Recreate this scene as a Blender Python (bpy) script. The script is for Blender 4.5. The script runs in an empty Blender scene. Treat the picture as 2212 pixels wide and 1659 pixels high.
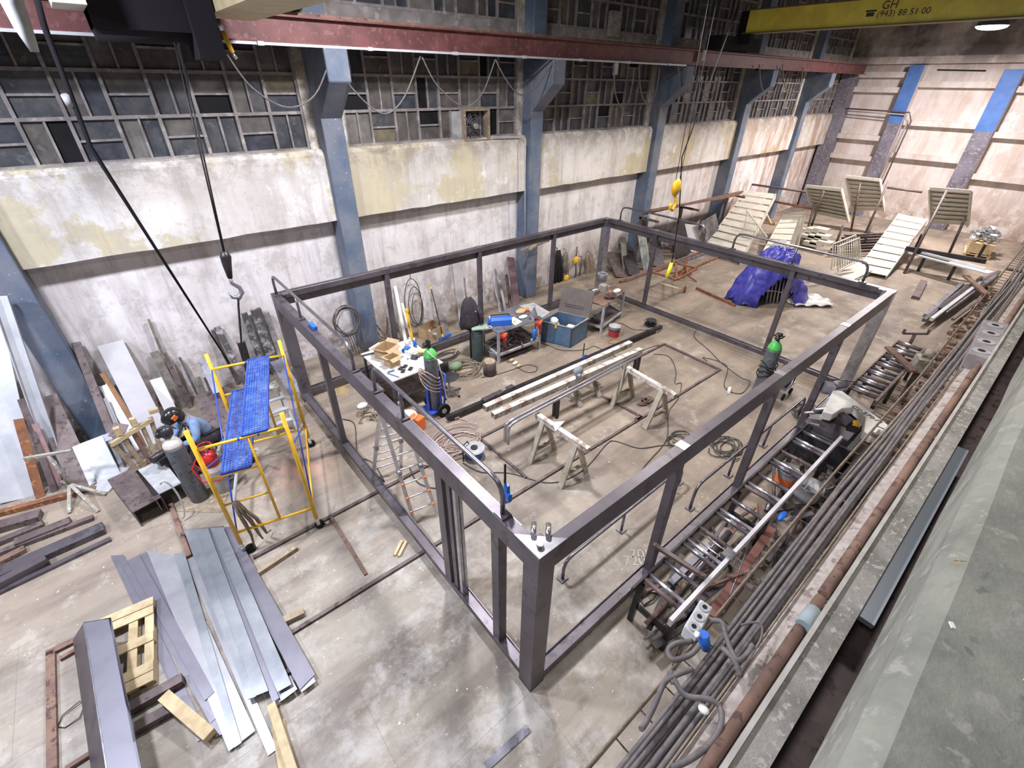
import bpy, bmesh, math, random
from mathutils import Vector as V, Matrix, Quaternion
PI=math.pi
SC=bpy.context.scene; COL=SC.collection
R=random.Random(7)
# ---------------- camera
CP=V((-1.89,-1.8125,6.2333)); YAW,PIT,ROL=0.8681,0.5828,0.0128; FPX=989.6
fw=V((math.cos(YAW)*math.cos(PIT),math.sin(YAW)*math.cos(PIT),-math.sin(PIT)))
rt0=V((math.sin(YAW),-math.cos(YAW),0)); up0=rt0.cross(fw)
rt=math.cos(ROL)*rt0+math.sin(ROL)*up0; up=-math.sin(ROL)*rt0+math.cos(ROL)*up0
cam=bpy.data.cameras.new('camera'); camo=bpy.data.objects.new('camera',cam); COL.objects.link(camo)
cam.sensor_width=36; cam.lens=36*FPX/2212; cam.clip_start=.02; cam.clip_end=200
camo.matrix_world=Matrix.Translation(CP)@Matrix((rt,up,-fw)).transposed().to_4x4()
SC.camera=camo
# ---------------- world, lamps, exposure
SC.view_settings.view_transform='Standard'; SC.view_settings.look='None'; SC.view_settings.gamma=1
SC.view_settings.use_curve_mapping=False; SC.view_settings.exposure=-1.12
w=bpy.data.worlds.new('world'); SC.world=w; w.use_nodes=True
w.node_tree.nodes['Background'].inputs[0].default_value=(.75,.82,1,1); w.node_tree.nodes['Background'].inputs[1].default_value=.03
LAMPS=[(-8.5,5.0,8.6,1750,(.84,.87,1)),(-4.0,5.0,8.6,1800,(.86,.88,1)),(2.6,5.0,8.6,1700,(.98,.95,1)),(8.6,4.0,8.15,1200,(1,.93,.88)),
       (14.0,4.0,8.15,1150,(1,.91,.84)),(20.6,4.0,8.15,1200,(1,.90,.85)),(25.6,3.3,7.95,3400,(1,.90,.88)),(-3.5,-1.2,8.6,240,(.97,.95,1)),(4.5,-1.0,8.6,330,(1,.94,.92))]
for i,(x,y,z,p,c) in enumerate(LAMPS):
    if 3<=i<=5:      # deep reflectors: a cut-off cone
        l=bpy.data.lights.new('bay_light','SPOT'); l.shadow_soft_size=.3; l.energy=p*2.3; l.color=c; l.spot_size=math.radians(130); l.spot_blend=.30
    else:
        l=bpy.data.lights.new('bay_light','AREA'); l.shape='DISK'; l.size=.75; l.energy=p; l.color=c
    o=bpy.data.objects.new('bay_light',l); o.location=(x,y,z); COL.objects.link(o)
# ---------------- photo helpers: where a sight line meets a plane of the hall
def ray(u,v): return fw+rt*((u-1106)/FPX)-up*((v-829.5)/FPX)
def G(u,v,z=0):
    r=ray(u,v); return CP+r*((z-CP.z)/r.z)
def WY(u,v,y):
    r=ray(u,v); return CP+r*((y-CP.y)/r.y)
def WX(u,v,x):
    r=ray(u,v); return CP+r*((x-CP.x)/r.x)
def ZV(p,u,v):
    r=ray(u,v); a=(p-CP); t=(a.x*r.x+a.y*r.y)/(r.x*r.x+r.y*r.y); return (CP+r*t).z
# ---------------- mesh builder
class MB:
    def __init__(s): s.v=[]; s.f=[]; s.mi=[]; s.sm=[]
    def add(s,vs,fs,mi=0,sm=False):
        b=len(s.v); s.v+=[V(x) for x in vs]; s.f+=[[b+i for i in f] for f in fs]; s.mi+=[mi]*len(fs); s.sm+=[sm]*len(fs); return s
    def box(s,c,d,rot=None,mi=0):
        c=V(c); x,y,z=d[0]/2,d[1]/2,d[2]/2
        vs=[V((a*x,b*y,e*z)) for a in(-1,1) for b in(-1,1) for e in(-1,1)]
        if rot is not None:
            if not isinstance(rot,Matrix): rot=Matrix.Rotation(rot,3,'Z')
            vs=[rot@q for q in vs]
        return s.add([q+c for q in vs],[(0,1,3,2),(4,6,7,5),(0,4,5,1),(2,3,7,6),(0,2,6,4),(1,5,7,3)],mi)
    def span(s,a,b,mi=0): return s.box([(a[i]+b[i])/2 for i in range(3)],[abs(b[i]-a[i]) for i in range(3)],mi=mi)
    def beam(s,a,b,w,h,side=None,mi=0,prof=None,cap=True):
        a,b=V(a),V(b); d=(b-a).normalized()
        if side is None: side=d.cross(V((0,0,1))) if abs(d.z)<.95 else V((1,0,0))
        side=V(side); side=(side-d*side.dot(d)).normalized(); u=d.cross(side)
        if u.z<0: u=-u
        if prof is None: prof=[(-w/2,-h/2),(w/2,-h/2),(w/2,h/2),(-w/2,h/2)]
        n=len(prof)
        vs=[p+side*x+u*y for p in(a,b) for x,y in prof]
        fs=[(i,(i+1)%n,n+(i+1)%n,n+i) for i in range(n)]
        if cap: fs+=[tuple(range(n))[::-1],tuple(range(n,2*n))]
        return s.add(vs,fs,mi)
    def tube(s,pts,r,n=8,mi=0,closed=False,cap=True,sm=True):
        pts=[V(p) for p in pts]; m=len(pts)
        rs=r if isinstance(r,(list,tuple)) else [r]*m
        t=[]
        for i in range(m):
            if closed: d=pts[(i+1)%m]-pts[i-1]
            else: d=pts[min(i+1,m-1)]-pts[max(i-1,0)]
            t.append(d.normalized() if d.length>1e-9 else V((0,0,1)))
        a=V((0,0,1)) if abs(t[0].z)<.9 else V((1,0,0))
        x=(a-t[0]*a.dot(t[0])).normalized(); vs=[]
        for i in range(m):
            if i: x=(x-t[i]*x.dot(t[i])); x=x.normalized() if x.length>1e-6 else t[i].orthogonal().normalized()
            y=t[i].cross(x)
            vs+=[pts[i]+(x*math.cos(2*PI*k/n)+y*math.sin(2*PI*k/n))*rs[i] for k in range(n)]
        fs=[]
        for i in range(m if closed else m-1):
            j=(i+1)%m
            fs+=[(i*n+k,i*n+(k+1)%n,j*n+(k+1)%n,j*n+k) for k in range(n)]
        s.add(vs,fs,mi,sm)
        if cap and not closed:
            b=len(s.v)-m*n
            s.f+=[[b+k for k in range(n)][::-1],[b+(m-1)*n+k for k in range(n)]]; s.mi+=[mi]*2; s.sm+=[False]*2
        return s
    def cyl(s,a,b,r,r2=None,n=16,mi=0): return s.tube([a,b],[r,r if r2 is None else r2],n,mi)
    def lathe(s,prof,c=(0,0,0),axis=None,n=20,mi=0,cap=True):
        c=V(c); q=V((0,0,1)).rotation_difference(V(axis)) if axis is not None else Quaternion()
        vs=[];m=len(prof)
        for r,z in prof:
            vs+=[c+q@V((r*math.cos(2*PI*k/n),r*math.sin(2*PI*k/n),z)) for k in range(n)]
        fs=[(i*n+k,i*n+(k+1)%n,(i+1)*n+(k+1)%n,(i+1)*n+k) for i in range(m-1) for k in range(n)]
        s.add(vs,fs,mi,True)
        if cap:
            b=len(s.v)-m*n; s.f+=[[b+k for k in range(n)][::-1],[b+(m-1)*n+k for k in range(n)]]; s.mi+=[mi]*2; s.sm+=[False]*2
        return s
    def poly(s,pts,t,mi=0,nrm=None):
        pts=[V(p) for p in pts]; n=len(pts)
        if nrm is None: nrm=(pts[1]-pts[0]).cross(pts[2]-pts[0]).normalized()
        nrm=V(nrm)*t
        return s.add(pts+[p+nrm for p in pts],[tuple(range(n))[::-1],tuple(range(n,2*n))]+[(i,(i+1)%n,n+(i+1)%n,n+i) for i in range(n)],mi)
    def sphere(s,c,r,n=12,mi=0,sc=(1,1,1),rot=None):
        vs=[];c=V(c)
        for i in range(n//2+1):
            th=PI*i/(n//2)
            for k in range(n):
                q=V((sc[0]*r*math.sin(th)*math.cos(2*PI*k/n),sc[1]*r*math.sin(th)*math.sin(2*PI*k/n),sc[2]*r*math.cos(th)))
                if rot: q=rot@q
                vs.append(c+q)
        return s.add(vs,[(i*n+k,(i+1)*n+k,(i+1)*n+(k+1)%n,i*n+(k+1)%n) for i in range(n//2) for k in range(n)],mi,True)
    def move(s,d):
        s.v=[q+V(d) for q in s.v]; return s
    def xf(s,m): s.v=[m@q for q in s.v]; return s
def build(name,mb,mat,parent=None,org=None,bevel=0):
    me=bpy.data.meshes.new(name); org=V(org) if org is not None else V((0,0,0))
    me.from_pydata([tuple(q-org) for q in mb.v],[],mb.f)
    for m in (mat if isinstance(mat,(list,tuple)) else [mat]): me.materials.append(m)
    me.polygons.foreach_set('material_index',mb.mi); me.polygons.foreach_set('use_smooth',mb.sm)
    bm=bmesh.new(); bm.from_mesh(me); bmesh.ops.recalc_face_normals(bm,faces=bm.faces); bm.to_mesh(me); bm.free()
    me.update(); o=bpy.data.objects.new(name,me); COL.objects.link(o)
    if bevel:
        b=o.modifiers.new('bevel','BEVEL'); b.width=bevel; b.segments=1; b.limit_method='ANGLE'
    if parent is not None: o.parent=parent
    else: o.location=org
    return o
def tag(o,label,cat,group=None,kind=None):
    if label: o['label']=label
    if cat: o['category']=cat
    if group: o['group']=group
    if kind: o['kind']=kind
    return o
def solo(name,mb,mat,label,cat,group=None,kind=None,bevel=0):
    """a thing of one mesh, coordinates of the hall; the origin goes to the middle of its foot"""
    xs=[q.x for q in mb.v]; ys=[q.y for q in mb.v]; zs=[q.z for q in mb.v]
    o=build(name,mb,mat,None,((min(xs)+max(xs))/2,(min(ys)+max(ys))/2,min(zs)),bevel)
    return tag(o,label,cat,group,kind)
def struct(name,mb,mat,label=None,bevel=0):
    o=build(name,mb,mat,None,None,bevel); o['kind']='structure'
    if label: o['label']=label
    return o
class Thing:
    """an Empty at the foot of the thing; parts are given in hall coordinates (rz=0) or local ones"""
    def __init__(s,name,loc,label,cat,group=None,rz=0):
        o=bpy.data.objects.new(name,None); COL.objects.link(o); o.location=V(loc); o.rotation_euler=(0,0,rz); o.empty_display_size=.1
        tag(o,label,cat,group); s.o=o; s.loc=V(loc)
    def part(s,name,mb,mat,parent=None,label=None,local=False,bevel=0,kind=None):
        p=build(name,mb,mat,parent or s.o,None if local else s.loc,bevel)
        if label: p['label']=label
        if kind: p['kind']=kind
        return p
def dup(root,loc,rz,label,group=None):
    r=root.copy(); COL.objects.link(r); r.location=loc; r.rotation_euler=(0,0,rz); r['label']=label
    if group: r['group']=group
    for ch in list(root.children):
        c=ch.copy(); COL.objects.link(c); c.parent=r
        for g in list(ch.children):
            d=g.copy(); COL.objects.link(d); d.parent=c
    return r
# ---------------- materials
MT={}
def mat(name,c,rough=.6,metal=0,c2=None,sc=4,c3=None,sc3=20,bump=0,stretch=(1,1,1),lo=.4,hi=.6,emit=0):
    if name in MT: return MT[name]
    m=bpy.data.materials.new(name); m.use_nodes=True; nt=m.node_tree; N=nt.nodes; L=nt.links; b=N['Principled BSDF']
    b.inputs['Base Color'].default_value=(*c,1); b.inputs['Roughness'].default_value=rough; b.inputs['Metallic'].default_value=metal
    if emit: b.inputs['Emission Color'].default_value=(*c,1); b.inputs['Emission Strength'].default_value=emit
    tc=N.new('ShaderNodeTexCoord'); mp=N.new('ShaderNodeMapping'); mp.inputs['Scale'].default_value=stretch; L.new(tc.outputs['Object'],mp.inputs[0])
    cur=None
    def layer(prev,col,scale,lo,hi,det=6):
        n=N.new('ShaderNodeTexNoise'); n.inputs['Scale'].default_value=scale; n.inputs['Detail'].default_value=det; n.inputs['Roughness'].default_value=.62; L.new(mp.outputs[0],n.inputs[0])
        r=N.new('ShaderNodeMapRange'); r.inputs[1].default_value=lo; r.inputs[2].default_value=hi; L.new(n.outputs[0],r.inputs[0])
        x=N.new('ShaderNodeMix'); x.data_type='RGBA'; L.new(r.outputs[0],x.inputs[0])
        if prev is None: x.inputs[6].default_value=(*c,1)
        else: L.new(prev,x.inputs[6])
        x.inputs[7].default_value=(*col,1); return x.outputs[2],n
    nn=None
    if c2: cur,nn=layer(cur,c2,sc,lo,hi)
    if c3: cur,nn=layer(cur,c3,sc3,.56,.62)
    if cur: L.new(cur,b.inputs['Base Color'])
    if bump:
        if nn is None:
            nn=N.new('ShaderNodeTexNoise'); nn.inputs['Scale'].default_value=sc; L.new(mp.outputs[0],nn.inputs[0])
        bp=N.new('ShaderNodeBump'); bp.inputs['Strength'].default_value=bump; bp.inputs['Distance'].default_value=.02; L.new(nn.outputs[0],bp.inputs['Height']); L.new(bp.outputs[0],b.inputs['Normal'])
    MT[name]=m; return m
STEEL=mat('dark_mill_steel',(.098,.088,.10),.40,.5,(.155,.14,.16),1.6,(.085,.075,.085),5,lo=.35,hi=.65)
STEEL2=mat('bare_steel_plate',(.20,.20,.235),.45,.6,(.29,.29,.33),2.5,(.13,.13,.155),6)
STEELB=mat('bright_ground_steel',(.55,.55,.58),.28,.9,(.4,.4,.43),8)
GALV=mat('galvanized_sheet',(.60,.62,.65),.5,.3,(.50,.52,.56),2.2)
BLKST=mat('black_steel_tube',(.03,.028,.03),.4,.5,(.055,.05,.055),5)
BRN=mat('brown_scaled_steel',(.11,.085,.085),.6,.3,(.17,.13,.125),4,(.07,.05,.045),10)
RUST=mat('rusty_steel',(.26,.11,.05),.85,.1,(.16,.07,.04),5,(.38,.19,.09),12)
RUSTD=mat('dull_rusty_beam',(.16,.10,.08),.85,.1,(.24,.15,.11),3,(.10,.06,.05),10)
OLDP=mat('old_painted_steel',(.36,.35,.31),.7,.1,(.24,.22,.18),6,(.5,.49,.45),14)
WEAR=mat('worn_white_tube_paint',(.60,.57,.52),.6,.1,(.30,.23,.19),4.5,(.72,.70,.67),14,lo=.50,hi=.60)
ALU=mat('aluminium',(.78,.79,.82),.3,.9,(.65,.66,.7),6)
CHROME=mat('polished_pipe',(.55,.55,.60),.30,.9)
PIPE=mat('grey_pipe',(.19,.18,.205),.3,.8,(.26,.25,.28),6)
WHITE=mat('white_laminate',(.80,.79,.76),.45,0,(.74,.73,.70),5)
CREAM=mat('cream_enamel',(.72,.69,.60),.5,0,(.64,.60,.51),2)
YEL=mat('yellow_enamel',(.82,.50,.03),.4,0,(.72,.42,.03),6)
YELC=mat('crane_yellow',(.95,.84,.12),.45,0,(.80,.66,.10),2)
BLUEP=mat('blue_enamel',(.03,.07,.42),.4,.1,(.04,.10,.5),5)
BLUED=mat('deck_blue',(.035,.10,.46),.38,.3,(.10,.20,.62),7,(.03,.07,.33),16)
BLUEC=mat('bright_blue_plastic',(.02,.13,.55),.35)
NAVY=mat('chest_blue',(.07,.14,.24),.5,.1,(.10,.18,.30),4,(.16,.12,.10),9)
TARP=mat('violet_blue_tarpaulin',(.045,.045,.33),.35,0,(.08,.08,.45),6,bump=.5)
RED=mat('red_enamel',(.50,.02,.02),.35)
ORG=mat('orange_plastic',(.85,.20,.05),.5)
GREEN=mat('cylinder_green',(.10,.55,.12),.4,0,(.08,.45,.10),8)
GRN2=mat('muted_green',(.20,.30,.18),.7,0,(.14,.22,.13),8)
GREYC=mat('cylinder_grey',(.11,.125,.14),.5,.1,(.16,.175,.19),7,(.07,.075,.085),14)
GREYL=mat('light_grey_paint',(.42,.43,.44),.55,0,(.33,.34,.35),6)
BLACK=mat('black_rubber',(.02,.02,.022),.6)
BLK2=mat('black_plastic',(.03,.03,.035),.35)
CABLE=mat('grey_cable_sheath',(.115,.105,.11),.65,0,(.17,.155,.15),12)
CABB=mat('dusty_brown_cable',(.20,.16,.135),.8,0,(.28,.23,.19),12)
THIN=mat('dark_thin_lead',(.05,.045,.045),.6)
HOSE=mat('pinkish_hose',(.48,.36,.33),.5,0,(.40,.30,.27),9)
ROPE=mat('tan_rope',(.26,.21,.16),.9,0,(.18,.14,.10),14)
WOOD=mat('pale_pine',(.56,.46,.28),.75,0,(.44,.34,.20),6,stretch=(1,1,6))
WOODO=mat('old_timber',(.36,.29,.20),.85,0,(.24,.19,.13),5,(.44,.38,.28),14)
CARD=mat('cardboard',(.50,.36,.21),.85,0,(.43,.30,.17),6)
PAPER=mat('white_paper',(.85,.85,.84),.7)
CLOTH=mat('dark_navy_cloth',(.028,.024,.032),.95,0,(.05,.04,.05),10,bump=.6)
SHIRT=mat('pale_blue_shirt',(.22,.32,.50),.9,0,(.16,.25,.42),12,bump=.4)
SKIN=mat('skin',(.48,.28,.20),.6)
GLOVE=mat('leather_glove',(.36,.33,.24),.85,0,(.24,.22,.16),15)
PLAST=mat('clear_film_sheet',(.68,.66,.64),.25,0,(.55,.53,.51),12,bump=.5)
TRED=mat('stair_cream',(.60,.58,.50),.55,0,(.52,.50,.43),3)
CONC=mat('ledge_concrete',(.31,.295,.265),.9,0,(.20,.195,.17),4,(.42,.40,.36),22,bump=.5)
RAILW=mat('bright_rail_paint',(.74,.74,.78),.35,.2,(.64,.64,.68),3)
CONL=mat('lit_ledge_edge',(.50,.48,.44),.85,0,(.40,.38,.34),5,bump=.2)
CONG=mat('mossy_ledge_top',(.20,.205,.175),.95,0,(.30,.305,.26),1.6,(.34,.34,.30),7,bump=.6)
CONS=mat('speckled_trench_edge',(.36,.31,.28),.9,0,(.46,.42,.39),12,(.24,.19,.17),9,bump=.4)
SAWW=mat('machine_white',(.66,.66,.62),.4,0,(.56,.56,.52),6)
LAMPE=mat('lamp_glow',(1,.95,1),.5,emit=18)
MAROON=mat('maroon_crane_rail_beam',(.17,.062,.06),.55,.1,(.11,.042,.042),2.5,(.21,.09,.085),8)
DULLBLK=mat('dull_black_steel',(.022,.02,.024),.95)  # near-black steel, for ropes, carriages and boxes standing in for shade
INK=mat('dark_lettering',(.05,.045,.04),.6)
CHALK=mat('chalk',(.42,.39,.35),.95)
for _k in ('dull_black_steel','black_rubber'): MT[_k].node_tree.nodes['Principled BSDF'].inputs['Specular IOR Level'].default_value=.12
BRIGHT=mat('bright_zinc_beam',(.80,.82,.86),.35,.2,(.72,.74,.78),3)
def wallmat(name,base,pale,stain,streak_amt=.5,yellow=True,damp=.75):
    m=bpy.data.materials.new(name); m.use_nodes=True; nt=m.node_tree; N=nt.nodes; L=nt.links; b=N['Principled BSDF']; b.inputs['Roughness'].default_value=.9
    tc=N.new('ShaderNodeTexCoord'); P=tc.outputs['Object']
    def noise(scale,st=(1,1,1),det=8,off=0,rough=.6):
        mp=N.new('ShaderNodeMapping'); mp.inputs['Scale'].default_value=st; mp.inputs['Location'].default_value=(off,off*.7,off*.3); L.new(P,mp.inputs[0])
        n=N.new('ShaderNodeTexNoise'); n.inputs['Scale'].default_value=scale; n.inputs['Detail'].default_value=det; n.inputs['Roughness'].default_value=rough; L.new(mp.outputs[0],n.inputs[0]); return n.outputs[0]
    def rng(s,a,b_,c=0,d=1):
        r=N.new('ShaderNodeMapRange'); r.inputs[1].default_value=a; r.inputs[2].default_value=b_; r.inputs[3].default_value=c; r.inputs[4].default_value=d; L.new(s,r.inputs[0]); return r.outputs[0]
    def mixc(f,a,col):
        x=N.new('ShaderNodeMix'); x.data_type='RGBA'; L.new(f,x.inputs[0])
        if isinstance(a,tuple): x.inputs[6].default_value=(*a,1)
        else: L.new(a,x.inputs[6])
        x.inputs[7].default_value=(*col,1); return x.outputs[2]
    def mul(a,b_):
        x=N.new('ShaderNodeMath'); x.operation='MULTIPLY'; L.new(a,x.inputs[0])
        if isinstance(b_,(int,float)): x.inputs[1].default_value=b_
        else: L.new(b_,x.inputs[1])
        return x.outputs[0]
    cur=mixc(rng(noise(.8,det=10),.42,.6),base,pale)
    if yellow: cur=mixc(rng(noise(.55,off=3.1,det=12,rough=.7),.52,.56),cur,(.56,.51,.36))
    cur=mixc(rng(noise(1.1,off=8,det=12,rough=.75),.60,.63),cur,(.80,.78,.78))
    cur=mixc(mul(rng(noise(2.6,st=(1,1,.12),off=5,det=9,rough=.7),.47,.66),streak_amt),cur,stain)
    cur=mixc(mul(rng(noise(7,st=(1,1,.08),off=2,det=6),.55,.70),streak_amt*.8),cur,(.30,.26,.23))
    sx=N.new('ShaderNodeSeparateXYZ'); L.new(P,sx.inputs[0])
    cur=mixc(mul(mul(rng(noise(1.7,off=33,det=12,rough=.78),.50,.60),.55),streak_amt*1.6),cur,(.40,.37,.33))
    # damp rust-brown runs beyond the third bay, grime near the floor
    dx=mul(rng(sx.outputs[0],12,24),rng(noise(1.6,st=(1,1,.25),off=11,det=9,rough=.7),.46,.58)); cur=mixc(mul(dx,damp),cur,(.36,.22,.13))
    cur=mixc(mul(mul(rng(sx.outputs[2],6.6,7.6),rng(noise(.7,off=44,det=9),.35,.6)),.85 if name[0]=='e' else 0),cur,(.10,.075,.07))
    lowz=mul(rng(sx.outputs[2],1.9,.1),rng(noise(2.2,off=15,det=10,rough=.7),.44,.56)); cur=mixc(mul(lowz,.8),cur,(.28,.20,.15))
    if name[0]=='p': cur=mixc(mul(mul(rng(sx.outputs[2],4.25,5.0),rng(noise(3,off=51,det=10,rough=.75),.44,.56)),.8),cur,(.26,.23,.20))
    grit=rng(noise(22,off=1,det=3),.66,.70); cur=mixc(mul(grit,.6),cur,(.28,.25,.22))
    L.new(cur,b.inputs['Base Color'])
    bp=N.new('ShaderNodeBump'); bp.inputs['Strength'].default_value=.35; bp.inputs['Distance'].default_value=.03; L.new(noise(4,det=10,off=4),bp.inputs['Height']); L.new(bp.outputs[0],b.inputs['Normal'])
    return m
WALLU=wallmat('peeling_upper_plaster',(.60,.57,.53),(.70,.68,.66),(.42,.38,.35),.45)
WALLL=wallmat('whitewashed_lower_plaster',(.70,.67,.67),(.80,.78,.79),(.44,.40,.40),.60,False)
WALLB=wallmat('end_wall_plaster',(.64,.59,.57),(.72,.67,.65),(.46,.40,.38),.25,False,.30)
WHTP=mat('whitewashed_side',(.66,.61,.60),.85,0,(.55,.50,.48),2)
def floormat():
    m=bpy.data.materials.new('worn_concrete_floor'); m.use_nodes=True; nt=m.node_tree; N=nt.nodes; L=nt.links; b=N['Principled BSDF']
    tc=N.new('ShaderNodeTexCoord'); P=tc.outputs['Object']
    def noise(scale,st=(1,1,1),det=8,off=0,rough=.6):
        mp=N.new('ShaderNodeMapping'); mp.inputs['Scale'].default_value=st; mp.inputs['Location'].default_value=(off,off*.7,0); L.new(P,mp.inputs[0])
        n=N.new('ShaderNodeTexNoise'); n.inputs['Scale'].default_value=scale; n.inputs['Detail'].default_value=det; n.inputs['Roughness'].default_value=rough; L.new(mp.outputs[0],n.inputs[0]); return n.outputs[0]
    def rng(s,a,b_,c=0,d=1):
        r=N.new('ShaderNodeMapRange'); r.inputs[1].default_value=a; r.inputs[2].default_value=b_; r.inputs[3].default_value=c; r.inputs[4].default_value=d; L.new(s,r.inputs[0]); return r.outputs[0]
    def mixc(f,a,col):
        x=N.new('ShaderNodeMix'); x.data_type='RGBA'; L.new(f,x.inputs[0])
        if isinstance(a,tuple): x.inputs[6].default_value=(*a,1)
        else: L.new(a,x.inputs[6])
        x.inputs[7].default_value=(*col,1); return x.outputs[2]
    def mul(a,k):
        x=N.new('ShaderNodeMath'); x.operation='MULTIPLY'; L.new(a,x.inputs[0])
        if isinstance(k,(int,float)): x.inputs[1].default_value=k
        else: L.new(k,x.inputs[1])
        return x.outputs[0]
    cur=mixc(rng(noise(.45,det=10),.38,.62),(.235,.187,.142),(.33,.272,.21))
    sx=N.new('ShaderNodeSeparateXYZ'); L.new(P,sx.inputs[0])
    cur=mixc(mul(rng(sx.outputs[0],5,-1),mul(rng(sx.outputs[1],6.5,2),.7)),cur,(.345,.325,.28))   # greyer slab near the corner of the frame
    cur=mixc(mul(rng(noise(.9,st=(.35,1.6,1),off=4,det=9,rough=.65),.46,.62),.70),cur,(.155,.125,.105))
    cur=mixc(mul(rng(noise(1.3,off=9,det=12,rough=.75),.55,.62),.5),cur,(.45,.42,.37))
    cur=mixc(mul(rng(noise(3.5,off=2,det=10,rough=.7),.58,.68),.5),cur,(.16,.14,.12))
    cur=mixc(rng(noise(9,off=17,det=4),.70,.72),cur,(.70,.68,.64))
    cur=mixc(rng(noise(17,off=7,det=2),.715,.73),cur,(.75,.73,.69))
    cur=mixc(mul(mul(rng(sx.outputs[0],4,0),rng(sx.outputs[1],5,1)),rng(noise(1.0,off=31,det=12,rough=.75),.48,.60)),cur,(.46,.45,.42))
    cur=mixc(mul(rng(noise(.6,off=40,det=11,rough=.7),.52,.62),.55),cur,(.15,.13,.11))
    # orange primer spill beside the scaffold
    d=N.new('ShaderNodeVectorMath'); d.operation='DISTANCE'; L.new(P,d.inputs[0]); sp=G(655,1015); d.inputs[1].default_value=(sp.x,sp.y,0)
    cur=mixc(mul(rng(d.outputs['Value'],.75,.25),mul(rng(noise(3,off=21,det=8),.40,.55),.6)),cur,(.46,.25,.18))
    d2=N.new('ShaderNodeVectorMath'); d2.operation='DISTANCE'; L.new(P,d2.inputs[0]); sp=G(735,835); d2.inputs[1].default_value=(sp.x,sp.y,0)
    cur=mixc(mul(rng(d2.outputs['Value'],.55,.1),mul(rng(noise(4,off=25,det=8),.42,.55),.7)),cur,(.50,.36,.10))
    # slab joints and fine cracks
    br=N.new('ShaderNodeTexBrick'); br.inputs['Scale'].default_value=1; br.inputs['Brick Width'].default_value=3.2; br.inputs['Row Height'].default_value=1.55; br.inputs['Mortar Size'].default_value=.006; br.inputs['Color1'].default_value=(0,0,0,1); br.inputs['Color2'].default_value=(0,0,0,1); br.inputs['Mortar'].default_value=(1,1,1,1); L.new(P,br.inputs[0])
    cur=mixc(mul(br.outputs['Color'],.30),cur,(.12,.10,.09))
    L.new(cur,b.inputs['Base Color']); L.new(rng(noise(1.1,off=6),.35,.65,.5,.85),b.inputs['Roughness'])
    bp=N.new('ShaderNodeBump'); bp.inputs['Strength'].default_value=.25; bp.inputs['Distance'].default_value=.01; L.new(noise(9,det=8),bp.inputs['Height']); L.new(bp.outputs[0],b.inputs['Normal'])
    return m
FLOOR=floormat()
COLM=mat('blue_column_paint',(.09,.13,.20),.7,0,(.18,.20,.245),1.1,(.42,.43,.45),16,bump=.2)
for _n in MT['blue_column_paint'].node_tree.nodes:
    if _n.type=='MAP_RANGE' and abs(_n.inputs[1].default_value-.56)<1e-3: _n.inputs[1].default_value=.66; _n.inputs[2].default_value=.68
COLB=mat('saturated_blue_pilaster',(.06,.15,.42),.6,0,(.08,.19,.5),2)
COLG=mat('violet_grey_pilaster',(.20,.19,.24),.8,0,(.13,.12,.15),1.5,(.34,.33,.36),10)
MULL=mat('glazing_bar_cement',(.30,.275,.27),.9,0,(.20,.185,.18),3,(.38,.35,.34),5)
PANES=[mat('pane_slate',(.05,.056,.068),.38,0,(.095,.095,.10),2.5,(.11,.108,.105),7),mat('pane_grime',(.075,.07,.066),.5,0,(.13,.12,.11),2.5,(.13,.12,.11),7),mat('pane_olive',(.19,.175,.11),.6,0,(.12,.11,.08),4),mat('pane_navy',(.038,.043,.058),.35,0,(.07,.075,.088),4),mat('pane_missing_night',(.004,.004,.006),.9),mat('pane_dust',(.20,.19,.175),.7,0,(.12,.115,.105),3)]
# =================== THE HALL
struct('floor',MB().span((-14,-4.5,-.2),(33,11,0)),FLOOR)
struct('wall_left',MB().span((-14,9.75,0),(33,10.2,3.45)),WALLL)
XC=[-9.9,-3.65,2.35,8.25,14.3,20.4,26.4]   # column centres along the left wall
CW=.46
def upper_panels():
    for i in range(len(XC)):
        x0=XC[i]+CW/2-.0; x1=(XC[i+1]-CW/2) if i+1<len(XC) else 31.5
        if i==len(XC)-1: x1=31.0
        m=MB()
        # panel with chamfered sill and rounded upper corner
        n=14; prof=[(9.38,3.46),(9.38,4.86),(9.46,4.95),(9.8,4.98),(9.8,3.46)]
        vs=[];rr=random.Random(i)
        for k in range(n+1):
            x=x0+(x1-x0)*k/n
            for (y,z) in prof:
                vs.append((x,y,z+(rr.uniform(-.012,.012) if 0<k<n else 0)))
        q=len(prof)
        fs=[(k*q+j,k*q+(j+1)%q,(k+1)*q+(j+1)%q,(k+1)*q+j) for k in range(n) for j in range(q)]+[tuple(range(q)),tuple(range(n*q,n*q+q))]
        m.add(vs,fs); struct('wall_left_upper_panel',m,WALLU)
upper_panels()
struct('wall_left_lintel',MB().span((-14,9.62,7.0),(31.5,10.1,7.55)),MULL)
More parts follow.
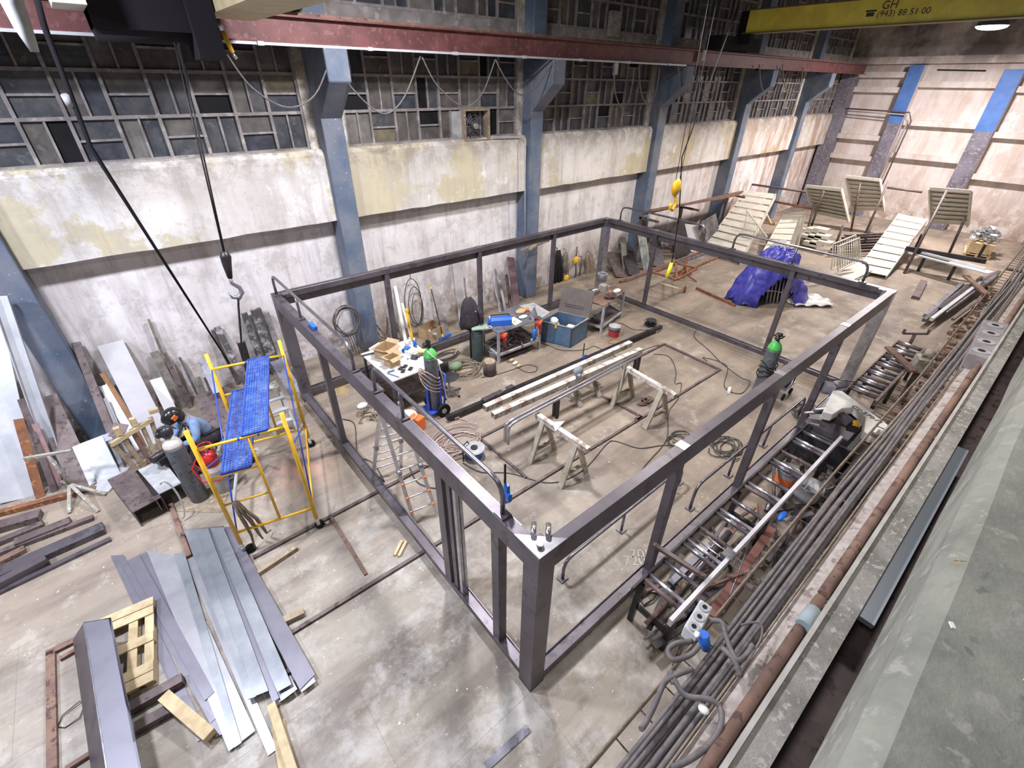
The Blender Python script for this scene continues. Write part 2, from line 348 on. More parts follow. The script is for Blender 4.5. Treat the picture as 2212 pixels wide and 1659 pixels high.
def window(n,x0,x1,z0,z1,rows,seed,black=()):
    rr=random.Random(seed); fr=MB(); pn=MB(); y=9.66; t=.028
    cols=8; cw=(x1-x0)/cols; ch=(z1-z0)/rows
    for c in range(cols+1): fr.box((x0+c*cw,y,(z0+z1)/2),(.055,.10,z1-z0))
    for r in range(rows+1): fr.box(((x0+x1)/2,y,z0+r*ch),(x1-x0,.095,.055))
    for c in range(cols):
        for r in range(rows):
            a=x0+c*cw; b=z0+r*ch; vert=(c+r)%2==seed%2
            for h in range(2):
                mi=rr.choices([0,1,2,3,5,4],[34,30,6,18,10,2 if not black else 0])[0]
                if (c,r,h) in black: mi=4
                if vert: pn.box((a+cw*(.25+.5*h),y+.02,b+ch/2),(cw/2-.03,.012,ch-.04),mi=mi)
                else: pn.box((a+cw/2,y+.02,b+ch*(.25+.5*h)),(cw-.04,.012,ch/2-.03),mi=mi)
            if vert: fr.box((a+cw/2,y,b+ch/2),(.035,.07,ch))
            else: fr.box((a+cw/2,y,b+ch/2),(cw,.07,.035))
    # jambs of cracked cement beside the columns
    w=bpy.data.objects.new('window_%d'%n,None); COL.objects.link(w); w.location=((x0+x1)/2,y,z0); w['kind']='structure'
    for nm,mb,mm in (('window_frame',fr,MULL),('window_panes',pn,PANES)):
        o=build(nm,mb,mm,w,((x0+x1)/2,y,z0)); o['kind']='structure'
BL={1:{(5,1,0),(1,0,1)},2:{(0,1,0),(3,0,1),(3,1,0),(6,0,1),(6,2,0)},3:{(4,0,1),(5,1,0),(6,2,1)},4:{(6,2,0)},0:set(),5:set(),6:set()}
for i in range(len(XC)):
    x0=XC[i]+CW/2+.22; x1=(XC[i+1]-CW/2-.22) if i+1<len(XC) else 31.0
    window(i+1,x0,x1,4.97,7.0,3,i,BL.get(i,()) or {(9,9,9)})
    window(i+8,x0,x1,7.55,10.2,4,i+30)
    struct('wall_left_jamb',MB().span((x0-.24,9.58,4.9),(x0-.02,10.0,10.3)).span((x1+.02,9.58,4.9),(x1+.24,10.0,10.3)),WALLU)
struct('wall_left_night_backing',MB().span((-14,10.15,4.9),(33,10.25,10.3)),PANES[4])
for i,x in enumerate(XC):
    m=MB().span((x-CW/2,9.2,0),(x+CW/2,9.82,10.3))
    # corbel carrying the crane beam
    c=[(9.2,5.55),(8.42,6.2),(8.42,6.74),(9.2,6.74)]
    vs=[(x-CW/2,y,z) for y,z in c]+[(x+CW/2,y,z) for y,z in c]
    m.add(vs,[(0,1,2,3),(7,6,5,4)]+[(k,(k+1)%4,4+(k+1)%4,4+k) for k in range(4)])
    struct('concrete_column',m,COLM,bevel=.015)
# end wall, its pilasters and ledges
m=MB().span((31.5,-4.5,0),(31.9,10.6,10.3)); struct('wall_back',m,WALLB)
def pil(y0,y1,zt,zb,mu,ml,d=.55):
    struct('wall_back_pilaster',MB().span((31.52-d,y0,0),(31.5,y1,zt)),WHTP)
    for a_,b_,mm in ((0,zb,ml),(zb,zt,mu)): struct('wall_back_pilaster_face',MB().span((31.5-d,y0,a_),(31.52-d,y1,b_)),mm)
pil(6.15,6.75,7.15,4.65,COLB,COLG); pil(2.45,3.15,6.95,4.5,COLB,COLG); pil(-1.3,-.6,6.9,4.5,COLB,COLG)
struct('wall_back_pilaster',MB().span((30.7,8.95,0),(31.5,9.6,6.9)),COLG)
for (y0,y1,zs) in ((6.75,8.95,(6.75,6.1,3.9,2.9)),(3.15,6.15,(6.35,4.7,3.2)),(-.6,2.45,(6.2,4.4,2.6))):
    for z in zs: struct('wall_back_ledge',MB().span((31.18,y0,z-.12),(31.5,y1,z+.12)),WALLB)
struct('wall_back_band',MB().span((31.2,-4.5,7.2),(31.5,10.0,7.5)),WALLB)
# conduit pipes on the end wall
q=[WX(1790,232,31.0),WX(1965,243,30.85)]
m=MB().tube([q[0],q[1],WX(1968,262,30.85),WX(1905,400,30.85)],.035,6); solo('conduit_pipe',m,BRN,'thin brown conduit running along the end wall and down beside the blue pilaster','pipe')
m=MB().tube([WX(1800,238,31.0),WX(1960,248,30.8),WX(1958,268,30.8),WX(1893,396,30.8)],.03,6); solo('conduit_pipe',m,GREYL,'thin pale conduit just below the brown one on the end wall','pipe')
m=MB().tube([WX(2025,151,31.48),WX(2130,153,31.48)],.03,6); solo('bracket_rod',m,BLACK,'short black rod fixed high between the two bright blue pilasters','rod')
# runway beam on the corbels, an I section with a pale conductor rail below
m=MB(); y,z0,z1=8.62,6.76,7.17
m.span((-14,y-.11,z1-.03),(30.8,y+.11,z1)); m.span((-14,y-.11,z0),(30.8,y+.11,z0+.03)); m.span((-14,y-.01,z0+.03),(30.8,y+.01,z1-.03))
T=Thing('crane_runway_beam',(8,y,z0),'long maroon I-beam carrying the cranes along the window wall','beam')
T.part('beam_web',m,MAROON)
T.part('rail_head',MB().span((-14,y-.03,z1),(30.8,y+.03,z1+.05)),RUSTD,label='rusty rail on top of the beam')
m=MB().span((-14,y-.20,z0-.04),(14,y-.16,z0)); 
for k in range(14): m.span((-13+2*k,y-.22,z0-.05),(-12.9+2*k,y-.10,z0+.01))
T.part('conductor_rail',m,GALV,label='pale conductor rail under the beam edge')
# ===== right side: trench edge, ledges, tray
struct('wall_right',MB().span((-6,-1.95,0),(31.5,-1.70,2.72)),CONS)
m=MB(); n=60; vs=[]; rr=random.Random(5)
for k in range(n+1):
    x=-6+37.5*k/n
    for y,z in ((-1.66,2.72),(-1.665,2.98),(-1.80,3.0),(-1.95,3.0),(-1.95,2.72)): vs.append((x,y+rr.uniform(-.006,.006),z+rr.uniform(-.01,.01)))
fs=[(k*5+j,k*5+(j+1)%5,(k+1)*5+(j+1)%5,(k+1)*5+j) for k in range(n) for j in range(5)]
struct('wall_right_trench_edge',m.add(vs,fs),CONS)
struct('wall_right_lit_edge',MB().span((-6,-1.865,3.0),(31.5,-1.84,3.42)),CONL)  # lit side face of the inner beam, its light put into paler colour
struct('wall_right_inner_beam',MB().span((-6,-2.0,3.0),(31.5,-1.865,3.40)),CONC)
m=MB(); n=50; vs=[];rr=random.Random(8)
for k in range(n+1):
    x=-4.5+36*k/n; 
    for y,z in ((-2.10,3.62),(-2.10,4.20),(-2.125,4.27),(-2.18,4.32),(-5,4.36),(-5,3.62)): vs.append((x,y+rr.uniform(-.008,.008),z+rr.uniform(-.006,.006)))
fs=[(k*6+j,k*6+(j+1)%6,(k+1)*6+(j+1)%6,(k+1)*6+j) for k in range(n) for j in range(6)]+[tuple(range(6)),tuple(range(n*6,n*6+6))]
struct('wall_right_ledge',m.add(vs,fs),CONG)
m=MB()
for k in range(260): m.span((-4.5+.08*k,-2.30,3.1),(-4.46+.08*k,-2.26,3.62))
m.span((-4.5,-2.4,3.0),(31,-2.3,3.62)); struct('trim_1',m,BRN)
struct('trim_2',MB().span((-4.5,-2.3,3.0),(31,-2.0,3.06)),BRN)
# =================== THE STEEL FRAME
LX,LY,HH=10.42,8.05,2.60; PW=.22; RW=.13; RH=.29
fr=Thing('steel_structure',(0,0,0),'large rectangular frame of dark welded steel in the middle of the floor','steel frame')
def post(x,y,w,d,z0,z1,m=STEEL,lab=None): return fr.part('post',MB().span((x,y,z0),(x+w,y+d,z1)),m,label=lab,bevel=.004)
for i,(x,y) in enumerate(((0,0),(LX-PW,0),(0,LY-PW),(LX-PW,LY-PW))):
    p=post(x,y,PW,PW,0,HH-.002,STEEL if i==0 else STEELB if i in(1,3) else STEEL,'thick square corner post' if i==0 else 'pale galvanized corner post' if i in (1,3) else None)
    # base plate
    fr.part('base_plate',MB().span((x-.0,y-.0,-.0),(x+PW,y+PW,.02)),STEEL,p)
def rail(name,a,b,z0,z1,lab=None):
    return fr.part(name,MB().span((a[0],a[1],z0),(b[0],b[1],z1)),STEEL,label=lab,bevel=.004)
rail('top_rail',(PW*.02,PW,),(RW,LY-PW),HH-RH,HH); rail('top_rail',(PW,.003),(LX-PW,RW),HH-RH,HH)
rail('top_rail',(LX-RW,PW),(LX,LY-PW),HH-.12,HH); rail('top_rail',(PW,LY-RW),(LX-PW,LY),HH-.12,HH)
# deeper thin web hanging below the far rails
fr.part('web_plate',MB().span((LX-.03,PW,HH-.30),(LX-.015,LY-PW,HH-.12)),STEEL); fr.part('web_plate',MB().span((PW,LY-.03,HH-.30),(LX-PW,LY-.015,HH-.12)),STEEL)
def channel(a,b,out):
    # U channel lying open upwards: floor plate and two flanges
    m=MB(); x0,y0=a; x1,y1=b
    if x1-x0>y1-y0:
        m.span((x0,y0,.12),(x1,y1,.14)); m.span((x0,y0,.14),(x1,y0+.012,.235)); m.span((x0,y1-.012,.14),(x1,y1,.235)); m.span((x0,y0+.012,.19),(x1,y1-.012,.205))
    else:
        m.span((x0,y0,.12),(x1,y1,.14)); m.span((x0,y0,.14),(x0+.012,y1,.235)); m.span((x1-.012,y0,.14),(x1,y1,.235)); m.span((x0+.012,y0,.19),(x1-.012,y1,.205))
    fr.part('bottom_rail',m,STEEL)
channel((0.0,PW),(.15,LY-PW),0); channel((PW,0),(LX-PW,.15),0); channel((LX-.15,PW),(LX,LY-PW),0); channel((PW,LY-.15),(LX-PW,LY),0)
for x,y,w,d in ((.01,.62,.12,.13),(.01,1.72,.12,.16),(.01,5.60,.11,.11),(2.36,.01,.12,.12),(4.98,.01,.12,.12),(7.62,.01,.12,.12),(LX-.12,6.0,.11,.11),(LX-.12,2.02,.11,.11),(2.45,LY-.12,.11,.11),(5.15,LY-.12,.11,.11),(7.92,LY-.12,.11,.11)):
    p=post(x,y,w,d,.14,HH-RH if (x<.2 or y<.2) else HH-.12)
for x,y in ((2.36,.01),(4.98,.01),(7.62,.01),(LX-.12,6.0),(LX-.12,2.02),(2.45,LY-.12),(5.15,LY-.12),(7.92,LY-.12)):
    fr.part('weld_tab',MB().span((x-.02,y-.005,HH),(x+.12,y+.13,HH+.006)),STEELB)
fr.part('door_track',MB().span((.02,1.44,.14),(.06,1.50,HH-RH)).span((.075,1.44,.14),(.115,1.50,HH-RH)),STEELB,label='bright double strip of the door jamb')
fr.part('post',MB().span((.02,1.56,.14),(.10,1.64,HH-RH)),STEEL)
pl=fr.part('corner_plate',MB().poly([(0,0,HH+.001),(.36,0,HH+.001),(0.0,.36,HH+.001)],.012,nrm=(0,0,1)),STEELB,label='bright triangular plate on the near top corner')
fr.part('lug_tube',MB().cyl((.10,.10,HH+.012),(.10,.10,HH+.05),.035,n=10).cyl((.12,.22,HH+.04),(.22,.32,HH+.04),.028,n=10).cyl((.22,.12,HH+.04),(.32,.22,HH+.04),.028,n=10),STEELB,pl)
for (x,y) in ((PW,LY-PW),(LX-PW,LY-PW),(LX-PW,PW)):
    fr.part('corner_tab',MB().box((x,y,HH+.01),(.12,.12,.02)),STEELB)
fr.part('stitch_weld',MB().span((.125,.4,HH),(.133,7.7,HH+.004)),STEELB); 
# hand rails: bent pipe on short stanchions with foot plates
def handrail(pts,zt,feet,label,zb=HH,mat_=PIPE,r=.026,group=None,bends=(1,1),name='handrail'):
    """pts: the two ends of the top run (floor-plan x,y); feet: fractions where stanchions stand"""
    a,b=V((*pts[0],zt)),V((*pts[1],zt)); d=(b-a).normalized(); L=(b-a).length
    T=Thing(name,(a.x,a.y,zb),label,'handrail',group)
    P=[]
    if bends[0]: P+=[a+V((0,0,zb-zt+.03)),a+V((0,0,-.18)),a+d*.03+V((0,0,-.08)),a+d*.09+V((0,0,-.02)),a+d*.2]
    else: P+=[a]
    if bends[1]: P+=[b-d*.2,b-d*.09+V((0,0,-.02)),b-d*.03+V((0,0,-.08)),b+V((0,0,-.18)),b+V((0,0,zb-zt+.03))]
    else: P+=[b]
    T.part('top_pipe',MB().tube(P,r,10),mat_)
    fs=list(feet)
    for f in fs:
        p=a+d*L*f; T.part('stanchion',MB().cyl((p.x,p.y,zb+.02),(p.x,p.y,zt),r*.9,n=8),mat_)
    for f in fs+([0] if bends[0] else [])+([1] if bends[1] else []):
        p=a+d*L*f; T.part('foot_plate',MB().box((p.x,p.y,zb+.012),(.14,.12,.022),math.atan2(d.y,d.x)),STEEL)
    return T
zt=3.0
def onx(u,v,z=zt): return G(u,v,z)
handrail([(.07,.62),(.07,3.45)],3.03,[.72],'nearer bent pipe handrail standing on the left beam of the frame')
handrail([(.07,4.15),(.07,7.85)],3.03,[.62],'farther bent pipe handrail standing on the left beam of the frame, by the wall')
handrail([(LX-.07,7.45),(LX-.07,4.55)],3.03,[.35],'pipe handrail on the far beam of the frame, nearer the window wall')
handrail([(LX-.07,3.7),(LX-.07,.65)],3.03,[.5],'pipe handrail on the far beam of the frame, in front of the blue tarpaulin')
# blue clamp on the near handrail
T=Thing('bar_clamp',(.16,.66,HH),'blue screw clamp on the bend of the near left handrail','clamp')
T.part('jaw',MB().box((.16,.66,HH+.17),(.05,.09,.10)).box((.17,.68,HH+.26),(.04,.05,.09)),BLUEC); T.part('clamp_bar',MB().box((.18,.72,HH+.28),(.02,.014,.55)),BLKST)
T=Thing('spring_clamp',(.11,5.95,HH),'small blue clamp pinched on the left beam of the frame','clamp')
T.part('jaw',MB().box((.11,5.95,HH+.04),(.07,.26,.06)),BLUEC)
# rails on the floor inside
a=G(1215,1250);b=G(1500,1085)
handrail([(a.x,a.y),(a.x+3.1,a.y+.02)],.42,[.45,.9],'long bent handrail standing on the floor inside the near frame side',zb=0,mat_=PIPE)
a=G(1490,1098);b=G(1735,880)
handrail([(a.x,a.y),(a.x+4.3,a.y-.05)],.55,[.3,.62],'bent handrail on the floor behind the middle of the near frame side',zb=0)
# gas cylinders
def cylinder(loc,h,r,label,body,shoulder,name='gas_cylinder',cap=True,valve=True,tilt=None,group=None):
    T=Thing(name,loc,label,'gas cylinder',group); x,y,z=loc
    T.part('body',MB().lathe([(r*.94,0),(r,.03),(r,h*.84),(r,h*.86)],loc,n=20),body)
    T.part('shoulder',MB().lathe([(r,h*.86),(r*.97,h*.89),(r*.8,h*.94),(r*.5,h*.975),(r*.3,h)],loc,n=20),shoulder)
    if valve:
        v=T.part('valve',MB().lathe([(r*.28,h),(r*.28,h+.05),(r*.18,h+.06),(r*.18,h+.12),(r*.3,h+.125),(r*.3,h+.15)],loc,n=10).cyl((x,y,z+h+.08),(x-.10,y-.03,z+h+.08),.02,n=8).cyl((x-.10,y-.06,z+h+.10),(x-.10,y+.03,z+h+.10),.045,n=10).cyl((x-.05,y-.02,z+h+.18),(x-.06,y-.06,z+h+.18),.045,n=10),BLK2)
    return T
c2=G(1622,862); c2=V((8.45,1.30,0))
T=cylinder(c2,1.5,.15,'tall dark gas cylinder with bright green shoulder by the near frame side',GREYC,GREEN)
T.part('guard_cage',MB().tube([c2+V((.1*math.cos(a),.1*math.sin(a),1.62+.03*math.sin(3*a))) for a in [k*.6 for k in range(11)]],.015,6),BLACK)
m=MB()
for k in range(4): m.tube([c2+V(((.17+.02*math.sin(5*a+k))*math.cos(a),(.17+.02*math.cos(4*a))*math.sin(a),.62+.10*k+.05*math.sin(2*a+k))) for a in [j*.35 for j in range(19)]],.012,6)
solo('coiled_hose',m,BLACK,'black hose wound round the cylinder with the green shoulder at the near frame side','hose')
cart=Thing('welding_machine_cart',(8.95,1.1,0),'grey low cart with hoses beside the cylinder at the near frame side','cart')
cart.part('deck',MB().box((8.98,1.05,.3),(.55,.42,.04)),STEEL2); cart.part('body',MB().box((8.98,1.05,.48),(.45,.3,.32)),STEEL2,bevel=.02)
for dx in(-.2,.2):
    for dy in(-.2,.2): cart.part('wheel',MB().cyl((8.98+dx,1.05+dy-.02,.08),(8.98+dx,1.05+dy+.02,.08),.08,n=14),BLACK); 
cart.part('push_handle',MB().tube([(9.22,.88,.3),(9.3,.88,.75),(9.3,1.22,.75),(9.22,1.22,.3)],.015,6),STEEL2)
# blue trolley with cylinder, near the white table
c1=V((2.16,5.62,0))
T=cylinder(c1+V((0,0,.14)),1.5,.145,'dark gas cylinder with green shoulder standing on a blue trolley',GREYC,GREEN)
tr=Thing('cylinder_trolley',c1,'blue two-wheeled trolley holding the cylinder beside the white table','trolley')
tr.part('toe_plate',MB().box((c1.x-.02,c1.y,.12),(.40,.40,.02)),BLUEP)
tr.part('frame_tube',MB().tube([c1+V((.10,-.20,.1)),c1+V((.20,-.20,1.0)),c1+V((.22,.20,1.0)),c1+V((.12,.20,.1))],.02,8).beam(c1+V((.17,-.2,.6)),c1+V((.17,.2,.6)),.03,.03),BLUEP)
tr.part('cross_plate',MB().box((c1.x+.06,c1.y-.17,.55),(.02,.06,.8)).box((c1.x-.18,c1.y-.02,.45),(.02,.10,.62)),BLUEP)
for s in(-1,1):
    wv=tr.part('wheel',MB().cyl((c1.x+.05,c1.y+s*.27-.03,.16),(c1.x+.05,c1.y+s*.27+.03,.16),.16,n=20),BLACK)
    tr.part('hub',MB().cyl((c1.x+.05,c1.y+s*.27-.04,.16),(c1.x+.05,c1.y+s*.27+.04,.16),.06,n=12),GREYL,wv)
tr.part('axle',MB().cyl((c1.x+.05,c1.y-.27,.16),(c1.x+.05,c1.y+.27,.16),.015,n=8),STEEL)
m=MB()
for k in range(5):
    a0=k*.3
    m.tube([c1+V((-.02+(.26+.02*math.sin(k))*math.cos(a+a0)*.75-.05,(.24+.01*k)*math.sin(a+a0),.80+.06*k-.16*math.cos(a+.9)+.02*math.sin(3*a))) for a in [j*.3 for j in range(22)]],.011,6)
solo('coiled_hose',m,HOSE,'pinkish welding hose looped around the cylinder on the blue trolley','hose')
m=MB(); 
m.tube([c1+V((-.1,-.05,1.62)),c1+V((.02,-.25,1.45)),c1+V((.08,-.30,1.0)),c1+V((.12,-.32,.5)),c1+V((.2,-.5,.05)),c1+V((.35,-.8,.015))],.011,6)
base=G(990,955)
for k in range(9):
    cx,cy=base.x+R.uniform(-.12,.12),base.y+R.uniform(-.12,.12); r=.32+.05*k*.5
    m.tube([(cx+r*math.cos(a)*1.1,cy+r*.8*math.sin(a),.014+.012*k*.5+.006*math.sin(2*a+k)) for a in [j*.42 for j in range(15)]],.011,6)
for k in range(5):
    cc=G(945+R.uniform(-20,20),985+R.uniform(-8,10)); r=.28
    m.tube([(cc.x+r*math.cos(a),cc.y+r*.7*math.sin(a),.015+.01*k) for a in [j*.42 for j in range(15)]],.011,6)
solo('coiled_hose',m,HOSE,'pale pink hose lying in loops on the floor beside the ladder','hose')
# left cylinders
p=G(425,1072); 
pl0=V((-2.45,6.05,0))
T=cylinder(pl0,1.42,.14,'tall grey gas cylinder with white shoulder beside the yellow scaffold',GREYC,mat('cylinder_white',(.72,.70,.66),.5,0,(.6,.57,.52),5))
T.part('safety_cap',MB().lathe([(.06,1.42),(.09,1.46),(.10,1.56),(.08,1.60),(.03,1.62)],pl0,n=14),BLK2)
p2=V((-2.08,6.02,0))
T=Thing('gas_cylinder',p2,'short grey gas cylinder whose upper part is red, next to the scaffold','gas cylinder')
T.part('body',MB().lathe([(.12,0),(.13,.03),(.13,.62),(.128,.64)],p2),GREYL); T.part('shoulder',MB().lathe([(.13,.64),(.13,.78),(.10,.86),(.05,.89),(.03,.90)],p2),RED)
cr=T.part('collar',MB().tube([p2+V((.11*math.cos(a),.11*math.sin(a),1.03)) for a in [k*PI/8 for k in range(16)]],.014,6,closed=True).beam(p2+V((.1,0,.84)),p2+V((.11,0,1.03)),.02,.02).beam(p2+V((-.1,0,.84)),p2+V((-.11,0,1.03)),.02,.02).beam(p2+V((0,.1,.84)),p2+V((0,.11,1.03)),.02,.02),RED)
T.part('valve',MB().cyl(p2+V((0,0,.89)),p2+V((0,0,.99)),.025,n=10).cyl(p2+V((-.08,0,.96)),p2+V((.03,0,.96)),.018,n=8),STEELB)
T.part('label_sticker',MB().lathe([(.132,.52),(.132,.62)],p2,n=20,cap=False),PAPER,label='white sticker band')
T=Thing('gas_cylinder',(-1.82,6.25,0),'slim grey cylinder right behind the red-topped one, against the scaffold leg','gas cylinder')
q=V((-1.86,6.28,0)); T.part('body',MB().lathe([(.09,0),(.10,.03),(.10,.62),(.05,.72),(.03,.76)],q),GREYL)
m=MB().tube([p2+V((-.08,0,.96)),p2+V((-.28,-.10,.75)),p2+V((-.22,-.24,.5)),p2+V((.05,-.26,.42)),p2+V((.3,-.05,.6))],.013,6); solo('gas_hose',m,RED,'red hose hanging from the red-topped cylinder','hose')
m=MB()
m.tube([V((-2.72,5.72,.45))+V((.10*math.sin(a)-.05,.16*math.cos(a)*.4,.38*math.cos(a))) for a in [j*.3-.4 for j in range(13)]],.016,6)
solo('bent_hose',m,GREYL,'light grey stiff hose arched beside the tall white-shouldered cylinder','hose')
m=MB(); q=G(620,1005)
solo('gas_hose',MB().tube([G(505,1085,.5),G(512,1010,.5),G(545,975,.5),G(555,970,.7)],.03,8),GREYL,'thick light grey hose curving behind the scaffold front frame','hose')
wh=Thing('spoked_wheel',G(500,1040)+V((.12,.15,0)),'large grey spoked hose-reel wheel standing behind the yellow scaffold','wheel')
wc=G(500,1040)+V((.12,.15,.40)); ax=V((.80,-.6,0)).normalized(); uz=V((0,0,1)); us=ax.cross(uz)
wh.part('rim',MB().tube([wc+(uz*math.cos(a)+us*math.sin(a))*.38 for a in [k*PI/14 for k in range(28)]],.022,8,closed=True),GREYL)
m=MB()
for k in range(8): 
    a=k*PI/4; m.cyl(wc,wc+(uz*math.cos(a)+us*math.sin(a))*.38,.008,n=6)
wh.part('spokes',m,GREYL); wh.part('hub',MB().cyl(wc-ax*.06,wc+ax*.06,.04,n=10),GREYL)
# =================== SCAFFOLD
A=V((-2.14,4.33,0));B=V((-1.06,4.08,0));Cc=V((-.44,6.19,0));D=A+Cc-B
sc=Thing('scaffold_tower',A,'yellow rolling scaffold with two blue perforated decks','scaffold')
zc=.22
for n,(p,h) in enumerate(((A,2.46),(B,2.38),(Cc,2.43),(D,2.43))):
    sc.part('standard',MB().cyl(p+V((0,0,zc)),p+V((0,0,h)),.03,n=12),YEL)
    k=sc.part('caster',MB().cyl(p+V((0,0,.13)),p+V((0,0,zc+.02)),.03,n=10).box(p+V((0,.02,.13)),(.05,.11,.06)),GALV,label='zinc caster with black wheel')
    off=V((.07,-.03,0)) if n==0 else V((0,0,0))
    sc.part('wheel',MB().cyl(p+off+V((.02,-.03,.075)),p+off+V((.02,.03,.075)),.075,n=18),BLACK,k)
def lerp(a,b,t): return a+(b-a)*t
def at(p,z): return V((p.x,p.y,z))
zA2=ZV(A,434,966); 
def crossbar(p,q,z,r=.022,t0=0,t1=1,z2=None): sc.part('crossbar',MB().cyl(at(lerp(p,q,t0),z),at(lerp(p,q,t1),z if z2 is None else z2),r,n=10),YEL)
ztop=ZV(A,440,965); zlow=ZV(A,514,1149); zm1=ZV(A,466,1030); zm2=ZV(A,490,1089)
for (p,q) in ((A,B),(D,Cc)):
    crossbar(p,q,ztop); crossbar(p,q,zlow); crossbar(p,q,zm1,.016,0,.56); crossbar(p,q,zm2,.016,0,.56)
    sc.part('inner_standard',MB().cyl(at(lerp(p,q,.56),zlow),at(lerp(p,q,.56),ztop),.02,n=10),YEL)
    for t in(.46,.68): sc.part('hook_clip',MB().cyl(at(lerp(p,q,t-.012),ztop),at(lerp(p,q,t+.012),ztop),.028,n=10),BLUEP)
sc.part('side_rail',MB().cyl(at(B,zlow),at(Cc,zlow),.018,n=8),YEL)
for (p,q) in ((B,Cc),(A,D)):
    sc.part('brace',MB().cyl(at(p,zlow-.1),at(q,ztop+.02),.012,n=8),BLUEP); sc.part('brace',MB().cyl(at(q,zlow+.1),at(p,ztop-.35),.010,n=8),BLUEP)
def deck(t0,t1,z,e0,e1,name):
    a=lerp(A,B,t0);b=lerp(A,B,t1);c=lerp(D,Cc,t1);d=lerp(D,Cc,t0)
    ux=(b-a).normalized(); L=(d-a).length; uy=(d-a).normalized(); W=(b-a).length
    m=MB(); o=at(a,z)
    nx,ny=9,44; # perforated plate: a lattice of bars leaves true holes
    hx=W/nx; hy=L/ny
    for i in range(nx+1): m.beam(o+ux*(i*hx),o+ux*(i*hx)+uy*L,.5*hx,.006,side=ux)
    for j in range(ny+1): m.beam(o+uy*(j*hy)+V((0,0,.0005)),o+ux*W+uy*(j*hy)+V((0,0,.0005)),.5*hy,.006,side=uy)
    dk=sc.part('deck',m,BLUED,label='blue perforated steel deck')
    r=MB()
    for q in(0,W): r.beam(o+ux*q-V((0,0,.02)),o+ux*q+uy*L-V((0,0,.02)),.02,.055,side=ux)
    for q in(0,L): r.beam(o+uy*q-V((0,0,.02)),o+uy*q+ux*W-V((0,0,.02)),.02,.055,side=uy)
    sc.part('deck_edge',r,BLUEP,dk)
deck(.50,.79,ztop+.04,0,0,'u'); deck(.14,.47,zm1+.04,0,0,'l')
m=MB(); s=at(lerp(A,B,.13),zm2)
for k in range(3):
    m.tube([s+V((.02*k,-.02,.03)),s+V((.05*k,-.05,-.2)),s+V((.02+.08*k,-.02,-.45)),s+V((.03+.1*k,.05*k,-.75-.1*k)),s+V((.15*k,.1*k-.03,-1.0))],[.02,.025,.03,.02,.012],6)
solo('knotted_strap',m,ROPE,'pale brown rag strap knotted on the lower bar of the scaffold','strap')
# =================== LEANING STOCK ON THE WINDOW WALL
def lean(name,top,bot,w,t,m,label,cat,yt=9.70,zb=0,group=None,prof=None,side=(1,0,0),yoff=None):
    """piece whose foot stands on the floor where the photo shows it and whose head rests on the wall"""
    a=G(*bot,zb); a.y=min(a.y,9.58)
    b=WY(*top,yt-(t if yoff is None else yoff))
    return solo(name,MB().beam(a,b,w,t,side=side,prof=prof),m,label,cat,group,bevel=0)
CH=lambda w,t,k=.012:[(-w/2,-t/2),(w/2,-t/2),(w/2,t/2),(w/2-k,t/2),(w/2-k,-t/2+k),(-w/2+k,-t/2+k),(-w/2+k,t/2),(-w/2,t/2)]
DKW=mat('mossy_dark_timber',(.14,.125,.11),.9,0,(.24,.22,.19),5)
TARW=mat('tarred_pole',(.07,.068,.072),.8,0,(.36,.35,.35),4,lo=.5,hi=.6)
GSH=mat('pale_grey_sheet',(.42,.41,.43),.55,.15,(.36,.355,.37),2)
lean('galvanized_sheet',(-60,620),(45,1078),.52,.02,GALV,'widest pale galvanized sheet leaning at the far left, left of the blue column','metal sheet')
lean('galvanized_sheet',(-70,800),(20,1085),.30,.02,GSH,'lower lilac-grey sheet in front of the widest galvanized sheet at the far left','metal sheet',yt=9.4)
lean('folded_channel',(-2,640),(133,1035),.20,.10,GALV,'tall pale folded channel leaning left of the blue column','metal channel',yt=9.1,prof=CH(.2,.1))
lean('rusty_flat_bar',(40,905),(88,1075),.13,.02,RUST,'orange rusty flat bar leaning at the far left','flat bar',yt=8.4)
lean('steel_angle',(45,862),(118,1062),.09,.03,BRN,'narrow dark maroon bar beside the orange rusty one','flat bar',yt=8.6)
lean('steel_angle',(75,915),(132,1050),.08,.03,mat('dusty_pink_primer',(.33,.20,.20),.7,0,(.25,.16,.16),6),'narrow pinkish primed bar beside the tall folded channel','flat bar',yt=8.4)
lean('steel_plate',(95,858),(185,1052),.36,.02,BRN,'wide dark brown plate leaning in front of the leftmost blue column','steel plate',yt=9.0)
lean('steel_plate',(148,908),(152,965),.14,.015,STEEL2,'small grey plate standing against the leftmost blue column','steel plate',yt=8.9,zb=.45)
lean('steel_bar',(164,740),(262,990),.13,.06,BRN,'tall dark brown bar leaning on the right edge of the leftmost blue column','steel bar')
lean('timber_post',(157,742),(235,930),.05,.05,DKW,'thin dark timber just left of the tall brown bar','timber')
lean('grey_sheet',(238,741),(345,955),.42,.02,GSH,'tallest light grey sheet leaning right of the leftmost blue column','metal sheet')
lean('timber_lath',(221,806),(318,960),.09,.03,mat('orange_timber',(.36,.19,.09),.8,0,(.28,.15,.08),6),'orange-brown lath with a nail through its head','timber',yt=9.5)
T=Thing('white_angle_bar',G(300,975),'narrow white bar leaning in front of the tallest grey sheet','metal channel')
T.part('bar',MB().beam(G(305,972),WY(222,832,9.3),.13,.06,side=(1,0,0),prof=CH(.13,.06)),GALV)
lean('grey_channel',(217,862),(272,978),.19,.05,GSH,'short light grey channel leaning below the white bar','metal channel',yt=9.0,prof=CH(.19,.05))
lean('steel_pipe',(286,788),(352,930),.06,.05,STEEL2,'thin grey pipe leaning right of the tallest grey sheet','pipe',yt=9.6)
lean('mossy_pole',(321,690),(392,870),.05,.05,DKW,'tallest thin mossy pole leaning behind the welder','pole')
